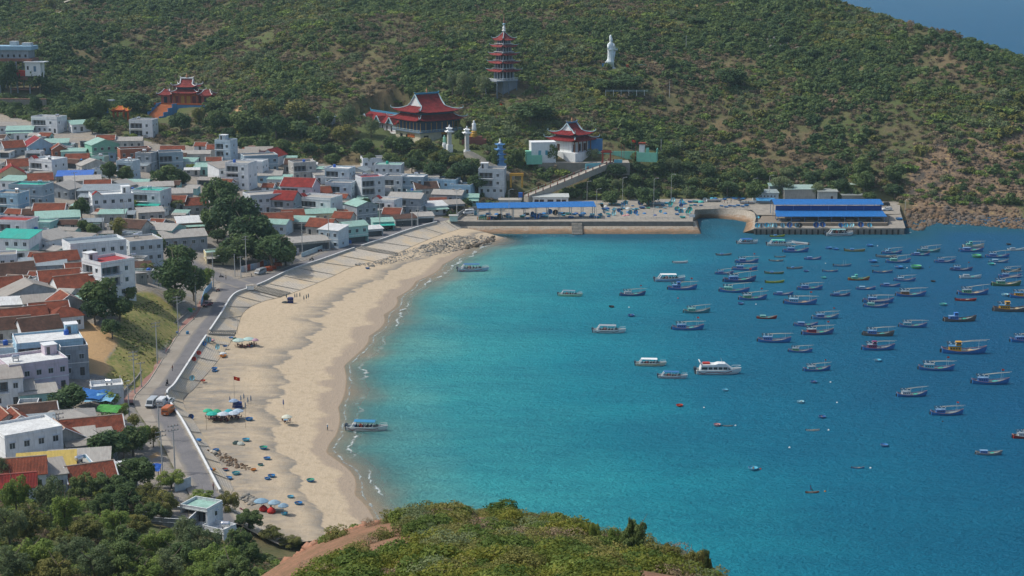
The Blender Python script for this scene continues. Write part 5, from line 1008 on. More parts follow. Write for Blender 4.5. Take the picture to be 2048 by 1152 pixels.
# orange temple with side pavilions, blue terrace and stairs
th = R(-8); p = UY(376, 208, 885); t = thing('temple', 'orange temple with two side pavilions on a blue terrace', 'temple', p, th); RED2 = tile('#9b4440'); RED_keep = RED; RED = RED2
boxpart(t, 'terrace', LBL, -16, 15, -9, 9, -6, .6); boxpart(t, 'terrace_edge', ORG, -16.2, 15.2, -9.2, -8.8, .4, 1.3); boxpart(t, 'hall_wall', ORG, -7, 7, -3, 6, .6, 6.6)
for i in range(4): boxpart(t, 'door', paint('#c98a2c' if i % 3 else '#7a2c24', .6, .2), -5.9 + i*3.2, -3.8 + i*3.2, -3.12, -2.98, .7, 4.6)
colonnade(t, 14.4, 9.6, .6, 6.4, 4, paint('#a8402c', .6, .2), r=.28); tiered_hall(t, 12.5, 8.5, 6.4, (1.5, 1.9, 1.4), (1.5, 1.7, 1.5, 2.6), WHT, WHT, up=1.0)
for xx in (-11.5, 11.5):
    boxpart(t, 'pavilion_wall', paint('#a8503c', .7, .3), xx - 2.6, xx + 2.6, -3.5, 2, .6, 5.2); boxpart(t, 'door', DARK, xx - .9, xx + .9, -3.62, -3.48, .7, 4.2); m = MB(); rectroof(m, 8, 8, 3, .3, 5.2, 3, .7, ns=8); o = m.build('pavilion_roof', RED2, t, (xx, -.7, 0)); hips(8, 8, 3, .3, 5.2, 3, .7, .18, WHT, o, curl=.5)
RED = RED_keep
st = thing('stairway', 'broad orange stairway climbing to the orange temple', 'stairs', UY(320, 226, 866), R(-24)); [boxpart(st, 'side_wall', LBL, x, x + .4, -8 + 4*k, -4 + 4*k, -4, -1.0 + 1.9*k) for x in (-5.42, 5.02) for k in range(4)]
for i in range(14): boxpart(st, 'step', paint('#b7754c', .8, .4), -5, 5, -7.5 + i*1.05, -7.5 + (i+1)*1.05, -4, -2.6 + i*.5)
def blocks(name, label, cat, px, py, Y, rz, parts):
    o = thing(name, label, cat, UY(px, py, Y), R(rz))
    for nm, mt, b in parts: boxpart(o, nm, mt, *b)
    return o
g = blocks('temple_gate', 'orange three-roofed gate with yellow finials at the temple stairs', 'gate', 242, 238, 836, -8, [('pillar', ORG, (x - .35, x + .35, -.6, .6, -3, 4.2)) for x in (-4, -1.6, 1.6, 4)] + [('beam', paint('#9b3424', .6, .2), (-4.6, 4.6, -.5, .5, 3.6, 4.4))])
for xx, s, zb in ((0, 1.35, 4.9), (-3, .9, 4.4), (3, .9, 4.4)):
    m = MB(); rectroof(m, 4.2*s, 3*s, 1.6*s, .2, zb, 1.5*s, .5, ns=6); o = m.build('roof', ORG, g, (xx, 0, 0)); hips(4.2*s, 3*s, 1.6*s, .2, zb, 1.5*s, .5, .14, paint('#d8a83c', .5, .1), o, curl=.6)
blocks('stair_wall', 'red and blue stair wall descending from the orange gate to the village', 'wall', 212, 262, 822, 38, [('wall', paint('#b0523c', .7, .4), (-9, 9, -.25, .25, -4, 1.0)), ('coping', LBL, (-9, 9, -.4, .4, 1.0, 1.3))])
# pagoda
th = R(40); p = UY(1008, 186, 846); t = thing('pagoda', 'tall slender red-tiered pagoda tower with spire on the hillside', 'pagoda', p, th); GRY = paint('#a3abb2', .75, .5); GRD = paint('#6d7a86', .75, .4)
boxpart(t, 'base_wall', paint('#8a9298', .8, .6), -3.6, 6.2, -3.6, 3.6, -4, 6.6); boxpart(t, 'platform', GRY, -9.5, 5.0, -5.6, 4.6, 6.6, 7.2)
for x, y in ((-9, -5.2), (-9, 4), (-5, -5.2), (-1.0, -5.2), (4.4, -5.2)): m = MB(); m.cyl((x, y, -5), (x, y, 6.6), .3, n=8); m.build('column', GRD, t)
m = MB()
for a, b in (((-9.4, -5.5), (4.9, -5.5)), ((-9.4, 4.5), (-9.4, -5.5))):
    A = Vector((*a, 8.1)); B = Vector((*b, 8.1)); m.tube([A, B], .12, 5); n_ = 14
    for i in range(n_ + 1): q = A.lerp(B, i / n_); m.cyl(q - Vector((0, 0, .9)), q, .1, n=5)
m.build('balustrade', WHT, t)
zt = 7.2
for k in range(5):
    hw = (7.0 - k * .62); eh = (4.9 if k == 0 else 4.25 if k < 4 else 3.2); m = MB()
    for s in range(4):
        a = s * math.pi / 2; c, sn = round(math.cos(a)), round(math.sin(a)); rot = lambda x, y: (x*c - y*sn, x*sn + y*c)
        o = rot(-hw/2, -hw/2); ux = rot(1, 0); nn_ = rot(0, -1); facade(m, (*o, zt), (*ux, 0), hw, eh, (*nn_, 0), [(hw*.12, hw*.3, .4, eh - .9, .25), (hw*.4, hw*.6, .2, eh - .7, .5), (hw*.7, hw*.88, .4, eh - .9, .25)], 0, 1)
    m.build('storey', [GRD, DARK], t); colonnade(t, hw + .5, hw + .5, zt, zt + eh - .3, 3, GRY, .15, .3)
    zt += eh
    if k < 4:
        m = MB(); w0 = hw + 5.6 - k*.25; rectroof(m, w0, w0, hw - .2, hw - .2, zt - .5, 1.2, 1.0, bend=1.1); r = m.build('tier_roof', RED2, t); hips(w0, w0, hw - .2, hw - .2, zt - .5, 1.2, 1.0, .14, PAL, r, curl=.4, bend=1.1)
        m = MB(); bw = hw + 1.8
        for s in range(4):
            a = s * math.pi/2; A = Matrix.Rotation(a, 3, 'Z') @ Vector((-bw/2, -bw/2, zt + 1.1)); B = Matrix.Rotation(a, 3, 'Z') @ Vector((bw/2, -bw/2, zt + 1.1)); m.tube([A, B], .1, 4)
            for i in range(9): q = A.lerp(B, i/8); m.cyl(q - Vector((0, 0, .9)), q, .07, n=4)
        m.build('balustrade', WHT, t)
m = MB(); rectroof(m, 8.4, 8.4, .5, .5, zt - .3, 4.4, 1.0, bend=1.6); r = m.build('top_roof', RED2, t); hips(8.4, 8.4, .5, .5, zt - .3, 4.4, 1.0, .16, PAL, r, curl=.5, bend=1.6)
m = MB(); m.lathe([(.5, 0), (1.1, .5), (.6, 1.1), (.9, 1.6), (.5, 2.6), (.35, 3.4)], 10, c=(0, 0, zt + 4.0)); m.lathe([(.3, 0), (.8, .2), (.85, .5), (.4, .9)], 10, 1, c=(0, 0, zt + 7.4)); m.lathe([(.28, 0), (.2, 2), (.06, 5.2)], 8, 2, c=(0, 0, zt + 8.2)); m.build('spire', [WHT, plain('#7fa8b5', .4), plain('#a06a58', .5)], t)
# great white statue: robed standing figure, one continuous body
t = thing('statue', 'tall white robed statue standing on the hillside', 'statue', UY(1221, 135, 872), R(18))
def ringpts(z, rx, ry, cx=0, cy=0, n=20, fold=.0, ph=0): return [(cx + rx*(1 + fold*math.cos(7*a + ph))*math.cos(a), cy + ry*(1 + fold*math.cos(7*a + ph))*math.sin(a), z) for a in [2*math.pi*i/n for i in range(n)]]
prof = [(0, 2.1, 1.9, 0, 0, 0), (2.6, 1.9, 1.75, 0, 0, 0), (2.7, 2.3, 2.0, -.2, 0, .1), (3.4, 1.95, 1.7, -.15, 0, .12), (5, 1.65, 1.35, 0, 0, .12), (7, 1.6, 1.25, 0, 0, .1), (9, 1.7, 1.25, 0, 0, .06), (10.6, 1.85, 1.25, 0, 0, .03), (12, 1.95, 1.15, -.05, 0, .02), (12.9, 1.6, 1.0, -.05, 0, 0), (13.4, .85, .75, .0, 0, 0), (13.8, .7, .72, .1, -.05, 0), (14.4, .85, .9, .12, -.05, 0), (15.1, .92, .95, .1, 0, 0), (15.7, .85, .85, .0, .05, 0), (16.3, .68, .65, -.15, .1, 0), (17, .5, .5, -.2, .1, 0), (17.5, .22, .22, -.2, .1, 0)]
m = MB(); m.loft([ringpts(z, a, b, cx, cy, 20, f) for z, a, b, cx, cy, f in prof]); 
m.tube([Vector((1.5, -.4, 12)), Vector((1.9, -1.0, 10.4)), Vector((1.5, -1.5, 10.9)), Vector((1.2, -1.6, 12.9))], [.6, .55, .42, .16], 8); m.tube([Vector((-1.5, -.3, 12)), Vector((-1.6, -.8, 9.8)), Vector((.2, -1.5, 9.6))], [.6, .6, .4], 8); m.tube([Vector((1.2, -.6, 10.2)), Vector((2.4, -1.0, 9.6)), Vector((3.7, -1.2, 9.5))], [.6, .45, .25], 8)
m.loft([[(1.2, -.5, 10), (2.6, -1, 9.5), (2.6, -.8, 9.3), (1.2, -.2, 9.6)], [(1.0, -.5, 4), (1.9, -.9, 4.2), (1.9, -.7, 4.2), (1.0, -.2, 4)]]); m.tube([Vector((-1.2, 0, 4.2)), Vector((-2.2, -.1, 3.2)), Vector((-3.2, -.1, 2.7))], [.7, .6, .2], 8)
m.build('figure', paint('#dfe9e9', .5, .12), t, smooth=True); m = MB(); m.lathe([(.3, 0), (.4, .4), (.12, .8), (.14, 1.3)], 8, c=(3.2, -1.2, 9.75)); m.build('vase', plain('#8fb7bd', .4), t); m = MB(); m.lathe([(2.6, -5), (2.6, -.6), (3.0, -.3), (2.4, 0)], 16); m.build('pedestal', WHT, t)
blocks('statue_terrace', 'blue painted terrace behind the white statue', 'terrace', 1240, 137, 876, 0, [('floor', paint('#8b8f90', .9, .6), (-10, 14, -4, 4, -3, .3)), ('wall', LBL, (-10, -4.6, -3.7, -3.3, -2, 3.0)), ('wall', paint('#62a6b8', .7, .4), (8, 14, -3.7, -3.3, -2, 2.4)), ('shrine', paint('#b0543c', .7, .3), (3.4, 4.8, 1, 2.4, 0, 2.0))])
blocks('terrace_railing', 'pale blue railing under the statue tree', 'railing', 1250, 184, 832, 0, [('rail', PAL, (-10, 12, -.06, .06, .8, .95)), ('rail', PAL, (-10, 12, -.06, .06, .3, .4))] + [('post', WHT, (x - .08, x + .08, -.08, .08, -2, 1.1)) for x in range(-10, 13, 4)])
# lesser monuments on the slope
def figure(name, label, px, py, Y, h, mats, base=None):
    o = thing(name, label, 'statue', UY(px, py, Y), 0); k = h / 4; m = MB(); m.loft([ringpts(z*k, a*k, b*k, 0, 0, 12, f) for z, a, b, f in [(0, .8, .7, .05), (.8, .9, .8, .1), (1.8, .75, .6, .08), (2.6, .85, .6, 0), (3.0, .55, .45, 0), (3.15, .3, .3, 0), (3.3, .4, .4, 0), (3.65, .42, .42, 0), (3.9, .25, .25, 0), (4.0, .1, .1, 0)]])
    m.build('figure', mats[0], o, smooth=True); m = MB(); m.lathe([(1.3*k, -3), (1.3*k, -.9*k), (1.0*k, -.6*k), (1.15*k, -.3*k), (.9*k, 0)], 10); m.build('pedestal', mats[1], o); return o
figure('statue', 'white seated statue on a golden pedestal right of the temple', 948, 262, 782, 5.2, (paint('#dfe3e2', .6, .1), paint('#b98f3a', .6, .2))); figure('statue', 'small pale green statue beside the left temple pillar', 889, 285, 775, 3.6, (paint('#8fc7b0', .6, .1), WHT))
blocks('memorial_base', 'dark red tiered base under the white seated statue', 'base', 948, 268, 782, 0, [('tier', paint('#7d4a40', .8, .4), (-6, 6, -2, 3, -5, -2.6)), ('tier', paint('#8a5548', .8, .4), (-4, 4, -1.6, 2.4, -2.6, -1.2))])
for px, py, Y, h, lab in ((899, 292, 772, 7.0, 'left white stone pillar of the temple approach'), (934, 303, 766, 9.0, 'right taller white stone pillar of the temple approach')):
    o = thing('stone_pillar', lab, 'pillar', UY(px, py, Y), R(20), 'pillars of the temple approach'); boxpart(o, 'base', WHT, -1.3, 1.3, -1.3, 1.3, -3, .8); boxpart(o, 'shaft', paint('#c3c3bd', .8, .6), -.85, .85, -.85, .85, .8, h); m = MB(); rectroof(m, 3.6, 3.6, 1.6, 1.6, h, .8, .4, ns=6); rectroof(m, 2.6, 2.6, .4, .4, h + 1.5, 1.0, .4, ns=6); m.box(-.8, .8, -.8, .8, h + .6, h + 1.6); m.lathe([(.3, 0), (.35, .4), (.08, 1)], 8, c=(0, 0, h + 2.4)); m.build('cap', WHT, o)
o = thing('small_pagoda', 'small light blue tiered pagoda beside the hill steps', 'pagoda', UY(1000, 330, 758), R(30)); zz = 0; LB2 = paint('#6f9fc8', .7, .3); boxpart(o, 'base', LB2, -2.2, 2.2, -2.2, 2.2, -3, .8); zz = .8
for k in range(4):
    hw = 2.9 - k*.35; boxpart(o, 'storey', LB2, -hw/2, hw/2, -hw/2, hw/2, zz, zz + 2.0); m = MB(); rectroof(m, hw + 1.8, hw + 1.8, hw - .4, hw - .4, zz + 1.9, .6, .5, ns=6); m.build('tier_roof', paint('#4f7fae', .6, .2), o); zz += 2.4
m = MB(); m.lathe([(.8, 0), (.3, .9), (.4, 1.2), (.1, 2.4)], 8, c=(0, 0, zz)); m.build('spire', WHT, o)
# steps from pillars down to the yellow gate
o = thing('hill_steps', 'long flight of stone steps below the temple pillars', 'stairs', (0, 0, 0)); A = UY(935, 303, 764); B = UY(1022, 352, 744); n_ = 34; dirv = (B - A); hv = Vector((dirv.x, dirv.y, 0)).normalized(); sv = Vector((-hv.y, hv.x, 0)) * 2.6; stm = paint('#a5a093', .9, .6)
for i in range(n_):
    a = A.lerp(B, i / n_); b = A.lerp(B, (i + 1) / n_); m = MB(); q = [a - sv, a + sv, Vector((b.x, b.y, a.z)) + sv, Vector((b.x, b.y, a.z)) - sv]; dn = Vector((0, 0, -2.2)); m.add([*q, *[v + dn for v in q]], [(3, 2, 1, 0), (4, 5, 6, 7), (0, 1, 5, 4), (1, 2, 6, 5), (2, 3, 7, 6), (3, 0, 4, 7)]); m.build('step', stm, o)
blocks('yellow_gate', 'yellow arch gate at the foot of the hill steps', 'gate', 1033, 366, 742, 0, [('pillar', paint('#c9993a', .7, .3), (-3.1, -2.2, -.5, .5, -2, 4.2)), ('pillar', paint('#c9993a', .7, .3), (2.2, 3.1, -.5, .5, -2, 4.2)), ('beam', paint('#c9993a', .7, .3), (-3.3, 3.3, -.6, .6, 3.4, 4.6))])
# ramp to the small temple
A = UY(1052, 391, 733); B = UY(1222, 322, 768); dv = B - A; hv = Vector((dv.x, dv.y, 0)).normalized(); sv = Vector((-hv.y, hv.x, 0)) * 1.7
t = thing('ramp', 'sloping concrete ramp with red posts leading to the small temple', 'ramp', (0, 0, 0)); m = MB(); dn = Vector((0, 0, -3)); q = [A - sv, A + sv, B + sv, B - sv]; m.add([*q, *[v + dn for v in q]], [(3, 2, 1, 0), (0, 1, 5, 4), (1, 2, 6, 5), (2, 3, 7, 6), (3, 0, 4, 7)]); m.build('deck', paint('#a8a296', .9, .6), t); rp = paint('#8a3f38', .7, .3)
for s in (-1, 1):
    m = MB(); m.tube([A + sv*s + Vector((0, 0, 1)), B + sv*s + Vector((0, 0, 1))], .1, 5); m.build('rail', paint('#a09a92', .8, .4), t)
    for i in range(13): c = A.lerp(B, i/12) + sv*s; m = MB(); m.box(c.x - .22, c.x + .22, c.y - .22, c.y + .22, c.z - .3, c.z + 1.2); m.build('post', rp, t)
GRN = paint('#7fc4aa', .7, .3)
blocks('temple_yard', 'concrete terrace yard around the small temple', 'terrace', 1200, 322, 772, 0, [('slab', paint('#a39d92', .9, .6), (-30, 14, -7, 9, -6, -.3)), ('retaining_wall', paint('#8a857b', .9, .9), (-30, 14, -7.4, -7.02, -5, .1))])
blocks('red_gate', 'red tiled gate at the top of the ramp', 'gate', 1213, 322, 766, 0, [('pillar', paint('#a0483a', .7, .3), (-2.2, -1.5, -.4, .4, -3, 4.0)), ('pillar', paint('#a0483a', .7, .3), (1.5, 2.2, -.4, .4, -3, 4.0)), ('roof', paint('#8f3a30', .7, .3), (-2.7, 2.7, -.9, .9, 4.0, 4.6)), ('roof_ridge', paint('#8f3a30', .7, .3), (-2.2, 2.2, -.3, .3, 4.6, 5.2))])
blocks('gate_wall', 'turquoise wall beside the red gate', 'wall', 1190, 333, 763, 24, [('wall', paint('#6fb3c0', .7, .3), (-5, 3, -.2, .2, -4, 1.6))]); blocks('gate_wall', 'short turquoise wall right of the red gate', 'wall', 1228, 324, 765, 0, [('wall', paint('#6fb3c0', .7, .3), (0, 4, -.2, .2, -4, 1.2))])
blocks('temple_house', 'bright white block house left of the small temple', 'house', 1085, 309, 770, 8, [('wall', WHT, (-6, 6, -3.5, 4, -4, 6)), ('parapet', WHT, (-6.1, 6.1, -3.6, 4.1, 6, 6.4)), ('door', plain('#5aa0b0', .6), (-2.6, -1.3, -3.6, -3.48, .2, 2.4)), ('door', plain('#5aa0b0', .6), (.8, 2.0, -3.6, -3.48, .2, 2.4)), ('annex', GRN, (-8.6, -6.05, -4, -.5, -3, 2.2)), ('yard_wall', GRN, (-8.6, -1, -5.4, -5.1, -4, .4))])
blocks('shrine', 'little white shrine with orange roof inside green walls', 'shrine', 1284, 306, 775, -10, [('wall', WHT, (-1.3, 1.3, -1.3, 1.3, -2, 4.4)), ('roof', tile('#a04a34'), (-1.7, 1.7, -1.7, 1.7, 4.4, 5.1)), ('yard_wall', GRN, (-2.4, 7.4, -2.6, -2.3, -4, .6)), ('yard_wall', GRN, (7.1, 7.4, -2.3, 4, -4, 2.2)), ('pedestal', GRN, (1.9, 3.4, -1, .8, -1, 2.6))])
blocks('yard_wall', 'low green wall along the temple yard', 'wall', 1250, 306, 779, 0, [('wall', GRN, (-14, 8, -.2, .2, -3, .9))]); blocks('blue_screen', 'blue painted screen wall beside the small temple', 'wall', 1187, 296, 783, 0, [('wall', LBL, (-4.4, 4.4, -.2, .2, -3, 4.6))])
for px in (1226, 1243, 1248, 1271): 
    o = thing('flag_pole', 'slim dark red pole standing in the temple yard', 'pole', UY(px, 312, 770), 0, 'poles in the temple yard'); m = MB(); m.cyl((0, 0, -1), (0, 0, 5.6), .09, n=6); m.build('shaft', rp, o)
def flagpole(px, py, h, label, fw=1.8, loc=None, fc='#c02a20'):
    p = loc if loc is not None else Gd(px, py); o = thing('flag', label, 'flag', p, 0, 'flags on poles'); m = MB(); m.cyl((0, 0, -.5), (0, 0, h), .05, .035, 6); m.build('pole', plain('#8d8d88', .5), o)
    m = MB(); n_ = 6; vs = [(fw*i/n_, .15*math.sin(i*1.3), h - .05 - .06*i - j*fw*.62) for j in (0, 1) for i in range(n_ + 1)]; m.add(vs, [(i + n_ + 1, i + n_ + 2, i + 1, i) for i in range(n_)]); fl_ = m.build('cloth', plain(fc, .8), o)
    m = MB(); c = (fw*.5, -.12, h - .2 - fw*.31); pts = [(c[0] + (fw*.17 if k % 2 == 0 else fw*.07)*math.sin(k*math.pi/5), c[1], c[2] + (fw*.17 if k % 2 == 0 else fw*.07)*math.cos(k*math.pi/5)) for k in range(10)]; m.add(pts, [tuple(range(10))]); m.build('star', plain('#d8b02c', .8), fl_); return o
flagpole(0, 0, 8, 'red flag with yellow star in the small temple yard', 1.9, loc=UY(1263, 312, 770)); flagpole(0, 0, 7.5, 'red flag on a pole below the pagoda', 1.4, loc=UY(999, 236, 808))
# concrete building on the upper left hillside
CG = paint('#8d98a2', .85, .7); BRK = paint('#8f6354', .9, .7); t = thing('hillside_building', 'unfinished grey concrete building on the upper left hillside', 'building', UY(36, 188, 905), R(-4))
for z, x0, x1 in ((8.4, -15, 10), (18.6, -15, 11)): boxpart(t, 'floor_slab', BRK, x0, x1, -5.4, 6, z, z + 1.6)
boxpart(t, 'lower_slab', BRK, -2, 9, -5, 5, 2.6, 3.3)
for x in (-14, -8, -2, 2, 9): 
    for y in (-5, 4.5): boxpart(t, 'column', CG, x - .3, x + .3, y - .3, y + .3, -6, 18.6)
m = MB(); facade(m, (-15, -4.6, 20.2), (1, 0, 0), 24, 4.6, (0, -1, 0), [(2 + 3.3*i, 3.2 + 3.3*i, .6, 2.2, .3) for i in range(7)], 0, 1); facade(m, (9, -4.6, 20.2), (0, 1, 0), 10, 4.6, (1, 0, 0), []); facade(m, (-15, 5.4, 20.2), (0, -1, 0), 10, 4.6, (-1, 0, 0), []); facade(m, (9, 5.4, 20.2), (-1, 0, 0), 24, 4.6, (0, 1, 0), []); m.build('upper_wall', [CG, DARK], t)
boxpart(t, 'roof_parapet', paint('#8fb3c8', .8, .4), -15.5, 11, -5.6, 6.2, 24.8, 27); boxpart(t, 'roof_room', paint('#b9bdbd', .8, .4), -3, 1, 0, 4, 27, 29.4); boxpart(t, 'roof_room', paint('#b9bdbd', .8, .4), 4, 9, 0, 4, 27, 28.6)
blocks('hillside_house', 'small white house with red terrace edge on the upper left hillside', 'house', 72, 146, 900, -6, [('wall', WHT, (-5, 4, -3, 3, -1.5, 6)), ('roof', WHT, (-5.4, 6.4, -3.8, 3.4, 6, 6.5)), ('post', WHT, (5.6, 5.9, -3.5, -3.2, -2, 6)), ('window', DARK, (-3.8, -2.8, -3.1, -2.98, 2, 4)), ('door', plain('#5b7b92', .6), (0, 1.4, -3.1, -2.98, 1, 4)), ('terrace', paint('#a8302c', .7, .2), (-11, -5.02, -3, 1, -1.5, 1.4))])
blocks('terrace_wall', 'weathered stone terrace wall below the hillside building', 'wall', 30, 212, 880, -6, [('wall', paint('#8f8a80', .95, 1), (-16, 18, -.4, .4, -4, 3.6)), ('coping', paint('#a07a68', .9, .6), (-16, 18, -.5, .5, 3.6, 4.2))])
blocks('lookout_hut', 'small grey hut among trees left of the temple', 'hut', 654, 250, 815, -14, [('wall', paint('#a9adaa', .8, .6), (-3.6, 3.6, -2.6, 2.6, -3, 4)), ('roof', paint('#9ab0ae', .8, .5), (-4.2, 4.2, -3.2, 3.2, 4, 4.4)), ('window', DARK, (-1.6, -.7, -2.7, -2.58, 1, 3)), ('window', DARK, (.7, 1.6, -2.7, -2.58, 1, 3))])
blocks('blue_gateway', 'blue post and grey slab near the orange gate', 'wall', 215, 232, 845, -6, [('post', LBL, (-.5, .5, -.4, .4, -3, 8)), ('slab', CG, (-3.5, 4, -2, 2, 8, 8.5))])
for px, py, h, lab in ((1372, 99, 7.5, 'pale pole high on the hillside right of the statue'), (1339, 195, 8.5, 'pale pole in the middle of the right hillside'), (1322, 307, 7, 'pale pole just right of the green shrine')):
    o = thing('hill_pole', lab, 'pole', Gd(px, py), 0, 'poles on the hillside'); m = MB(); m.cyl((0, 0, -1), (0, 0, h), .16, .11, 8); m.build('shaft', paint('#aeb0ac', .8, .4), o)

# footpaths on the hill
def hillpath(pts, w, mat):
    L = crom([tuple(Gd(a, b)) for a, b in pts], 6); L[:, 2] = tz(L[:, 0], L[:, 1]) + .35; d = np.gradient(L, axis=0); q = np.stack([-d[:, 1], d[:, 0], 0*d[:, 0]], 1); q /= np.linalg.norm(q, axis=1)[:, None]; strip('path', L - q*w/2, L + q*w/2, 2, mat)
hillpath([(100,29),(122,25),(128,22),(117,14),(122,8),(138,2),(156,-6)], 3.0, paint('#a9a596', .9, .6)); hillpath([(1396,-6),(1394,10),(1388,28),(1390,44),(1386,60)], 1.6, paint('#a08468', .95, .6))
# ------------------------------------------------------------------ harbour
def stain(name, c0, c1, c2):
    n = NT(name); g = n.n('NewGeometry').outputs['Position']; sep = n.n('SeparateXYZ'); n.l(g, sep.inputs[0]); a = n.noise(n.mapv(g, (.25, .25, 1.2)), 1, 5, .7); b = n.noise(g, 1.3, 4, .65)
    z = n.math('ADD', sep.outputs[2], n.math('MULTIPLY', n.math('SUBTRACT', a, .5), 4.0))
    c = n.ramp(n.math('DIVIDE', n.math('ADD', z, .6), 5, True), [(0, lin('#3f3b33')), (.16, lin(c2)), (.36, lin(c1)), (.58, lin(c0)), (1, lin(c0))]); n.bump(b, .4, .15)
    return n.base(n.mix(n.math('MULTIPLY', n.ramp(b, [(.4, G0), (.65, G1)]), .6), c, lin('#6f685a')), .9, .15)
QM = stain('quay_stone', '#a8a092', '#98795c', '#6d5d4a'); QD = paint('#7e7b74', .95, 1); DECK = paint('#9f998d', .9, 1.3)
def deckpoly(name, poly, z, mat, depth=1.0):
    mb = MB(); n_ = len(poly); mb.add([(x, y, z) for x, y in poly] + [(x, y, z - depth) for x, y in poly], [tuple(range(n_))] + [((i+1) % n_, i, n_+i, n_+(i+1) % n_) for i in range(n_)]); o = mb.build(name, mat)
    import bmesh as bm_; b = bm_.new(); b.from_mesh(o.data); bm_.ops.recalc_face_normals(b, faces=b.faces); b.to_mesh(o.data); b.free(); return tag(o, kind='structure')
deckpoly('quay_deck', QUAY, QZ, DECK, .3)
st_ = np.linspace(905, 1386, 40); rows = []
mb = MB(); rings = []
for a in st_:
    t0 = U(a, 442.5, QZ); t1 = U(a, 444, QZ); w0 = Vector((t1.x, t1.y, 2.5)); k = U(a, 470.5, -.4); e = U(a, 470.5, -3.0)
    w1 = Vector((t1.x, t1.y - 1.6, 2.35)); rings.append([t0 + Vector((0, .3, .02)), t0 + Vector((0, 0, .25)), t1 + Vector((0, 0, .25)), w0, w1, k, e])
for r0, r1 in zip(rings[:-1], rings[1:]):
    for i in range(6): mb.quad(r0[i], r0[i+1], r1[i+1], r1[i], (0, 0, 1, 2, 2, 2)[i])
tag(mb.build('quay_wall', [DECK, QD, QM]), kind='structure')
mb = MB(); A = rings[-1]; tip = U(1404, 471, -.6); cor = U(1391, 447, 3.4); back = U(1396, 440, -.5); mb.add([A[2], A[4], A[5], tip, cor, back], [(0, 1, 4), (1, 2, 3, 4), (4, 3, 5), (0, 4, 5)]); tag(mb.build('quay_end', QM), kind='structure')
# steps let into the quay wall
o = thing('quay_steps', 'stone steps let into the quay wall below the blue canopy', 'stairs', (0, 0, 0))
for i in range(9):
    a = U(1143, 444, QZ); b = U(1164, 444, QZ); y = a.y + .9 - i*.95; mb = MB(); mb.box(a.x, b.x, y - .95, y, -1.5, QZ - .1 - i*.46); mb.build('step', DECK, o)
# sloping concrete round the little cove
cov_t = crom([tuple(U(a, b, QZ)) for a, b in [(1378,442),(1384,428),(1396,420),(1440,418),(1480,419),(1506,424),(1512,436)]], 6); cov_b = crom([tuple(U(a, b, -1.2)) for a, b in [(1392,448),(1396,442),(1410,440),(1445,443),(1478,448),(1498,455),(1505,466)]], 6)
strip('cove_slope', cov_t, cov_b, 6, QM)
# pier
PZ = 2.6; PIER = polyU([(1508,456.5),(1809,456.5),(1790,428),(1515,428)], PZ); deckpoly('pier', PIER, PZ, DECK, 6)
PD = polyU([(1515,446),(1775,446),(1790,404),(1540,404)], 3.9); deckpoly('pier_platform', PD, 3.9, paint('#8a7f70', .95, .9), 2.2)
fa, fb = U(1510, 457, PZ), U(1808, 457, PZ); pm_ = MB(); pm_.box(-.35, .35, -.5, 0, -2.5, 2.2); po = pm_.build('fender', paint('#33322e', .9, .5)); 
tag(po, None, None); pierface = bpy.data.objects['pier']; po.parent = pierface; po.location = fa + Vector((.6, -.02, 0)); po.location.z = 0
for i in range(1, 26): q = fa.lerp(fb, i/26); mkobj('fender', po.data, pierface, (q.x, q.y - .02, 0))
w = MB(); L_ = U(1480, 467, -.6); w.add([U(1511, 457, PZ), U(1511, 440, PZ), U(1486, 448, -.8), U(1478, 468, -.8), U(1511, 470, -.8)], [(0, 1, 2, 3), (0, 3, 4)]); tag(w.build('pier_wing', QM), kind='structure')
# blue-roofed fish shed
BL = sheet('#1d6fb6', .1); BLD = sheet('#184a8c', .06); A = U(1555, 449, 2.6); B = U(1768, 449, 2.6); wd = (B - A).length; t = thing('fish_shed', 'long open fish shed with two-step bright blue metal roof on the pier', 'shed', (A + B)/2, math.atan2(B.y - A.y, B.x - A.x))
X = wd/2
def Z_at(py, y): q = UY(1660, py, t.location.y + y); return q.z - t.location.z
z1, z2, z3, z4, z5 = Z_at(433.5, -1.5), Z_at(421, 6), Z_at(411, 6.4), Z_at(409.5, 5.6), Z_at(398.5, 13)
m = MB(); roof_slab(m, (-X - .8, -1.5, z1), (X + .8, -1.5, z1), (X + .4, 6, z2), (-X - .4, 6, z2), .12); m.build('lower_roof', BL, t); m = MB(); m.box(-X, X, 6.2, 6.35, z2 - .4, z3); m.build('clerestory', BLD, t)
for i in range(7): m = MB(); x = -X + wd*i/6; m.box(x - .09, x + .09, 6.05, 6.18, z2 - .2, z3); m.build('clerestory_post', plain('#5d7fc0', .5), t)
m = MB(); roof_slab(m, (-X - .8, 5.4, z4), (X + .8, 5.4, z4), (X + .8, 13, z5), (-X - .8, 13, z5), .12); roof_slab(m, (X + .8, 21, z4 - 1.2), (-X - .8, 21, z4 - 1.2), (-X - .8, 13, z5), (X + .8, 13, z5), .12); m.build('upper_roof', BL, t)
me = None
for y in (-1.0, 6, 13, 20):
    for i in range(9):
        x = -X + wd*i/8; zt_ = z1 + .1 if y < 0 else z2 if y < 7 else z5 - .3 if y < 14 else z4 - 1
        m = MB(); m.cyl((x, y, -.2), (x, y, zt_), .13, n=6); m.build('post', plain('#6f86a8', .5), t)
m = MB(); m.box(-X, X, 3.2, 3.5, -.2, 2.2); m.build('back_wall', paint('#5d5a55', .9, .9), t)
for i in range(8): m = MB(); x = -X + wd*(i + .5)/8; m.box(x - 2.0, x + 1.4, 2.0 - (i % 3), 3.0 - (i % 3), 1.25, 1.9 + .3*(i % 2)); m.build('counter', paint(('#77818a', '#5a6a86', '#857a6a')[i % 3], .8, .6), t)
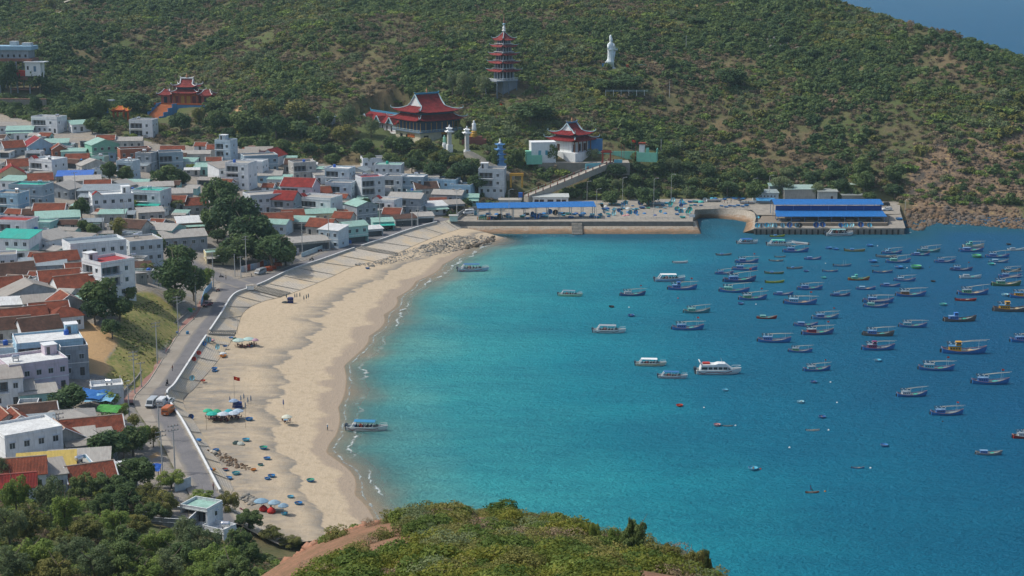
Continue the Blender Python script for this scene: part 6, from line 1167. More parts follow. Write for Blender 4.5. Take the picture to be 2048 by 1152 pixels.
# long blue canopy over the boats
A = U(957, 440, QZ); B = U(1189, 436.5, QZ); t = thing('canopy', 'long blue metal canopy on posts along the quay', 'canopy', (A + B)/2, math.atan2(B.y - A.y, B.x - A.x)); X = (B - A).length/2
m = MB(); roof_slab(m, (-X - .6, -.8, 5.2), (X + .6, -.8, 5.2), (X + .6, 7, 6.4), (-X - .6, 7, 6.4), .12); m.build('roof', BL, t)
for i in range(11):
    for y in (0, 6.2):
        m = MB(); x = -X + 2*X*i/10; m.cyl((x, y, -.1), (x, y, 5.25 + y*.15), .16, n=8); m.build('post', plain('#a5b0b4', .5), t)
def bx(name, label, cat, px, py, w, d, h, mat, rz=0, z=QZ, roof=None, extra=()):
    o = thing(name, label, cat, U(px, py, z), R(rz)); m = MB()
    facade(m, (-w/2, 0, -.2), (1, 0, 0), w, h, (0, -1, 0), [e for e in extra], 0, 1); facade(m, (w/2, 0, -.2), (0, 1, 0), d, h, (1, 0, 0), []); facade(m, (w/2, d, -.2), (-1, 0, 0), w, h, (0, 1, 0), []); facade(m, (-w/2, d, -.2), (0, -1, 0), d, h, (-1, 0, 0), []); m.build('wall', [mat, paint('#4a3530', .7, .3)], o)
    m = MB(); rm_, rise = roof or (paint('#a9aba7', .9, .6), .0); roof_slab(m, (-w/2 - .4, -.5, h - .2), (w/2 + .4, -.5, h - .2), (w/2 + .4, d + .4, h - .2 + rise), (-w/2 - .4, d + .4, h - .2 + rise), .2); m.build('roof', rm_, o); return o
bx('quay_building', 'low white building with brown shutters behind the blue canopy', 'building', 1101, 411, 16.5, 7, 4.0, WHT, 0, QZ, (paint('#b6bdb9', .9, .5), .6), [(.8, 2.8, .7, 3.0, .2), (3.2, 5.2, .7, 3.0, .2), (6.8, 9.6, .25, 3.0, .2), (10.9, 12.9, .7, 3.0, .2), (13.5, 15.4, .7, 3.0, .2)])
bx('quay_kiosk', 'pale blue block hut with blue tank left of the white quay building', 'hut', 1020, 418, 10, 6, 4.2, paint('#b6c2c4', .85, .6), 0, QZ, (paint('#a8a499', .9, .7), .0), [(5.5, 6.6, .3, 2.4, .15)])
q = thing('water_tank', 'square blue tank on posts above the pale block hut', 'tank', U(1041, 416, QZ), 0); boxpart(q, 'tank', plain('#2e63b5', .5), -.9, .9, -.9, .9, 5.0, 7.1); [boxpart(q, 'leg', plain('#7d858a'), x - .08, x + .08, y - .08, y + .08, -.1, 5.0) for x in (-.8, .8) for y in (-.8, .8)]
bx('gate_booth', 'small white booth at the harbour entrance', 'booth', 907, 442, 3.4, 3, 2.4, paint('#a9cfcb', .8, .3), 0, 5.0)
bx('harbour_shed', 'white shed with blue awning and small windows behind the fish shed', 'shed', 1533, 405, 11, 8, 4.6, paint('#b4c4c8', .85, .5), 0, QZ, (sheet('#98a8a8', .3), .5), [(1 + 1.6*i, 1.6 + 1.6*i, 2.8, 3.5, .15) for i in range(6)])
o = thing('awning', 'blue cloth awning hung on the white harbour shed', 'awning', U(1531, 407, QZ), 0); m = MB(); roof_slab(m, (-4.5, -2.4, 1.6), (4.2, -2.2, 1.5), (4.4, 0, 2.6), (-4.6, 0, 2.7), .05); m.build('cloth', sheet('#3f8fc0', .1), o); [boxpart(o, 'post', plain('#8d9498'), x - .05, x + .05, -2.2, -2.1, -.1, 1.6) for x in (-4.2, 3.9)]
bx('harbour_shed', 'long grey-walled shed with pale green roof sheets behind the fish shed', 'shed', 1600, 400, 15, 8, 5.2, paint('#9fa19b', .9, .7), 2, QZ, (sheet('#9fb8b0', .3), 1.0)); bx('harbour_shed', 'grey block shed right of the long grey-walled shed', 'shed', 1655, 402, 9, 7, 4.6, paint('#a4acab', .9, .6), -4, QZ, (sheet('#a3aba6', .3), .4), [(6, 7, .3, 2.5, .15)])
bx('harbour_shed', 'pale green-roofed hut standing highest behind the fish shed', 'hut', 1697, 396, 6.6, 6, 6.6, paint('#9aa39f', .9, .6), -4, QZ, (sheet('#b4c8ba', .2), .9)); bx('harbour_shed', 'low grey-roofed shed at the right behind the fish shed', 'shed', 1712, 402, 13, 7, 2.8, paint('#8f938f', .9, .7), 0, QZ, (sheet('#8f9694', .4), .5)); bx('harbour_shed', 'small sheet-roofed lean-to between the harbour sheds', 'shed', 1560, 396, 10, 5, 5.8, paint('#8f9a9a', .9, .7), 0, QZ, (sheet('#8fb0aa', .4), .7))
# railing, gutter wall and ramp
blocks('quay_parapet', 'grey curved parapet wall beside the white minibus', 'wall', 0, 0, 1, 0, []); bpy.data.objects.remove(bpy.data.objects['quay_parapet'])
ln = crom([tuple(U(a, b, 5.0)) for a, b in [(912,437),(925,427),(945,421),(975,418),(1010,420)]], 6); ribbon_wall('quay_parapet', ln, .35, 1.6, paint('#9a9c9a', .9, .7), label='grey curved parapet wall beside the white minibus', cat='wall')
def railing(pts, label, h=1.0, col='#a3a8a8'):
    o = thing('railing', label, 'railing', (0, 0, 0)); 
    for a, b in zip(pts[:-1], pts[1:]):
        a, b = Vector(a), Vector(b); m = MB()
        for k in (h, h*.5): m.tube([a + Vector((0, 0, k)), b + Vector((0, 0, k))], .05, 5)
        m.build('rail', plain(col, .5), o); n_ = max(1, int((b - a).length/2.2))
        for i in range(n_ + 1): q = a.lerp(b, i/n_); m = MB(); m.cyl(q, q + Vector((0, 0, h)), .05, n=5); m.build('post', plain(col, .5), o)
railing([U(1280, 439, QZ), U(1358, 439, QZ)], 'thin railing along the quay edge near the cove'); railing([U(1300, 419, QZ), U(1390, 416.5, QZ), U(1500, 418, QZ)], 'thin railing above the sloping cove wall')
o = thing('sign_board', 'small white notice board beside the cove steps', 'sign', U(1384, 437, QZ), 0); boxpart(o, 'panel', plain('#dfe3e3', .6), -1.3, 1.3, -.05, .05, .6, 1.9); boxpart(o, 'leg', plain('#888888'), -1, -.9, -.04, .04, -.1, .6); boxpart(o, 'leg', plain('#888888'), .9, 1, -.04, .04, -.1, .6)
w = MB(); w.add([U(1775, 419, 4.5), U(1800, 421, 4.5), U(1811, 456, 2.62), U(1776, 456, 2.62), U(1775, 421, 1), U(1800, 423, 1), U(1811, 458, 1), U(1776, 458, 1)], [(3, 2, 1, 0), (3, 2, 6, 7), (2, 1, 5, 6), (0, 3, 7, 4)]); tag(w.build('slipway', DECK), kind='structure')
# rubbish bins
for i, c in enumerate(['#c98a2c', '#2f7a58', '#2f7a58', '#2f7a58', '#2f7a58', '#d08a28', '#c85a2c']):
    o = thing('wheelie_bin', {'#c98a2c': 'yellow', '#2f7a58': 'green', '#d08a28': 'amber', '#c85a2c': 'orange'}[c] + ' wheelie bin in the row under the blue canopy', 'bin', U(956 + i*3.9, 439.5, QZ), 0, 'wheelie bins under the canopy'); m = MB(); m.loft([[(-.28, -.3, .1), (.28, -.3, .1), (.28, .3, .1), (-.28, .3, .1)], [(-.36, -.4, 1.1), (.36, -.4, 1.1), (.36, .4, 1.1), (-.36, .4, 1.1)]]); m.build('body', plain(c, .5), o); boxpart(o, 'lid', plain(c, .5), -.38, .38, -.42, .44, 1.1, 1.18); [boxpart(o, 'wheel', DARK, x - .05, x + .05, .25, .4, 0, .2) for x in (-.25, .25)]
# ------------------------------------------------------------------ basket boats
TUBC = dict(B='#2f7ab8', D='#2a5596', C='#55afc8', T='#45b0a4', L='#9fd0d8', G='#59b878', N='#2b343a', R='#b5402f', O='#c07a2c', W='#c9cfcc', P='#c58f8f', Y='#b5a070')
TUBM = {}
def tub_mesh(c, inner):
    k = (c, inner)
    if k in TUBM: return TUBM[k]
    m = MB(); n_ = 18; prof = [(.35, 0), (.72, .1), (.93, .3), (1, .56), (.94, .56), (.86, .32), (.6, .17), (.05, .15)]
    vs = [(r*math.cos(2*math.pi*i/n_), r*math.sin(2*math.pi*i/n_), z) for r, z in prof for i in range(n_)]
    for kk in range(len(prof) - 1): m.add(vs[kk*n_:(kk+2)*n_], [(i, (i+1) % n_, n_+(i+1) % n_, n_+i) for i in range(n_)], 0 if kk < 4 else 1)
    m.add(vs[:n_], [tuple(range(n_ - 1, -1, -1))]); m.add(vs[-n_:], [tuple(range(n_))], 1); o = m.build('hull', [plain(TUBC[c], .6, .3), plain(inner, .8, .2, 0, .3)]); h = o.data; bpy.data.objects.remove(o)
    m = MB(); ring = [(1.0*math.cos(2*math.pi*i/n_), 1.0*math.sin(2*math.pi*i/n_), .56) for i in range(n_ + 1)]; m.tube([Vector(p) for p in ring], .055, 5); o = m.build('rim', plain(TUBC[c] if c in 'NRO' else '#4f7f98', .6)); r = o.data; bpy.data.objects.remove(o)
    m = MB(); m.box(-.12, .12, -.88, .88, .36, .42); o = m.build('thwart', plain('#6d5a45', .8)); b = o.data; bpy.data.objects.remove(o); TUBM[k] = (h, r, b); return TUBM[k]
CN = dict(B='blue', D='dark blue', C='light blue', T='teal', L='pale blue', G='green', N='black', R='red', O='orange', W='white', P='pink', Y='straw-coloured')
def tub(p, dia, c, where, state=0, inner=None, group='basket boats', rz=None):
    """state 0 upright, 1 tilted on its side, 2 upside down"""
    o = thing('basket_boat', ' '.join([CN[c], 'round basket boat', ('', 'on edge', 'upside down')[state], where]).replace('  ', ' ').replace('round ', ''), 'basket boat', p, rng.uniform(0, 6.3) if rz is None else rz, group, dia/2)
    if state == 1: o.rotation_euler = (R(rng.uniform(55, 75)), 0, rng.uniform(-.7, .7)); o.location.z += dia*.40
    if state == 2: o.rotation_euler = (math.pi, 0, rng.uniform(0, 6)); o.location.z += dia*.28
    for nm, me in zip(('hull', 'rim', 'thwart'), tub_mesh(c, inner or TUBC[c])): mkobj(nm, me, o)
    return o
def tubg(px, py, wpx, c, where, state=0, inner=None, z=None, group='basket boats'):
    p = U(px, py, z) if z is not None else Gb(px, py); return tub(p, max(1.3, wpx/pxs(p)), c, where, state, inner, group)
_SEG = np.stack([KERB, WALL, TOE, SHORE], 1)
def shore_z(x, y):
    """height of road, revetment, beach or water, across the nearest station"""
    P = np.stack([np.ravel(x), np.ravel(y)], 1); A = _SEG[::2, 1, :2]; ab = _SEG[::2, 3, :2] - A; t_ = np.clip(((P[:, None] - A)*ab).sum(2)/(ab*ab).sum(1), -.4, 1.2); dd = np.linalg.norm(P[:, None] - A - t_[..., None]*ab, axis=2); i = np.argmin(dd, 1)
    W_p, T_p, S_p = _SEG[::2][i, 1, :2], _SEG[::2][i, 2, :2], _SEG[::2][i, 3, :2]; ax = S_p - W_p; ax = ax/np.linalg.norm(ax, axis=1)[:, None]; s = ((P - W_p)*ax).sum(1); st = ((T_p - W_p)*ax).sum(1); ss = ((S_p - W_p)*ax).sum(1); u = (s - st)/(ss - st)
    return np.where(s < 0, 5.02, np.where(s < st, 5 - 3*s/st, np.where(u > 1, 0.0, 1.9 - 1.88*u + .9*np.sin(np.pi*np.clip(u, 0, 1))*(1 - u)))).reshape(np.shape(x))
_zz = np.arange(5.4, -.01, -.06)
def Gb(px, py):
    """point on beach, revetment, road or water under the bearing"""
    d = ray(px, py); t_ = (_zz - CAM_H)/d[2]; g = shore_z(d[0]*t_, d[1]*t_); k = np.nonzero(_zz <= g)[0]
    if not len(k): return U(px, py, 0)
    k = k[0]; return Vector((d[0]*t_[k], d[1]*t_[k], float(g[k])))
r = random.Random(9)
# under the canopy
for i in range(46):
    px = r.uniform(953, 1192); py = r.uniform(429, 440) - (px - 957)*.012; tubg(px, py, r.uniform(9, 13), r.choice('BBDDCTNN'), 'under the long blue canopy', r.choice([0, 0, 1, 2]), z=QZ, group='basket boats under the canopy')
for px, py, wq, c, s in [(1193,436,11,'B',0),(1200,431,10,'B',0),(1198,436,9,'T',0),(1207,419,9,'D',0),(1214,418,11,'D',2),(1203,415,8,'N',1),(1232,407,8,'L',1),(1236,409,7,'T',0),(1250,410,10,'C',1),(1282,410,12,'D',1),(1297,410,12,'T',1),(1331,408,12,'C',0),(1341,412,10,'T',1),(1347,406,11,'L',1),(1340,414,8,'C',0),
   (1361,406,8,'D',2),(1366,408,8,'T',0),(1214,422,8,'C',0),(1227,421,8,'C',0),(1241,420,9,'N',0),(1256,418,11,'W',2),(1273,419,9,'C',0),(1284,417,12,'D',0),(1296,417,8,'G',0),(1314,416,8,'L',0),(1321,415,7,'Y',0),(1352,417,7,'C',0),(1382,412,8,'T',0),(1390,411,8,'B',0),(1402,412,8,'D',0),(1217,434,8,'B',0),(1229,431,10,'L',1),(1242,430,8,'C',1),(1248,432,8,'P',2),(1255,431,9,'P',2),(1260,428,9,'C',1),(1272,428,9,'B',1),(1216,429,9,'T',0),
   (1365,436,12,'T',0),(1380,405,10,'D',0),(1390,405,12,'T',0),(1401,405,14,'T',2),(1410,404,9,'W',1),(1443,413,8,'B',0),(1452,415,9,'B',0),(1460,413,9,'D',0),(1468,414,9,'B',0),(1476,412,9,'B',0),(1485,414,9,'B',0),(1493,412,10,'B',0),(1520,397,8,'B',0),(1420,396,9,'B',0),(1437,394,10,'D',0),(1480,395,8,'C',0),(1488,397,8,'B',0),(1470,397,8,'T',0)]:
    tubg(px, py, wq, c, 'on the harbour promenade', s, z=QZ, group='basket boats on the promenade')
for i in range(44): tubg(r.uniform(1196, 1376), r.uniform(403, 432), r.uniform(6, 9), r.choice('BBDCTLCW'), 'on the harbour promenade', r.choice([0, 0, 0, 1, 2]), z=QZ, group='basket boats on the promenade')
for i in range(26): tubg(r.uniform(1400, 1520), r.uniform(393, 402), r.uniform(7, 10), r.choice('BBDCN'), 'at the hill foot behind the cove', r.choice([0, 0, 2]), z=QZ, group='basket boats behind the cove')
for px, py, c in ((1355,420,'T'),(1361,425,'C'),(1379,421,'T'),(1377,426,'T')): tubg(px, py + 3, 11, c, 'stacked beside the cove steps', 1, z=QZ - .6, group='basket boats at the cove steps')
def slope_tub(px, py, wq, c): k = tubg(px, py, wq, c, 'lying on the sloping cove wall', 0, z=2.6, group='basket boats on the cove wall'); k.rotation_euler = (R(32), 0, rng.uniform(-.3, .3)); k.location.z += .5
for a in ((1395,421,12,'Y'),(1467,425,9,'B'),(1505,424,8,'C'),(1510,431,9,'B'),(1519,436,10,'B'),(1524,431,9,'B'),(1530,435,10,'B'),(1536,433,9,'B'),(1514,438,9,'C')): slope_tub(*a)
for px, c in ((1515,'C'),(1522,'W'),(1533,'C'),(1543,'L'),(1549,'L'),(1564,'L'),(1580,'D'),(1593,'L'),(1599,'N'),(1632,'D'),(1644,'D'),(1680,'B'),(1692,'C'),(1704,'L'),(1721,'D'),(1738,'C')): tubg(px, 455, 10 + 2*(c == 'D'), c, 'propped against the pier wall', 1, z=PZ, group='basket boats propped on the pier')
tubg(1798, 440, 14, 'B', 'on the slipway beside the fish shed', 0, z=3.4)
# ------------------------------------------------------------------ street and harbour lamps, utility poles
PM = paint('#b4b6b3', .8, .35)
def polepart(m, name, mat, root): return m.build(name, mat, root)
ARM = {}
def utility_pole(px, py, h, label, arms=2, lamp=False, p=None, rz=.6):
    p = Gp(px, py) if p is None else p; o = thing('utility_pole', label, 'pole', p, rz, 'utility poles along the road'); m = MB(); m.cyl((0, 0, -1), (0, 0, h), .19, .12, 8); m.build('shaft', PM, o)
    for k in range(arms):
        m = MB(); z = h - .35 - k*1.0; m.box(-1.3, 1.3, -.07, .07, z, z + .14); a = m.build('crossarm', plain('#8d9292', .6), o)
        for x in (-1.15, -.4, .4, 1.15): m = MB(); m.lathe([(.05, 0), (.11, .08), (.06, .16), (.1, .22), (.04, .3)], 6, c=(x, 0, z + .14)); m.build('insulator', plain('#7d6a5a', .4), a)
    if lamp: m = MB(); m.tube([Vector((0, 0, h - 2.5)), Vector((.9, 0, h - 1.9)), Vector((2.1, 0, h - 1.7))], .05, 5); m.build('lamp_arm', plain('#a9adad', .5), o); boxpart(o, 'lamp_head', plain('#c9cccc', .5), 1.9, 2.6, -.14, .14, h - 1.8, h - 1.66)
    return o
def Gp(px, py):
    g = Gd(px, py); u = U(px, py, 5.0); return u if inpoly(np.array(u.x), np.array(u.y), SHOREPOLY) or abs(g.z - 5) < .8 else g
POLES = {}
for px, py, hp, lab, a, l in [(493,546,75,'tall utility pole in front of the big grove',2,0),(427,576,74,'utility pole at the junction corner beside the yellow house',2,1),(392,616,74,'tall utility pole by the light blue fence',3,0),(357,671,80,'utility pole on the red pavement beside the grassy bank',2,1),(315,728,86,'utility pole halfway along the red pavement',2,0),
   (270,788,88,'thick double utility pole at the pavement corner',3,0),(283,775,52,'short pole beside the thick corner pole',1,0),(259,842,76,'utility pole behind the parked vans',2,0),(242,794,44,'short lamp pole beside the small flat house',0,1),(120,892,66,'utility pole between red tile roofs',2,0),(319,880,76,'slim pole at the left edge of the lower road',1,0),(350,944,98,'tall slim pole standing in the lower road side',2,0),(325,946,88,'utility pole beside the tall slim one on the lower road',2,0),
   (605,514,70,'utility pole beside the brown shed',2,0),(658,499,70,'utility pole beside the white-blue roadside house',2,0),(676,488,36,'short pole left of the turquoise house',1,0),(760,463,62,'utility pole beside the market stalls',2,0),(836,455,42,'lamp pole on the far road corner',0,1),(824,453,34,'thin pole with an orange sign by the far road',0,0),(914,440,60,'tall pole at the harbour entrance',1,0),(470,553,46,'leaning thin pole on the junction pavement',0,0),(482,556,44,'thin pole with bracket on the junction pavement',1,0),
   (152,405,60,'utility pole beside the tall dark tree in the village',1,0),(62,436,60,'utility pole in the left village lane',1,0),(250,452,50,'slim pole below the white red-gabled house',1,0),(206,466,36,'short pole in front of the bare grey block',1,0),(535,532,34,'short lamp post among the grove trees',0,1),(183,790,30,'thin pole by the blue tarp roof',1,0)]:
    p = Gp(px, py); POLES[lab] = utility_pole(px, py, hp/pxs(p), lab, a, bool(l), p)
POLEW = [(493,546,75),(427,576,74),(392,616,74),(357,671,80),(315,728,86),(270,788,88)]
def wire(a, b, sag, label):
    o = thing('power_line', label, 'cable', (0, 0, 0), 0, 'cables between poles')
    for dx in (-.9, 0, .9):
        m = MB(); pts = [a.lerp(b, i/10) + Vector((dx, 0, -sag*4*(i/10)*(1 - i/10))) for i in range(11)]; m.tube(pts, .022, 3); m.build('wire', plain('#3a3d40', .6), o)
for (a, b) in zip(POLEW[:-1], POLEW[1:]):
    pa, pb = Gp(a[0], a[1]), Gp(b[0], b[1]); wire(pa + Vector((0, 0, a[2]/pxs(pa) - .1)), pb + Vector((0, 0, b[2]/pxs(pb) - .1)), .9, 'sagging cables strung between roadside poles')
for px, py, hp, lab in [(1174,408,46,'slim street lamp behind the right end of the blue canopy'),(1193,438,61,'lamp post at the right end of the blue canopy'),(1245,412,58,'tall lamp post behind the promenade boats'),(1307,435,79,'tall lamp post at the quay edge near the cove'),(1342,408,60,'lamp post at the hill foot behind the promenade'),(1018,440,62,'thin lamp post in front of the blue canopy'),
   (1002,410,48,'lamp post left of the pale block hut'),(1506,402,46,'left lamp post beside the white harbour shed'),(1538,406,56,'lamp post in front of the white harbour shed'),(1739,393,34,'lamp post behind the blue shed roof'),(1810,426,28,'short lamp post at the slipway')]:
    z = QZ; p = U(px, py, z); h = hp/pxs(p); o = thing('lamp_post', lab, 'lamp post', p, 0, 'harbour lamp posts'); m = MB(); m.cyl((0, 0, -.3), (0, 0, h - .5), .11, .07, 7); m.build('shaft', PM, o); m = MB(); m.tube([Vector((0, 0, h - .5)), Vector((.4, 0, h - .1)), Vector((1.5, 0, h))], .06, 6); m.build('arm', PM, o); boxpart(o, 'lamp_head', plain('#c4c8c8', .5), 1.3, 2.0, -.14, .14, h - .06, h + .08)
# ------------------------------------------------------------------ boats
HC = dict(b='#3079b4', d='#2f6496', t='#3f8f98', l='#4f93bd', w='#d3d8d6', c='#cfcdbd', o='#a85436', g='#4c7a58', k='#6d6a66', y='#8fa03c', r='#a02f2f', m='#8a8648', e='#7d8a92', p='#4c70a4')
HNAME = dict(b='blue', d='dark blue', t='teal', l='light blue', w='white', c='cream', o='orange-red', g='dark green', k='grey-brown', y='yellow-green', r='red', m='olive', e='grey', p='violet')
CC = dict(b='#3f78bf', l='#62a8cf', t='#5fbcae', w='#c9d3d8', y='#c9952c', m='#8a3f6d', r='#a8384a', c='#5bb8cf', o='#8a6a48', g='#5fae88', d='#345a98')
CNAME = dict(b='blue', l='pale blue', t='teal', w='white', y='yellow', m='purple', r='crimson', c='cyan', o='brown', g='green', d='deep blue')
def mesh_of(m, name, mats, smooth=False):
    o = m.build(name, mats, smooth=smooth); me = o.data; bpy.data.objects.remove(o); return me
def hull_parts(L, B, hm, hb, hs, sharp=2.2, ster=.55, n=14, rake=.6):
    secs = []
    for i in range(n + 1):
        t = i/n; b = B/2*max(.03, (1 - max(0, (t - .45)/.55)**sharp)*(ster + (1 - ster)*min(1, t/.35)**.7)); s = hm + (hb - hm)*max(0, (t - .4)/.6)**2 + (hs - hm)*max(0, (.4 - t)/.4)**2; x = L*(t - .5); xk = x - rake*max(0, (t - .75)/.25)*1.2
        secs.append([(x, b, s), (x*.995, b*.96, s*.45), (xk, b*.72, -.15), (xk, 0.0, -.55), (xk, -b*.72, -.15), (x*.995, -b*.96, s*.45), (x, -b, s)])
    return secs
HULLS = {}
def hull_mesh(key, c, *a, gw='#8a4a44'):
    k = (key, c, gw)
    if k in HULLS: return HULLS[k]
    S = hull_parts(*a); m = MB(); m.loft(S, close=False, caps=False); m.add(S[0], [tuple(range(7))]); h = mesh_of(m, 'hull', plain(c, .5, .35, 0, .2), True)
    m = MB()
    for s in (0, 6):
        for q0, q1 in zip(S[:-1], S[1:]): m.cyl(q0[s], q1[s], .07, n=5)
    m.cyl(S[0][0], S[0][6], .09, n=5); g = mesh_of(m, 'gunwale', plain(gw, .6)); m = MB()
    for q0, q1 in zip(S[:-1], S[1:]):
        dz = .32; f = .97; m.quad((q0[0][0], -q0[0][1]*f, q0[0][2] - dz), (q1[0][0], -q1[0][1]*f, q1[0][2] - dz), (q1[0][0], q1[0][1]*f, q1[0][2] - dz), (q0[0][0], q0[0][1]*f, q0[0][2] - dz))
    d = mesh_of(m, 'deck', plain('#7d8a8a', .8, .2, 0, .25)); HULLS[k] = (h, g, d); return HULLS[k]
PARTM = {}
def pm(key, fn):
    if key not in PARTM: PARTM[key] = fn()
    return PARTM[key]
def cabin_m(c):
    def f():
        m = MB(); ops = [(.25 + .75*i, .7 + .75*i, .75, 1.2, .08) for i in range(4)]; m_ = m; Lc, Bc, Hc = 3.3, 1.9, 1.6
        facade(m, (-Lc/2, -Bc/2, 0), (1, 0, 0), Lc, Hc, (0, -1, 0), ops, 0, 1); facade(m, (Lc/2, -Bc/2, 0), (0, 1, 0), Bc, Hc, (1, 0, 0), [(.25, .85, .8, 1.25, .08), (1.05, 1.65, .8, 1.25, .08)], 0, 1); facade(m, (Lc/2, Bc/2, 0), (-1, 0, 0), Lc, Hc, (0, 1, 0), ops, 0, 1); facade(m, (-Lc/2, Bc/2, 0), (0, -1, 0), Bc, Hc, (-1, 0, 0), [(.6, 1.3, .1, 1.35, .1)], 0, 1); return mesh_of(m, 'cabin', [plain(CC[c], .6), glass()])
    return pm(('cab', c), f)
def roof_m(c, L=3.7, B=2.2):
    def f(): m = MB(); m.loft([[(-L/2, -B/2, 0), (-L/2, B/2, 0), (-L/2, B/2, .1), (-L/2, 0, .18), (-L/2, -B/2, .1)], [(L/2, -B/2, 0), (L/2, B/2, 0), (L/2, B/2, .1), (L/2, 0, .18), (L/2, -B/2, .1)]]); return mesh_of(m, 'cabin_roof', plain(c, .6))
    return pm(('roof', c, L), f)
def wheel_m(c):
    def f(): m = MB(); facade(m, (-.7, -.7, 0), (1, 0, 0), 1.4, 1.1, (0, -1, 0), [(.15, 1.25, .5, .95, .06)], 0, 1); facade(m, (.7, -.7, 0), (0, 1, 0), 1.4, 1.1, (1, 0, 0), [(.15, 1.25, .5, .95, .06)], 0, 1); facade(m, (.7, .7, 0), (-1, 0, 0), 1.4, 1.1, (0, 1, 0), [(.15, 1.25, .5, .95, .06)], 0, 1); facade(m, (-.7, .7, 0), (0, -1, 0), 1.4, 1.1, (-1, 0, 0), []); m.box(-.85, .85, -.8, .8, 1.1, 1.18); return mesh_of(m, 'wheelhouse', [plain(CC[c], .6), glass()])
    return pm(('whl', c), f)
def boom_m(L):
    def f(): m = MB(); m.tube([Vector((0, 0, 0)), Vector((L*.5, 0, .12)), Vector((L, 0, .0))], [.09, .075, .05], 6); return mesh_of(m, 'boom', plain('#b4b2a4', .7))
    return pm(('boom', L), f)
def lamps_m():
    def f():
        m = MB()
        for y in (-.9, .9):
            m.tube([Vector((-2.6, y, 0)), Vector((1.4, y, .1))], .04, 4)
            for i in range(6): x = -2.5 + i*.75; m.lathe([(.05, 0), (.17, -.12), (.2, -.34), (.08, -.42)], 6, i % 2, c=(x, y, -.02))
        for x in (-2.4, 0, 1.3): m.tube([Vector((x, -.9, 0)), Vector((x, .9, 0))], .04, 4); m.cyl((x, -.8, -1.3), (x, -.8, 0), .04, n=4); m.cyl((x, .8, -1.3), (x, .8, 0), .04, n=4)
        return mesh_of(m, 'lamp_rack', [plain('#3a4048', .5), plain('#b9c4c8', .3)])
    return pm('lamps', f)
def net_m(c):
    def f():
        V, t_ = leaves(260, .9, .8, .45, .3, 6, .3, 77); return npmesh('net', V, np.arange(len(V)).reshape(-1, 4), plain(c, .9)) if False else _net(c)
    return pm(('net', c), f)
def _net(c):
    m = MB(); m.lathe([(1.0, 0), (1.05, .2), (.85, .42), (.5, .58), (.15, .64)], 11, sx=1.1, sy=.8); r_ = random.Random(3); m.v = [(x*(1 + r_.uniform(-.12, .12)), y*(1 + r_.uniform(-.12, .12)), z*(1 + r_.uniform(-.1, .1))) for x, y, z in m.v]; return mesh_of(m, 'net', plain(c, .95, .1, 0, .3))
def mast_m(h):
    def f(): m = MB(); m.cyl((0, 0, 0), (0, 0, h), .06, .035, 6); return mesh_of(m, 'mast', plain('#9fb4bc', .5))
    return pm(('mast', h), f)
def flag_m():
    def f(): m = MB(); m.add([(0, 0, 0), (.45, .06, -.02), (.9, -.04, -.05), (.9, -.04, -.65), (.45, .06, -.62), (0, 0, -.6)], [(0, 1, 4, 5), (1, 2, 3, 4)]); return mesh_of(m, 'flag', plain('#c0392b', .8))
    return pm('flag', f)
def zone(px, py): return ('near the pier' if py < 530 else 'in far fleet' if py < 580 else 'in mid fleet' if py < 650 else 'in nearest fleet')
def fishing(px, py, lp, h, c, ops='bn', gw=None, hd=None):
    """ops: b booms, f flag, l lamp rack, n net heap, w wheelhouse, s small without gear"""
    p = U(px, py - 1, 0); L = lp/pxs(p)/.98; k = L/12.5; hd = rng.uniform(-9, 7) if hd is None else hd
    o = thing('fishing_boat', '%s fishing boat, %s cabin, %s, %s' % (HNAME[h], CNAME[c], 'red flag' if 'f' in ops else 'long booms' if 'b' in ops else 'no booms', zone(px, py)), 'fishing boat', p, R(hd), 'moored fishing boats', k)
    hm = hull_mesh('F', HC[h], 12.5, 3.5, .85, 2.3, 1.55, gw=gw or {'b': '#8f6f6c', 'd': '#75585c', 'w': '#8fa8b0', 'o': '#7a9a4a', 'k': '#5a4038'}.get(h, '#9a8a78'))
    hl = mkobj('hull', hm[0], o); mkobj('gunwale', hm[1], hl); mkobj('deck', hm[2], o); cb = mkobj('cabin', cabin_m(c), o, (-2.6, 0, .45)); rf = mkobj('cabin_roof', roof_m({'b': '#6f95b5', 'l': '#8fb3c4', 't': '#7fb5ac', 'y': '#4f86ae'}.get(c, '#8a9aa2')), cb, (0, 0, 1.6))
    if 'w' in ops: mkobj('wheelhouse', wheel_m(c), o, (-1.7, 0, 2.2))
    if 'b' in ops:
        tilt = rng.uniform(-.02, -.13)
        for y in (-.55, .5): b = mkobj('boom', boom_m(9), o, (-2.4 + y, y, 3.1)); b.rotation_euler = (0, tilt, rng.uniform(-.03, .03))
        mkobj('mast', mast_m(2.6), o, (4.0, 0, 1.2))
    if 'l' in ops or 'b' in ops: mkobj('lamp_rack', lamps_m(), o, (-2.2, 0, 3.15))
    if 'n' in ops: mkobj('net', net_m(rng.choice(['#3f9a88', '#4aa592', '#b8a88a', '#7d8a90', '#5aa8a0'])), o, (1.6, 0, .55))
    if 'f' in ops: m_ = mkobj('mast', mast_m(4.2), o, (3.4, 0, 1.0)); mkobj('flag', flag_m(), m_, (0, 0, 4.2), rng.uniform(-.4, .4))
    m = pm('rudder', lambda: (lambda q: (q.box(-.6, 0, -.05, .05, -.5, .9), q.box(-.1, 1.6, -.05, .05, .85, .95), mesh_of(q, 'rudder', plain('#4a4a48', .7)))[2])(MB())); mkobj('rudder', m, o, (-6.2, 0, .3)); return o
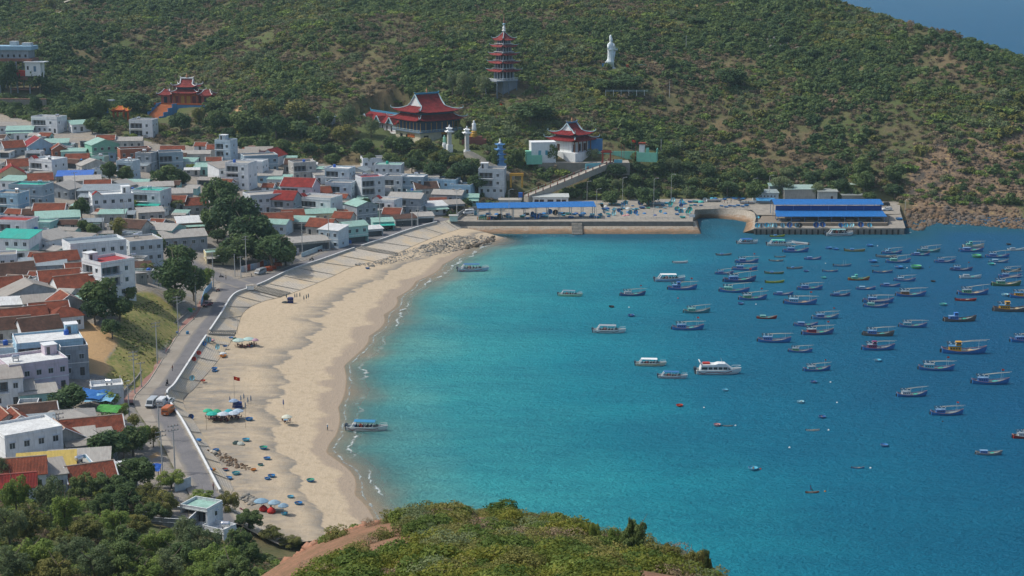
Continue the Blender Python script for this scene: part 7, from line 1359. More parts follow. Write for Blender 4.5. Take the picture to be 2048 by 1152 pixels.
for a in [(1592,505,50,'b','b','bn'),(1626,520,33,'b','b',''),(1784,508,39,'b','l','bwn'),(1797,526,48,'b','t','b'),(1841,512,36,'b','b','n'),(1858,505,45,'t','c','bn'),(1947,495,42,'c','t','bw'),(1943,504,48,'b','b','n'),(1995,516,45,'b','b','bn'),(1890,526,40,'b','b','b'),(1923,542,42,'d','b','lf'),(1998,526,38,'l','l',''),(2023,544,38,'k','c','b'),(2020,556,44,'b','b','b'),(1941,557,42,'w','w','n'),
   (1718,561,42,'o','t','wn'),(1810,563,41,'b','l','b'),(1781,574,38,'b','b',''),(1732,580,37,'b','l','n'),(1620,580,49,'b','b','bn'),(2013,572,57,'g','g','bn'),(1946,590,60,'b','g','bn'),(1681,593,38,'d','b','bn'),(1822,593,58,'b','o','bn'),(1567,591,38,'b','b',''),(1601,609,63,'b','l','bfn'),(2050,596,60,'b','y','bn'),(1757,606,58,'b','b','bn'),(1752,615,47,'b','t','b'),(2024,623,72,'k','y','lwn'),(1651,638,53,'l','b','bfn'),(1534,638,39,'r','t','n'),
   (1920,643,64,'k','b','wn'),(1826,655,53,'b','c','bn'),(1612,653,46,'b','b','n'),(1636,669,63,'p','r','bfn'),(1757,672,60,'k','b','bn'),(1549,685,64,'b','b','bn'),(1757,700,64,'b','m','bwn'),(1601,705,46,'b','g','b'),(1928,707,86,'b','y','bwn'),(2052,684,62,'b','b','bn'),(1634,742,54,'b','c','bfn'),(1873,741,68,'b','c','bfn'),(1981,768,72,'b','b','bfn'),(1824,793,60,'b','w','bn'),(1894,830,64,'b','b','bf'),(2056,876,62,'r','w','bn'),(1978,910,51,'e','b','n'),
   (1494,526,45,'b','b','bf'),(1490,541,48,'b','b','bn'),(1449,549,36,'b','b','b'),(1480,564,64,'d','b','bnf'),(1469,585,58,'b','t','bn'),(1506,600,55,'b','g','bnf'),(1365,580,57,'b','b','bwf'),(1266,592,50,'d','w','bfn'),(1394,626,52,'t','t','bn'),(1376,660,62,'b','b','bfn'),(2032,502,34,'w','w','')]: fishing(*a)
def skiff(px, py, lp, h, ops='', hd=None, label=None):
    p = U(px, py - .5, 0); L = lp/pxs(p); o = thing('rowing_boat', label or '%s open wooden boat %s' % (HNAME[h], zone(px, py)), 'boat', p, R(rng.uniform(-8, 8) if hd is None else hd), 'small open boats', L/8)
    hm = hull_mesh('S', HC[h], 8, 1.9, .5, 1.15, .85, gw='#7d8078' if h not in 'ry' else HC[h]); hl = mkobj('hull', hm[0], o); mkobj('gunwale', hm[1], hl); mkobj('deck', hm[2], o)
    for x in (-2, 0, 2): mkobj('thwart', pm('thw', lambda: (lambda q: (q.box(-.15, .15, -.85, .85, 0, .07), mesh_of(q, 'thwart', plain('#7d7360', .8)))[1])(MB())), o, (x, 0, .42))
    if 'c' in ops: mkobj('box', pm('bx', lambda: (lambda q: (q.box(-.7, .7, -.5, .5, 0, .7), q.box(-.8, .8, -.6, .6, .7, .78), mesh_of(q, 'box', plain('#4f86b8', .6)))[2])(MB())), o, (-1.2, 0, .35))
    if 'n' in ops: n_ = mkobj('net', net_m('#8f8a7a'), o, (.8, 0, .3)); n_.scale = (.7, .7, .7)
    if 'p' in ops:
        for x in (.3, 1.4): mkobj('mast', mast_m(2.6), o, (x, 0, .3))
    m_ = pm('ob', lambda: (lambda q: (q.box(-.3, 0, -.15, .15, -.4, .55), q.box(-.45, .1, -.2, .2, .5, .9), mesh_of(q, 'outboard', plain('#2f3338', .5)))[2])(MB())); mkobj('outboard', m_, o, (-4.05, 0, .3)); return o
for a in [(1553,523,28,'e','n'),(1561,515,22,'e',''),(1710,503,40,'m','c'),(1773,515,39,'e','n'),(1751,533,15,'d',''),(1685,533,36,'l','p'),(1590,538,31,'e','c'),(1549,548,37,'g','c'),(1661,544,30,'b','n'),(1766,546,39,'b','n'),(1550,566,38,'y',''),(1932,602,41,'r','n'),(1626,862,27,'w','n'),(1716,937,25,'b','n'),(1448,511,31,'e','c'),(1456,853,20,'e',''),(1555,474,30,'y','c')]: skiff(*a)
SKO = skiff(1625, 986, 27, 'o', 'n', 3, 'orange open boat with a fisherman near the headland')
for px, py, wq, c in [(1657,498,11,'B'),(1671,500,10,'B'),(1739,493,11,'B'),(1953,515,16,'G'),(2017,490,8,'N'),(1745,525,14,'B'),(1797,537,14,'B'),(1832,537,18,'G'),(1982,530,11,'T'),(1612,544,9,'D'),(1647,557,9,'T'),(1866,564,8,'N'),(2010,592,12,'L'),(1886,611,12,'T'),(1627,766,11,'D'),(1755,723,12,'C'),(1601,806,12,'L'),(1644,836,12,'D'),(1768,893,13,'B'),(1481,609,10,'D'),(1223,615,9,'N'),(1262,633,11,'D'),(1359,813,11,'R'),(1434,852,12,'P'),(1450,782,10,'C'),(1506,940,16,'C'),(1835,536,9,'G')]:
    k = tub(U(px, py, -.1), 1.22*wq/pxs(U(px, py, 0)), c, 'floating ' + zone(px, py), 0, group='basket boats afloat')
for px, py, c in [(1579,897,'white'),(1657,862,'white'),(1674,807,'white'),(1661,766,'white'),(1741,938,'white'),(1512,610,'white'),(1408,817,'white'),(1471,853,'white'),(1521,940,'red'),(1859,536,'black'),(1656,544,'white'),(1814,537,'white'),(1651,528,'white'),(1755,493,'white'),(1650,985,'orange'),(1885,845,'black'),(1258,616,'white'),(1356,598,'red'),(1990,529,'white')]:
    o = thing('buoy', c + ' mooring buoy floating ' + zone(px, py), 'buoy', U(px, py, -.2), 0, 'mooring buoys', .5); m_ = pm(('buoy', c), lambda: (lambda q: (q.lathe([(.05, 0), (.4, .12), (.5, .45), (.4, .8), (.12, .95)], 10), mesh_of(q, 'float', plain({'white': '#d8dcda', 'red': '#b03a30', 'black': '#24282c', 'orange': '#c07a2c'}[c], .5)))[1])(MB())); mkobj('float', m_, o); mkobj('ring', pm('bring', lambda: (lambda q: (q.cyl((0, 0, .9), (0, 0, 1.1), .06, n=5), mesh_of(q, 'ring', plain('#555555')))[1])(MB())), o)
# excursion boats
def speedboat(px, py, lp, label, hull='#d5dad8', canopy='#d0d5d3', stripe='#8a3040', hd=0, kind='canopy', z=0):
    p = U(px, py - 1, z); L = lp/pxs(p)/max(.55, abs(math.cos(R(hd)))); k = L/10; o = thing('speedboat', label, 'speedboat', p, R(hd), 'excursion boats', k)
    hm = hull_mesh('Y', hull, 10, 2.7, .95, 1.35, .95, 2.0, .85, 14, .9, gw='#c9cfce'); hl = mkobj('hull', hm[0], o); mkobj('gunwale', hm[1], hl); mkobj('deck', hm[2], o)
    for s in (-1, 1):
        m = MB(); pts = [(-4.6, .72), (-3.6, .28), (-2.6, .62), (-.5, .62), (1.4, .45), (2.8, .75)]; 
        for (x0, z0), (x1, z1) in zip(pts[:-1], pts[1:]): y0 = s*(1.36 if x0 < 1 else 1.32 - .3*(x0 - 1)/2); y1 = s*(1.36 if x1 < 1 else 1.32 - .3*(x1 - 1)/2); m.quad((x0, y0, z0 - .07), (x1, y1, z1 - .07), (x1, y1, z1 + .07), (x0, y0, z0 + .07))
        m.build('stripe', plain(stripe, .5), hl)
    if kind == 'canopy':
        m = MB(); m.loft([[(-3.2, -1.15, 2.35), (-3.2, 0, 2.5), (-3.2, 1.15, 2.35), (-3.2, 1.15, 2.28), (-3.2, -1.15, 2.28)], [(2.0, -1.15, 2.3), (2.0, 0, 2.45), (2.0, 1.15, 2.3), (2.0, 1.15, 2.23), (2.0, -1.15, 2.23)]]); m.build('canopy', plain(canopy, .6), o)
        for x, x2 in ((-3.9, -2.9), (-.6, -.6), (1.2, 1.9)):
            for y in (-1.1, 1.1): m = MB(); m.tube([Vector((x, y, .9)), Vector((x2, y, 2.3))], .06 if x > -3 else .14, 5); m.build('post', plain('#dfe3e2', .5), o)
        for i in range(5): m = MB(); x = -2.9 + i*.95; m.box(x, x + .18, -.95, .95, .7, 1.45); m.box(x - .35, x + .0, -.95, .95, .7, .95); m.build('seat', plain(('#2c4a66', '#34404a')[i % 2], .7), o)
        m = MB(); m.loft([[(1.6, -1.0, .95), (1.6, 1.0, .95), (1.6, 1.0, 1.05), (1.6, -1.0, 1.05)], [(2.6, -.7, .98), (2.6, .7, .98), (2.2, .7, 1.6), (2.2, -.7, 1.6)]]); m.build('windscreen', glass(), o); m = MB(); m.tube([Vector((-1.4 + .32*math.cos(a), -1.2, 1.5 + .32*math.sin(a))) for a in [i*math.pi/5 for i in range(11)]], .09, 5); m.build('lifebuoy', plain('#c4492c', .6), o)
    elif kind == 'cabin':
        m = MB(); sec = lambda x, b, z0, z1, t_: [(x, -b, z0), (x, -b*t_, z1), (x, b*t_, z1), (x, b, z0)]; ops = [(-3.9, -2.6), (-2.4, -1.5), (-1.3, -.4), (-.2, .7), (.9, 1.8), (2.0, 2.6)]
        m.loft([sec(-4.3, 1.2, .8, 1.0, .95), sec(-3.9, 1.25, .8, 2.2, .9), sec(-1, 1.25, .85, 2.25, .9), sec(-.2, 1.25, .85, 2.5, .86), sec(1.4, 1.2, .9, 2.45, .84), sec(3.0, 1.0, .95, 1.2, .9)]); cb = m.build('cabin', plain('#dadfdd', .4), o)
        for s in (-1, 1):
            for a, b in ops: m = MB(); h1 = 1.75 if b < 2 else 1.5; y = s*1.262; m.add([(a, y, 1.2), (b, y*(.99 if b < 2 else .95), 1.2), (b - (.0 if b < 2 else .4), y*.955, h1), (a, y*.955, h1 + (.2 if b > 2.2 else 0))], [(0, 1, 2, 3) if s < 0 else (3, 2, 1, 0)]); m.build('window', glass(), cb)
        m = MB(); m.loft([[(-3.6, -.45, 2.25), (-3.6, .45, 2.25), (-3.6, .45, 2.6), (-3.6, -.45, 2.6)], [(-2.0, -.5, 2.25), (-2.0, .5, 2.25), (-2.0, .5, 2.6), (-2.0, -.5, 2.6)]]); m.build('liferaft', plain('#b8382c', .6), o); m = MB(); m.tube([Vector((-3.8, -1.1, 2.0)), Vector((-4.3, -1.1, 2.9)), Vector((-4.3, 1.1, 2.9)), Vector((-3.8, 1.1, 2.0))], .13, 6); m.build('roll_bar', plain('#dadfdd', .4), o); m = MB(); m.cyl((.8, 0, 2.45), (.4, 0, 3.6), .05, .02, 5); m.build('aerial', plain('#d0d4d4'), o)
    m = MB(); pts = [Vector((2.6, -1.05, 1.0)), Vector((3.2, -.95, 1.65)), Vector((4.6, -.3, 1.85)), Vector((4.9, 0, 1.85)), Vector((4.6, .3, 1.85)), Vector((3.2, .95, 1.65)), Vector((2.6, 1.05, 1.0))]; m.tube(pts, .035, 5); m.build('bow_rail', plain('#c4c8c8', .3), o)
    for y in (-.45, .45): m_ = pm('ob2', lambda: (lambda q: (q.box(-.3, 0, -.16, .16, -.5, .6), q.loft([[(-.55, -.22, .55), (.15, -.22, .55), (.15, .22, .55), (-.55, .22, .55)], [(-.45, -.18, 1.15), (.1, -.18, 1.15), (.1, .18, 1.15), (-.45, .18, 1.15)]]), mesh_of(q, 'outboard', plain('#3a4a58', .4)))[2])(MB())); mkobj('outboard', m_, o, (-5.05, y, .35))
    return o
speedboat(1361, 527, 30, 'small open white speedboat left of the fleet', kind='open'); speedboat(1340, 563, 61, 'white and blue tour boat with long white canopy', '#9fc0d4', '#dde2e0', '#3f7fb0', 3); speedboat(1141, 593, 48, 'green-sterned white tour boat lying furthest left offshore', '#b4d4b8', '#6f8a98', '#5f9a48', -8); speedboat(1219, 666, 65, 'long low white boat with grey canopy frame', '#d8dcda', '#8f9aa0', '#30343a', -4)
speedboat(1302, 732, 61, 'white tour boat with an orange stern', '#d9d2bc', '#e0e4e2', '#c08a2c', -3); speedboat(1346, 757, 58, 'dark-bottomed speedboat with a blue canopy', '#c4ccd0', '#2f6a9c', '#a03038', -6); speedboat(1437, 748, 90, 'large white cabin cruiser with a red life raft on top', '#dadfdd', stripe='#8a2f40', hd=0, kind='cabin'); speedboat(1679, 472, 55, 'white tour boat alongside the pier', '#d5dad8', '#7fb0b0', '#3a4048', 3)
speedboat(1495, 488, 42, 'white boat with a blue canopy left of the pier', '#d5dad8', '#2f62b0', '#5a6068', 6); speedboat(1559, 492, 50, 'white boat with a turquoise canopy off the pier', '#dde2da', '#5fc0a8', '#7a8a80', -2); speedboat(1600, 489, 30, 'white speedboat with orange ring turned towards the pier', '#d5dad8', '#39424a', '#c0492c', 150, kind='open'); speedboat(947, 543, 62, 'blue and white tour boat with red stripe near the rocks', '#a8c4d8', '#3a6f9c', '#b03038', 3); speedboat(735, 861, 82, 'white tour boat with blue canopy run up to the beach', '#d8dcda', '#2f7fa8', '#7a3048', -4)
speedboat(1497, 407, 32, 'white hull hauled out on the promenade', '#b9c0c2', kind='open', z=QZ + .4, hd=-4); speedboat(1430, 403, 30, 'pale grey hull hauled out on the promenade', '#a9b2b4', kind='open', z=QZ + .4, hd=2); speedboat(1311, 409, 36, 'white and blue boat hauled out beside lamp post', '#c4d0d4', '#3a7fa8', '#3a6a98', -6, z=QZ + .4)
# ------------------------------------------------------------------ people
def person_mesh(key, top, legs, skin='#9a6f55', sit=False, hat=None):
    k = ('person', key)
    if k in PARTM: return PARTM[k]
    if ('base', sit) in PARTM: nm = PARTM[('base', sit)].copy(); return person_paint(nm, k, top, legs, skin, sit)
    if sit: J = [((0,0,.5),.13),((0,0,.85),.15),((0,0,1.0),.1),((0,-.02,1.08),.055),((0,-.03,1.2),.1),((0,-.03,1.3),.07),((.1,-.1,.5),.085),((.12,-.45,.52),.065),((.12,-.45,.08),.045),((.12,-.58,.04),.04),((-.1,-.1,.5),.085),((-.12,-.45,.52),.065),((-.12,-.45,.08),.045),((-.12,-.58,.04),.04),((.19,0,.97),.06),((.25,-.1,.72),.045),((.16,-.34,.66),.035),((-.19,0,.97),.06),((-.25,-.1,.72),.045),((-.16,-.34,.66),.035)]
    else: J = [((0,0,.92),.13),((0,0,1.2),.15),((0,0,1.4),.11),((0,0,1.48),.055),((0,-.02,1.58),.1),((0,-.02,1.69),.07),((.09,0,.86),.09),((.11,.02,.48),.065),((.11,.06,.08),.045),((.12,-.09,.04),.04),((-.09,0,.86),.09),((-.12,-.05,.48),.065),((-.12,-.02,.08),.045),((-.13,-.16,.04),.04),((.19,0,1.38),.06),((.27,.02,1.12),.045),((.24,-.12,.88),.035),((-.19,0,1.38),.06),((-.27,.02,1.12),.045),((-.24,-.1,.88),.035)]
    E = [(0,1),(1,2),(2,3),(3,4),(4,5),(0,6),(6,7),(7,8),(8,9),(0,10),(10,11),(11,12),(12,13),(2,14),(14,15),(15,16),(2,17),(17,18),(18,19)]
    me = bpy.data.meshes.new('body'); me.from_pydata([j[0] for j in J], E, []); o = bpy.data.objects.new('body', me); COL.objects.link(o); md = o.modifiers.new('skin', 'SKIN'); 
    for v, j in zip(me.skin_vertices[0].data, J): v.radius = (j[1], j[1]*.85)
    me.skin_vertices[0].data[0].use_root = True; sb = o.modifiers.new('sub', 'SUBSURF'); sb.levels = 1; sb.render_levels = 1
    dg = bpy.context.evaluated_depsgraph_get(); nm = bpy.data.meshes.new_from_object(o.evaluated_get(dg)); bpy.data.objects.remove(o); PARTM[('base', sit)] = nm.copy(); return person_paint(nm, k, top, legs, skin, sit)
def person_paint(nm, k, top, legs, skin, sit):
    nm.materials.clear(); [nm.materials.append(plain(c, .85)) for c in (top, legs, skin)]; hip = .55 if sit else .92; neck = 1.06 if sit else 1.46
    for f in nm.polygons:
        z = f.center.z; x = abs(f.center.x); y = f.center.y; f.material_index = 2 if z > neck or (x > .2 and z < (1.05 if not sit else .75) and z > (.8 if not sit else .6)) else (1 if z < hip or (sit and y < -.15) else 0)
    PARTM[k] = nm; return nm
def person(p, label, key, top, legs, rz=0, sit=False, hat=None, hair='#1c1815'):
    o = thing('person', label, 'person', p, rz, 'people'); mkobj('body', person_mesh(key, top, legs, sit=sit), o); hz_ = 1.27 if sit else 1.66
    m = MB(); 
    if hat: m.lathe([(.27, -.06), (.12, .06), (.01, .16)], 10, c=(0, -.02, hz_)); m.build('hat', plain(hat, .8), o)
    else: m.lathe([(.1, -.1), (.125, -.02), (.11, .06), (.03, .1)], 9, c=(0, .0, hz_)); m.build('hair', plain(hair, .8), o)
    return o
person(Gb(655, 861), 'person in blue top and hat standing at the water edge', 'a', '#4f8fb8', '#1f2328', 2, hat='#d8d2bc'); person(Gb(542, 1020), 'person in dark clothes beside the red bean bags', 'b', '#2a2a30', '#3a3440', .5); person(SKO.location + Vector((-.5, 0, .35)), 'fisherman in blue sitting in the orange boat', 'c', '#2f4a80', '#33383e', 1.2, True)
for px, py, a, b, lab in [(1449,406,'#a03a38','#2c3038','person in red shirt on the promenade'),(1455,408,'#c9ccc8','#2c3038','person in white shirt on the promenade'),(1462,406,'#2f343c','#3a3a40','person in black on the promenade'),(1492,408,'#3a3f48','#24282e','first person standing by the promenade railing'),(1497,409,'#554a48','#24282e','second person standing by the promenade railing')]: person(U(px, py, QZ), lab, a + b, a, b, rng.uniform(0, 6))
person(U(427, 980, 5.05), 'person walking beside the end of the sea wall', 'd', '#a87a78', '#4a3a40', 1)
# ------------------------------------------------------------------ vehicles
def wheel_set(o, xs, y, r, w=.22):
    tm = pm(('tyre', r), lambda: (lambda q: (q.cyl((0, -w/2, 0), (0, w/2, 0), r, n=14), mesh_of(q, 'wheel', plain('#1d1f21', .8)))[1])(MB())); rm_ = pm(('rim', r), lambda: (lambda q: (q.cyl((0, -w/2 - .01, 0), (0, w/2 + .01, 0), r*.58, n=10), mesh_of(q, 'rim', plain('#b4b8ba', .35)))[1])(MB()))
    for x in xs:
        for s in (-1, 1): t_ = mkobj('wheel', tm, o, (x, s*(y - w/2), r)); mkobj('rim', rm_, t_)
def vehicle(name, label, cat, p, rz, prof, Wd, col, wins, wx, r=.34):
    """prof: side outline (x,z); wins: list of window quads on the side; front at +x"""
    o = thing(name, label, cat, p, rz, 'vehicles'); n_ = len(prof); m = MB(); rings = []
    for y, k in ((-Wd/2 + .0, .94), (-Wd/2 + .12, 1), (Wd/2 - .12, 1), (Wd/2, .94)):
        zc = sum(q[1] for q in prof)/n_; rings.append([(x*(.985 if k < 1 else 1), y*(1 if z < 1.05 else .9), z) for x, z in prof])
    m.loft(rings); m.build('body', plain(col, .35, .5), o)
    for nm, q in wins:
        for s in ((-1, 1) if nm == 'side_window' else (0,)):
            m = MB()
            if s: m.add([(x, s*(Wd/2*(1 if z < 1.05 else .9) + .012), z) for x, z in q], [tuple(range(len(q))) if s < 0 else tuple(range(len(q) - 1, -1, -1))])
            else: (x0, z0), (x1, z1) = q; sg = .02 if nm == 'windscreen' else -.02; m.add([(x0 + sg, -Wd*.4, z0), (x0 + sg, Wd*.4, z0), (x1 + sg, Wd*.36, z1), (x1 + sg, -Wd*.36, z1)], [(0, 1, 2, 3)])
            m.build(nm, glass(), o)
    xf = max(q[0] for q in prof); xb = min(q[0] for q in prof)
    for s in (-1, 1): boxpart(o, 'headlight', plain('#dfe3e3', .2), xf - .06, xf + .015, s*Wd*.36 - .14, s*Wd*.36 + .14, .62, .8); boxpart(o, 'tail_light', plain('#a82a24', .3), xb - .015, xb + .06, s*Wd*.4 - .08, s*Wd*.4 + .08, .75, 1.05)
    boxpart(o, 'bumper', plain('#3a3d40', .6), xf - .1, xf + .05, -Wd*.42, Wd*.42, .32, .52); boxpart(o, 'number_plate', plain('#d8d8d0', .5), xb - .03, xb + .02, -.25, .25, .5, .64); wheel_set(o, wx, Wd/2, r); return o
VAN = [(-2.5, .35), (2.45, .35), (2.55, .8), (2.2, 1.05), (1.45, 1.95), (1.2, 2.1), (-2.35, 2.15), (-2.5, 1.9)]; VW = [('side_window', [(1.05, 1.12), (1.85, 1.12), (1.4, 1.8), (1.05, 1.8)]), ('side_window', [(-.35, 1.12), (.9, 1.12), (.9, 1.8), (-.35, 1.8)]), ('side_window', [(-2.2, 1.12), (-.5, 1.12), (-.5, 1.8), (-2.2, 1.8)]), ('windscreen', ((2.18, 1.08), (1.48, 1.93))), ('rear_window', ((-2.5, 1.2), (-2.45, 1.8)))]
CAR = [(-2.1, .3), (2.1, .3), (2.15, .7), (1.9, .9), (.95, 1.0), (.3, 1.42), (-1.0, 1.46), (-1.75, 1.05), (-2.15, .98)]; CW = [('side_window', [(-.3, 1.02), (.8, 1.02), (.25, 1.36), (-.3, 1.38)]), ('side_window', [(-1.5, 1.04), (-.42, 1.02), (-.42, 1.38), (-1.0, 1.38)]), ('windscreen', ((.95, 1.02), (.33, 1.4))), ('rear_window', ((-1.75, 1.08), (-1.05, 1.43)))]
SUV = [(-2.2, .4), (2.2, .4), (2.25, .85), (2.0, 1.08), (1.0, 1.15), (.4, 1.7), (-1.7, 1.75), (-2.2, 1.2)]; SW = [('side_window', [(-.3, 1.2), (.85, 1.18), (.35, 1.62), (-.3, 1.62)]), ('side_window', [(-1.8, 1.22), (-.45, 1.2), (-.45, 1.62), (-1.6, 1.64)]), ('windscreen', ((1.0, 1.17), (.43, 1.68))), ('rear_window', ((-2.2, 1.25), (-1.78, 1.7)))]
def road(px, py): return U(px, py, 5.03)
vehicle('van', 'silver van parked at the junction pavement', 'van', road(521, 548), R(-118), VAN, 1.95, '#8f979c', VW, (-1.5, 1.6)); vehicle('car', 'dark red car parked by the light blue fence', 'car', road(415, 612), R(-110), CAR, 1.75, '#6d2430', CW, (-1.3, 1.3))
vehicle('van', 'silver minivan facing the camera at the lower junction', 'van', road(304, 812), R(-96), VAN, 1.95, '#a9b2b6', VW, (-1.5, 1.6)); vehicle('van', 'white minivan stopped behind the orange van', 'van', road(325, 810), R(84), VAN, 1.85, '#d4d8d8', VW, (-1.5, 1.6)); vehicle('van', 'orange van driving up the lower road', 'van', road(337, 827), R(80), VAN, 1.95, '#b9642c', VW, (-1.5, 1.6)); vehicle('car', 'white car beside the sea wall next to the minivan', 'car', road(337.5, 806), R(78), CAR, 1.7, '#cfd4d6', CW, (-1.3, 1.3))
vehicle('minibus', 'white minibus parked near the harbour entrance', 'minibus', U(937, 428, 5.0), R(195), VAN, 2.0, '#d8dcdc', VW, (-1.5, 1.6)); vehicle('suv', 'white SUV parked right of the blue-roofed fish shed', 'car', U(1774, 421.5, QZ), R(185), SUV, 1.85, '#d4d8d8', SW, (-1.35, 1.35)); vehicle('suv', 'black SUV behind the blue-roofed fish shed', 'car', U(1770, 412, QZ), R(175), SUV, 1.8, '#22262c', SW, (-1.35, 1.35))
def motorbike(p, rz, label, rider=None, col='#2a2a2e'):
    o = thing('motorbike', label, 'motorbike', p, rz, 'motorbikes')
    for x in (-.62, .62): m = MB(); m.cyl((x, -.06, .29), (x, .06, .29), .29, n=14); m.build('wheel', plain('#1b1c1e', .8), o)
    m = MB(); m.loft([[(-.75, -.1, .62), (-.75, .1, .62), (-.75, .1, .78), (-.75, -.1, .78)], [(-.1, -.13, .5), (-.1, .13, .5), (-.1, .13, .76), (-.1, -.13, .76)], [(.15, -.1, .35), (.15, .1, .35), (.15, .1, .5), (.15, -.1, .5)], [(.45, -.12, .5), (.45, .12, .5), (.45, .12, .95), (.45, -.12, .95)]]); m.build('body', plain(col, .4), o); m = MB(); m.tube([Vector((.62, 0, .29)), Vector((.42, 0, 1.02))], .04, 5); m.tube([Vector((.4, -.32, 1.05)), Vector((.42, 0, 1.0)), Vector((.4, .32, 1.05))], .03, 5); m.build('fork', plain('#888c90', .4), o); boxpart(o, 'seat', plain('#1b1c1e', .7), -.7, .0, -.14, .14, .77, .86)
    if rider:
        q = person(p + Matrix.Rotation(rz, 3, 'Z') @ Vector((-.3, 0, .28)), rider[0], rider[1], rider[1], rider[2], rz + math.pi/2, True)
motorbike(road(334, 770), R(-100), 'dark motorbike riding along the straight road', ('rider in dark jacket on the straight road motorbike', '#2a2426', '#33343a')); motorbike(road(623, 521), R(200), 'motorbike riding on the upper shore road', ('rider in dark shirt on the upper shore road', '#33303a', '#24262c')); motorbike(road(443, 556), R(20), 'motorbike turning at the junction', ('rider in grey at the junction', '#5a5a62', '#2c2e34')); motorbike(road(436, 583), R(60), 'red motorbike parked by the blue fence', None, '#8a2424'); motorbike(road(503, 553), R(100), 'motorbike parked beside the silver van', None, '#444a50')
mr = random.Random(31)
for px, py in [(712,478),(718,477),(728,474),(742,470),(748,468),(771,461),(778,459),(790,455),(640,503),(668,494),(690,486),(812,449)]: motorbike(road(px, py), mr.uniform(0, 6), 'motorbike parked along the market road', None, mr.choice(['#2a2a2e', '#7a2428', '#3a4450', '#8f9498']))
for px, py in [(720,480),(734,476),(752,470),(765,466),(784,459),(805,452),(652,502),(560,536),(452,560),(388,640),(345,742)]: a = mr.choice(['#a9b0b4', '#7a3a3a', '#3a4a68', '#b9a888', '#4a4a50']); person(road(px, py), 'person in ' + {'#a9b0b4': 'grey', '#7a3a3a': 'dark red', '#3a4a68': 'navy', '#b9a888': 'beige', '#4a4a50': 'charcoal'}[a] + ' top standing beside the shore road', 'r' + a, a, '#2c2e34', mr.uniform(0, 6))
# ------------------------------------------------------------------ beach life
def umbrella(px, py, wpx, col, label, top=None):
    """py: canopy centre"""
    p0 = Gb(px, py); h = 2.35; p = p0
    for _ in range(3):
        s = pxs(p); p = Gb(px, py + h*s*.94)
    r_ = wpx/pxs(p)/2; o = thing('beach_umbrella', label, 'umbrella', p, rng.uniform(0, 1), 'open beach umbrellas'); m = MB(); m.cyl((0, 0, -.2), (0, 0, h + .35), .035, n=6); m.build('pole', plain('#b9b4a8', .6), o)
    m = MB(); n_ = 8; rim = [(r_*math.cos(2*math.pi*i/n_), r_*math.sin(2*math.pi*i/n_), h - .28) for i in range(n_)]; mid = [(r_*.5*math.cos(2*math.pi*i/n_), r_*.5*math.sin(2*math.pi*i/n_), h + .12) for i in range(n_)]; val = [(x, y, z - .16) for x, y, z in rim]; m.add(rim + mid + val + [(0, 0, h + .32)], [(i, (i+1) % n_, n_+(i+1) % n_, n_+i) for i in range(n_)] + [(n_+i, n_+(i+1) % n_, 3*n_) for i in range(n_)] + [(2*n_+i, 2*n_+(i+1) % n_, (i+1) % n_, i) for i in range(n_)]); m.build('canopy', plain(col, .8, .2), o); return p
UM = []
for px, py, wq, c, lab in [(478,679,26,'#a9c0b8','pale green umbrella left of the upper beach pair'),(497,677,26,'#a9c4bc','pale green umbrella right of the upper beach pair'),(511,679,14,'#b08f9c','small striped pink umbrella beside the upper pair'),(416,820,20,'#3fae88','green umbrella at the far left of the beach cafe'),(434,821,20,'#3f9f78','green umbrella second in the beach cafe'),(424,826,24,'#35ae9c','turquoise umbrella in the front row of the beach cafe'),(458,821,20,'#3fa0a8','teal-blue umbrella at the back of the beach cafe'),
   (447,826,26,'#b9c4cc','white umbrella in the middle of the beach cafe'),(467,825,24,'#b4c0ca','white umbrella right of the middle of the beach cafe'),(476,820,24,'#a9bccb','pale blue umbrella at the right end of the beach cafe'),(468,800,20,'#8fa3bb','single blue-grey umbrella beside the flag'),(574,832,22,'#c9cbb9','lone cream umbrella with chairs low on the beach'),(523,1000,30,'#7f9db0','left grey-blue umbrella at the beach end'),(549,1003,26,'#8aa5b4','middle grey-blue umbrella at the beach end'),(567,1009,22,'#7f9aac','right grey-blue umbrella at the beach end')]: UM.append(umbrella(px, py, wq, c, lab))
def closed_umb(px, py, label, col='#7d8794'):
    o = thing('closed_umbrella', label, 'umbrella', Gb(px, py), 0, 'closed beach umbrellas'); m = MB(); m.cyl((0, 0, -.2), (0, 0, 2.7), .035, n=6); m.build('pole', plain('#a9a49a', .6), o); m = MB(); m.lathe([(.06, 2.65), (.16, 2.2), (.2, 1.5), (.12, 1.2)], 7); m.build('cloth', plain(col, .85), o)
for px, py in [(460,812),(482,810),(488,806),(491,824),(496,814),(502,810)]: closed_umb(px, py, 'furled grey umbrella behind the beach cafe')
for px, py in [(573,602),(590,602),(594,601),(600,600),(608,606),(613,604),(617,602)]: closed_umb(px, py, 'furled dark umbrella on the upper beach', '#4f5f66')
closed_umb(567, 818, 'furled blue umbrella standing alone on the beach', '#5a6a98')
def chair_m():
    def f():
        m = MB(); m.box(-.22, .22, -.22, .22, .4, .45); m.box(-.22, .22, .18, .23, .45, .9)
        for x in (-.2, .17):
            for y in (-.2, .17): m.box(x, x + .03, y, y + .03, 0, .4)
        return mesh_of(m, 'frame', plain('#5d2f30', .6))
    return pm('chair', f)
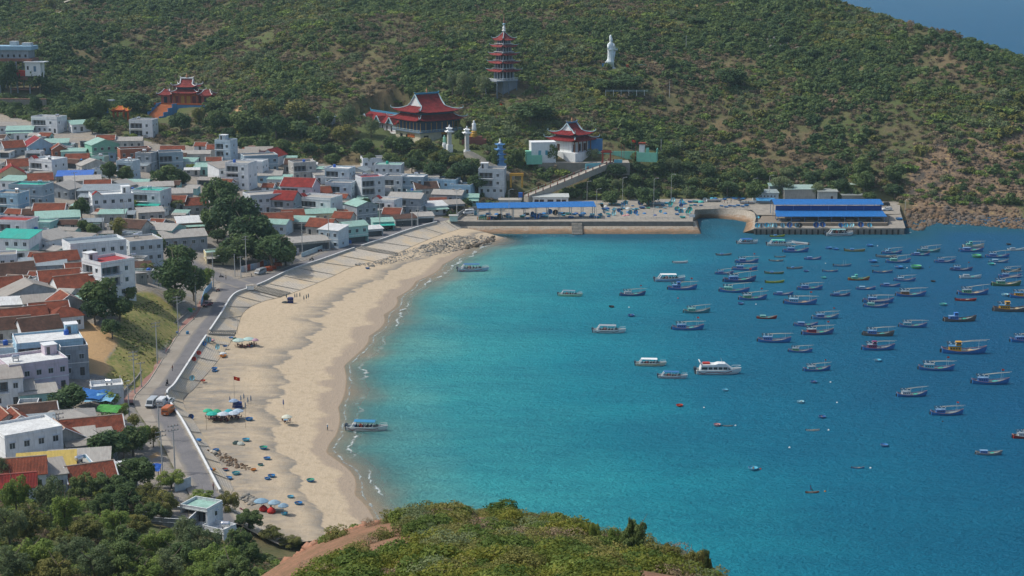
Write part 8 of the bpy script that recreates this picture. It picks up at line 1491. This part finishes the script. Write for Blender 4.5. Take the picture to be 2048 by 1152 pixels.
def table_set(px, py, n, where, tc='#6d3a38'):
    p = Gb(px, py); o = thing('beach_table', 'dark low table ' + where, 'table', p, 0, 'tables on the beach'); boxpart(o, 'top', plain(tc, .6), -.5, .5, -.5, .5, .68, .73); [boxpart(o, 'leg', plain('#4a2c2a', .6), x - .03, x + .03, y - .03, y + .03, 0, .68) for x in (-.42, .42) for y in (-.42, .42)]
    for i in range(n):
        a = 2*math.pi*i/n + .5; c = thing('chair', 'dark red plastic chair ' + where, 'chair', p + Vector((1.0*math.cos(a), 1.0*math.sin(a), 0)), a - math.pi/2, 'chairs on the beach'); mkobj('seat_frame', chair_m(), c)
for px, py in [(420,836),(430,838),(441,835),(450,839),(460,836),(470,834),(438,842),(452,843),(426,841),(474,838)]: table_set(px, py, 4, 'under the green and white cafe umbrellas')
for px, py in [(478,694),(487,696),(497,695),(506,692)]: table_set(px, py, 4, 'under the upper beach umbrellas')
table_set(572, 845, 3, 'under the lone cream umbrella', '#5a8fb0')
for i, (px, py, a) in enumerate([(484,694,'#3a3038'),(500,693,'#2c3038'),(508,690,'#443a48'),(444,836,'#3a3a48'),(575,842,'#2c3a58'),(462,834,'#4a3038')]): person(Gb(px, py), 'seated person ' + ('under the upper beach umbrellas', 'under the cafe umbrellas', 'under the lone cream umbrella')[0 if py < 700 else 2 if px > 560 else 1], 's' + a, a, '#33343a', rng.uniform(0, 6), True)
for px, py, lab in [(527,1022,'red bean bag left of the beach-end umbrellas'),(543,1026,'red bean bag right of the beach-end umbrellas')]: o = thing('bean_bag', lab, 'bean bag', Gb(px, py), 0, 'red bean bags'); m = MB(); m.lathe([(.65, 0), (.95, .25), (.9, .6), (.6, 1.0), (.2, 1.3)], 12); m.build('cushion', plain('#b9302a', .8), o, smooth=True); m = MB(); m.cyl((0, 0, 1.28), (.15, 0, 1.45), .08, .03, 6); m.build('knot', plain('#a02a24', .8), o)
o = thing('sunbed', 'pale wooden bench between the beach-end umbrellas', 'bench', Gb(555, 1023), .1); boxpart(o, 'top', plain('#a9aa9a', .7), -1.4, 1.4, -.35, .35, .4, .48); [boxpart(o, 'leg', plain('#8a8878'), x - .05, x + .05, -.3, .3, 0, .4) for x in (-1.2, 1.2)]
def tarp(px, py, w, h, label, col='#26407f'):
    o = thing('tarp_stack', label, 'tarp', Gb(px, py), 0); m = MB(); r_ = random.Random(int(px)); m.loft([[(x*(1 + r_.uniform(-.1, .1)), y*(1 + r_.uniform(-.1, .1)), z) for x, y in ((-w/2, -.6), (0, -.75), (w/2, -.6), (w/2, .6), (0, .7), (-w/2, .6))] for z in (0, h*.55, h*.9)] + [[(x*.6, y*.6, h) for x, y in ((-w/2, -.6), (0, -.75), (w/2, -.6), (w/2, .6), (0, .7), (-w/2, .6))]]); m.build('sheet', plain(col, .7), o); m = MB(); m.tube([Vector((-w/2 - .05, -.72, h*.5)), Vector((w/2 + .05, -.72, h*.5))], .04, 4); m.build('rope', plain('#a9a090'), o)
tarp(475, 815, 2.4, 1.6, 'blue tarp-covered stack beside the flag'); tarp(581, 606, 1.9, 2.0, 'dark blue tarp-covered kiosk on the upper beach', '#1f2f66')
flagpole(0, 0, 6.3, 'red flag with yellow star flying over the beach', 1.6, loc=Gb(469, 798))
BZ = 'basket boats on the beach'
for px, py, wq, c, st, inn in [(462,677,9,'B',0,None),(500,694,13,'D',0,None),(470,684,8,'T',1,None),(411,692,10,'B',1,None),(417,684,11,'L',1,None),(425,681,9,'P',2,None),(437,700,11,'L',1,None),(450,694,9,'D',0,None),(446,711,14,'W',2,None),(446,714,13,'O',0,None),(429,739,12,'B',0,None),(429,744,11,'B',0,None),(385,761,11,'L',1,None),(406,763,10,'R',0,None),(382,838,11,'D',1,None),(498,841,16,'B',0,None),(397,881,13,'B',2,None),(492,882,15,'C',0,None),(432,902,13,'B',0,None),(527,898,16,'B',0,'#3fb08a'),(534,919,14,'B',0,None),
   (521,931,11,'T',0,'#3a4640'),(507,941,11,'O',0,None),(450,941,13,'B',0,'#9a4a40'),(472,949,16,'C',0,'#4fa8a8'),(457,959,15,'B',0,None),(420,940,9,'B',2,None),(426,940,10,'O',2,None),(543,954,15,'B',0,None),(535,959,12,'B',0,None),(621,963,16,'B',0,'#3fb08a'),(581,996,13,'C',0,None),(597,1009,16,'B',0,None),(569,1030,13,'C',0,None),(484,537,9,'N',0,None)]:
    tubg(px, py, wq, c, 'on the ' + ('upper' if py < 780 else 'middle' if py < 905 else 'near') + ' beach', st, inn, group=BZ)
tubg(735, 538, 9, 'D', 'beside the grey rocks', 0); tubg(388, 722, 9, 'R', 'leaning on the sea wall', 1); tubg(398, 713, 9, 'R', 'leaning on the sea wall', 1)
for px, py, c, lab in [(472,887,'#3a4a48','dark green net heap on the beach'),(481,889,'#a9b0a8','pale net heap beside the dark one'),(425,906,'#b9b2a2','pile of pale rubble on the near beach'),(570,606,'#4a5050','small dark heap on the upper beach')]: o = thing('net_heap', lab, 'net heap', Gb(px, py), rng.uniform(0, 6)); mkobj('net', _net(c), o); m = MB(); m.tube([Vector((1.2*math.cos(i*.7), 1.0*math.sin(i*.7), .06)) for i in range(7)], .05, 4); m.build('rope', plain('#8f8f80'), o)
for px, py in [(475,665),(413,860),(491,857)]: o = thing('beach_pole', 'thin leaning bamboo pole on the beach', 'pole', Gb(px, py), 0, 'bamboo poles on the beach'); m = MB(); m.cyl((0, 0, -.3), (.2, 0, 5), .05, .03, 5); m.build('shaft', plain('#8f8468'), o)
# steps down the revetment
def beach_steps(i, label, w=3.0):
    a = Vector(WALL[i]); b = Vector(TOE[i]); t_ = (Vector(WALL[i+1]) - Vector(WALL[i-1])); t_.z = 0; t_.normalize(); o = thing('beach_steps', label, 'stairs', (0, 0, 0), 0, 'steps down to the beach'); n_ = 14
    for k in range(n_):
        p0 = a.lerp(b, k/n_); p1 = a.lerp(b, (k + .62)/n_); z = p0.z + .16; m = MB(); q = [p0 - t_*w/2, p0 + t_*w/2, p1 + t_*w/2, p1 - t_*w/2]; m.add([(v.x, v.y, z) for v in q] + [(v.x, v.y, z - .6) for v in q], [(3, 2, 1, 0), (0, 1, 5, 4), (1, 2, 6, 5), (2, 3, 7, 6), (3, 0, 4, 7)]); m.build('step', conc, o)
    for s in (-1, 1): m = MB(); m.tube([a + t_*s*(w/2 + .2) + Vector((0, 0, .2)), b + t_*s*(w/2 + .2) + Vector((0, 0, .2))], .22, 4); m.build('string_wall', conc, o)
beach_steps(int(11.2*NS), 'left flight of concrete steps beside the white box'); beach_steps(int(11.45*NS), 'right flight of concrete steps beside the white box'); beach_steps(int(8.0*NS), 'concrete steps below the gap in the sea wall'); beach_steps(int(15.3*NS), 'concrete steps near the grey rocks')
o = thing('concrete_box', 'white concrete box at the gap in the sea wall', 'box', U(500, 579, 5.02), .3); boxpart(o, 'block', WHT, -1.2, 1.2, -.8, .8, 0, 1.5); boxpart(o, 'lid', conc, -1.3, 1.3, -.9, .9, 1.5, 1.62)
# roadside
blocks('fence', 'light blue painted fence beside the dark red car', 'fence', 0, 0, 1, 0, []); bpy.data.objects.remove(bpy.data.objects['fence'])
def fence(pts, h, mats, label, name='fence', cat='fence', n=6):
    o = thing(name, label, cat, (0, 0, 0)); k = 0
    for a, b in zip(pts[:-1], pts[1:]):
        for i in range(n): p, q = a.lerp(b, i/n), a.lerp(b, (i + .96)/n); d = (q - p); d.z = 0; nn = Vector((-d.y, d.x, 0)).normalized()*.08; m = MB(); m.loft([[p - nn - Vector((0, 0, .6)), p + nn - Vector((0, 0, .6)), p + nn + Vector((0, 0, h)), p - nn + Vector((0, 0, h))], [q - nn - Vector((0, 0, .6)), q + nn - Vector((0, 0, .6)), q + nn + Vector((0, 0, h)), q - nn + Vector((0, 0, h))]]); m.build('panel', mats[k % len(mats)], o); k += 1
fence([U(402, 613, 5), U(410, 590, 5), U(424, 574, 5)], 2.0, [paint('#8fb8d0', .7, .3)], 'light blue painted fence beside the dark red car'); fence([U(482, 545, 5.2), U(520, 536, 5.2), U(565, 520, 5.2), U(598, 507, 5.2)], 2.2, [paint('#a9b4c0', .7, .4), paint('#b9b4b8', .7, .4), paint('#a0503c', .7, .4), paint('#8fa8c0', .7, .4)], 'mural-painted fence in front of the big grove')
fence([U(603, 514, 5.2), U(645, 498, 5.2)], 1.6, [paint('#b4c8cc', .7, .3)], 'pale wall in front of the brown roadside shed', 'yard_wall', 'wall'); fence([U(350, 985, 5), U(368, 978, 5), U(382, 972, 5)], 2.2, [paint('#b9c4c8', .7, .4)], 'walled yard corner at the end of the lower road', 'yard_wall', 'wall', 3)
for px, py, lab in [(545,538,'left orange brick stack on the pavement'),(556,532,'right orange brick stack on the pavement'),(537,541,'low orange brick stack beside the silver van')]: o = thing('brick_stack', lab, 'bricks', U(px, py, 5.1), .3, 'brick stacks'); [boxpart(o, 'course', paint('#a8502f' if i % 2 else '#9a452a', .9, .4), -1.4 + .05*i, 1.4 - .04*i, -.8, .8, i*.35, i*.35 + .33) for i in range(4)]
for px, py, c, lab, s in [(375,668,'#3f7fa8','blue bin on the pavement',.9),(355,668,'#3a5f98','blue barrel beside the pavement wall',.8),(380,626,'#3f8a5a','green canvas stall by the pavement',1.6),(388,622,'#c0962c','yellow drum beside the green stall',.9),(683,490,'#2f5fb0','blue barrels by the white-blue roadside house',1.2),(700,487,'#2f5fa8','blue crate pile by the turquoise house',1.2),(588,512,'#2454a8','blue tarp heap at the fence end',2.0),(835,443,'#2f62a8','blue baskets at the far road',1.3)]: o = thing('barrel', lab, 'barrel', Gp(px, py), .2); m = MB(); m.lathe([(.5*s, 0), (.55*s, .1*s), (.5*s, .5*s), (.55*s, .9*s), (.4*s, 1.0*s)], 10); m.build('body', plain(c, .6), o); m = MB(); m.lathe([(.42*s, 0), (.3*s, .08)], 10, c=(0, 0, 1.0*s)); m.build('lid', plain(c, .6), o)
def tarproof(px, py, w, d, h, col, label):
    p = Gd(px, py, h); o = thing('tarp_roof', label, 'tarp', p, R(rng.uniform(-15, 5))); m = MB(); n_ = 5; r_ = random.Random(int(px)); vs = [(-w/2 + w*i/n_, -d/2 + d*j/n_, h + r_.uniform(-.25, .25) + .15*j) for j in range(n_ + 1) for i in range(n_ + 1)]; m.add(vs, [(j*(n_+1)+i, j*(n_+1)+i+1, (j+1)*(n_+1)+i+1, (j+1)*(n_+1)+i) for j in range(n_) for i in range(n_)]); m.build('sheet', plain(col, .7, .2, 0, .25), o); [boxpart(o, 'post', plain('#7d756a', .8), x - .06, x + .06, y - .06, y + .06, -1, h - .2) for x in (-w/2 + .3, w/2 - .3) for y in (-d/2 + .3, d/2 - .3)]
tarproof(178, 792, 9, 6, 3, '#2f68a8', 'rippled blue tarp roof beside the round dark tree'); tarproof(200, 800, 7, 4, 3, '#7fb3cf', 'pale blue sheet roof below the blue tarp'); tarproof(217, 820, 6, 3.5, 3, '#4f9a4a', 'green tarp roof above the lower road trees'); tarproof(308, 938, 3, 3, 3, '#2456a8', 'small blue tarp among the lower road trees'); tarproof(152, 322, 5, 3, 3.2, '#3f8fd0', 'bright blue sheet in the upper village')
# solid yards: small lean-tos and yard walls that pack the village lanes
r = random.Random(21); YC = ['a', 'e', 'm', 'f', 'x', 'o', 'h', 'a', 'o']; placed = [o.location.copy() for o in COL.objects if o.name.startswith('house')]
cnt = 0; tries = 0
VP = [(0,270),(180,280),(330,300),(520,300),(640,345),(800,365),(920,392),(860,425),(740,440),(640,462),(590,440),(510,400),(420,395),(400,440),(300,470),(300,560),(200,570),(150,640),(90,660),(0,660)]
VP2 = [(0,790),(120,790),(180,830),(200,890),(140,910),(0,900)]
while cnt < 125 and tries < 3000:
    tries += 1; vp = VP if r.random() < .86 else VP2; px = r.uniform(0, 920); py = r.uniform(270, 910)
    if not inpoly(np.array(px), np.array(py), vp): continue
    p = Gd(px, py)
    if any((p - q).length < 5.6 for q in placed): continue
    placed.append(p.copy()); cnt += 1; w_, d_ = r.uniform(4.5, 8), r.uniform(3.5, 6); rc = r.choice(YC); rf = r.choice(['sf', 'sb', 'sf', 'gx', 'flat']) if rc not in 'oh' else 'gx'
    nm = dict(a='tan', e='grey', m='pale green', f='steel-grey', x='white', o='orange-tiled', h='brown-tiled')[rc]
    house(0, 0, w_, d_, 1, r.uniform(-28, 12), r.choice('wgbcut'), rf, rc, 'small %s %s lean-to, %s' % (nm, {'flat': 'flat-roofed', 'gx': 'gabled'}.get(rf, 'sheet-roofed'), 'upper village' if py < 350 else 'middle village' if py < 480 else 'left village' if py < 700 else 'lower village'), r.choice(['', 'n', 'a', 'o']), 2.6, pos=p, seed=cnt, group='small lean-tos in the lanes')
# ------------------------------------------------------------------ rocks
def rock_mesh(name, P, S, mat, seed=1, sub=1):
    r_ = np.random.default_rng(seed); t_ = (1 + 5**.5)/2; V0 = np.array([(-1,t_,0),(1,t_,0),(-1,-t_,0),(1,-t_,0),(0,-1,t_),(0,1,t_),(0,-1,-t_),(0,1,-t_),(t_,0,-1),(t_,0,1),(-t_,0,-1),(-t_,0,1)]); V0 /= np.linalg.norm(V0[0]); F0 = np.array([(0,11,5),(0,5,1),(0,1,7),(0,7,10),(0,10,11),(1,5,9),(5,11,4),(11,10,2),(10,7,6),(7,1,8),(3,9,4),(3,4,2),(3,2,6),(3,6,8),(3,8,9),(4,9,5),(2,4,11),(6,2,10),(8,6,7),(9,8,1)])
    n_ = len(P); V = V0[None]*(r_.uniform(.5, 1.35, (n_, 12, 1)))*np.stack([S*r_.uniform(.8, 1.3, n_), S*r_.uniform(.7, 1.1, n_), S*r_.uniform(.5, .9, n_)], 1)[:, None]; a = r_.uniform(0, 6.28, n_); c, s = np.cos(a), np.sin(a); X_ = V[..., 0]*c[:, None] - V[..., 1]*s[:, None]; Y_ = V[..., 0]*s[:, None] + V[..., 1]*c[:, None]; V = np.stack([X_, Y_, V[..., 2]], 2) + P[:, None]
    F = F0[None] + (np.arange(n_)*12)[:, None, None]; return npmesh(name, V.reshape(-1, 3), F.reshape(-1, 3), mat)
n = NT('rock_grey'); g = n.n('NewGeometry').outputs['Position']; a = n.noise(g, .8, 5, .7); RKG = n.base(n.mix(n.ramp(a, [(.35, G0), (.7, G1)]), lin('#9a9890'), lin('#68645c')), .9, .15)
n = NT('rock_brown'); g = n.n('NewGeometry').outputs['Position']; a = n.noise(g, .5, 5, .7); b = n.noise(g, .12, 3, .6); RKB = n.base(n.mix(n.ramp(b, [(.4, G0), (.65, G1)]), n.mix(n.ramp(a, [(.35, G0), (.7, G1)]), lin('#80694f'), lin('#574a3f')), lin('#6a635b')), .9, .15)
def rockfield(name, poly, n_, s0, s1, mat, label, zf, seed, group=None, big=0):
    r_ = np.random.default_rng(seed); xs = [p[0] for p in poly]; ys = [p[1] for p in poly]; px = r_.uniform(min(xs), max(xs), n_*3); py = r_.uniform(min(ys), max(ys), n_*3); ok = inpoly(px, py, poly); px, py = px[ok][:n_], py[ok][:n_]; P = np.array([tuple(zf(a, b)) for a, b in zip(px, py)]); S = r_.gamma(2.2, .5, len(P))*(s1 - s0)*.5 + s0; tag(mkobj(name, rock_mesh(name, P, S, mat, seed)), label, None, None, 'stuff')
    for k in range(big):
        i = r_.integers(len(P)); o = mkobj('boulder', rock_mesh('boulder', np.zeros((1, 3)), np.array([s1*r_.uniform(1.1, 1.8)]), mat, seed + k + 1), None, tuple(P[i])); tag(o, 'large boulder among ' + label, 'boulder', group)
rockfield('rock_armour', [(700,530),(735,527),(800,505),(850,490),(905,472),(985,472),(985,488),(930,498),(895,508),(850,514),(800,524),(745,534)], 1500, .12, .5, RKG, 'grey rocks at the far end of the beach', Gb, 5, 'boulders at the beach end', 10)
rockfield('wet_rocks', [(900,478),(985,470),(990,482),(940,496),(905,505)], 380, .3, .9, paint('#5d5446', .8, .8), 'dark wet rocks beside the quay wall', lambda a, b: U(a, b, .1), 6)
rockfield('near_rubble', [(415,900),(445,905),(500,935),(510,945),(450,930)], 150, .12, .5, RKB, 'pale rubble on the near beach', Gb, 8); rockfield('beach_end_rubble', [(470,995),(500,990),(530,1005),(500,1012)], 90, .15, .6, RKG, 'grey stones at the foot of the sea wall end', Gb, 9)
rockfield('shore_rocks', [(1812,455),(1815,420),(1870,412),(1930,428),(2048,438),(2080,445),(2080,462),(2000,456),(1930,450),(1870,448),(1835,462)], 1500, .25, 1.1, RKB, 'brown rocks along the right shore', lambda a, b: (lambda p: p if p.z > 0 else U(a, b, 0))(Gd(a, b)), 10, 'boulders along the right shore', 22)
rockfield('cliff_rocks', [(1815,410),(1830,340),(1880,290),(2048,240),(2100,240),(2100,440),(1930,425)], 1500, .15, .95, RKB, 'broken rock on the right hillside', Gd, 12, 'boulders on the right hillside', 14)
rockfield('hillside_stones', [(1560,395),(1620,330),(1700,300),(1750,340),(1680,395)], 260, .3, 1.1, RKB, 'pale stones in the gully behind the fish shed', Gd, 13); rockfield('statue_scree', [(1285,128),(1325,122),(1330,140),(1400,145),(1420,160),(1300,148)], 200, .3, 1.0, RKB, 'reddish stones beside the statue terrace', Gd, 14); rockfield('upper_scree', [(1480,70),(1580,75),(1600,100),(1500,95)], 160, .3, 1.1, RKG, 'pale stones high on the hillside', Gd, 15)
rockfield('headland_stones', [(560,1125),(640,1085),(750,1062),(800,1075),(700,1105),(600,1135)], 240, .12, .5, paint('#a1765e', .9, .6), 'crumbled pinkish stones on the bare headland', lambda a, b: (lambda Y: Vector((ray(a, b)[0]*Y/ray(a, b)[1], Y, float(hz(ray(a, b)[0]*Y/ray(a, b)[1], Y)))))(165), 16)

# the air
hb = MB(); hb.box(-6000, 6000, -2600, 6500, -30, 172); hv_ = NT('haze_air'); hv_.t.nodes.remove(hv_.b); pv = hv_.n('VolumePrincipled'); pv.inputs['Color'].default_value = (.55, .78, .88, 1); pv.inputs['Density'].default_value = HAZE_D; pv.inputs['Anisotropy'].default_value = .2
hv_.l(pv.outputs[0], hv_.out.inputs['Volume']); tag(hb.build('haze', hv_.m), kind='stuff')
# ------------------------------------------------------------------ labels that single out each of several look-alikes
ORD = ['leftmost', 'second from left', 'third from left', 'fourth from left', 'fifth from left', 'sixth from left', 'seventh from left', 'eighth from left', 'ninth from left', 'tenth from left', 'eleventh from left', 'twelfth from left', '13th from left', '14th from left', '15th from left'] + ['%dth from left' % k for k in range(16, 90)]
for k in (21, 31, 41): ORD[k - 1] = '%dst from left' % k
for k in (22, 32, 42): ORD[k - 1] = '%dnd from left' % k
for k in (23, 33, 43): ORD[k - 1] = '%drd from left' % k
bpy.context.view_layer.update(); LB = {}
NOORD = ('chair', 'beach_table', 'power_line')
for o in COL.objects:
    if o.parent is None and 'label' in o and o.get('kind') is None and not o.name.startswith(NOORD): LB.setdefault(o['label'], []).append(o)
for lab, os_ in LB.items():
    if len(os_) > 1:
        os_.sort(key=lambda o: proj(o.matrix_world.translation)[0]); n_ = len(os_)
        for i, o in enumerate(os_): o['label'] = lab + ', ' + (ORD[i] if i < n_ - 1 or n_ < 3 else 'rightmost') if not (n_ == 2 and i == 1) else lab + ', right one of two'
        if n_ == 2: os_[0]['label'] = lab + ', left one of two'
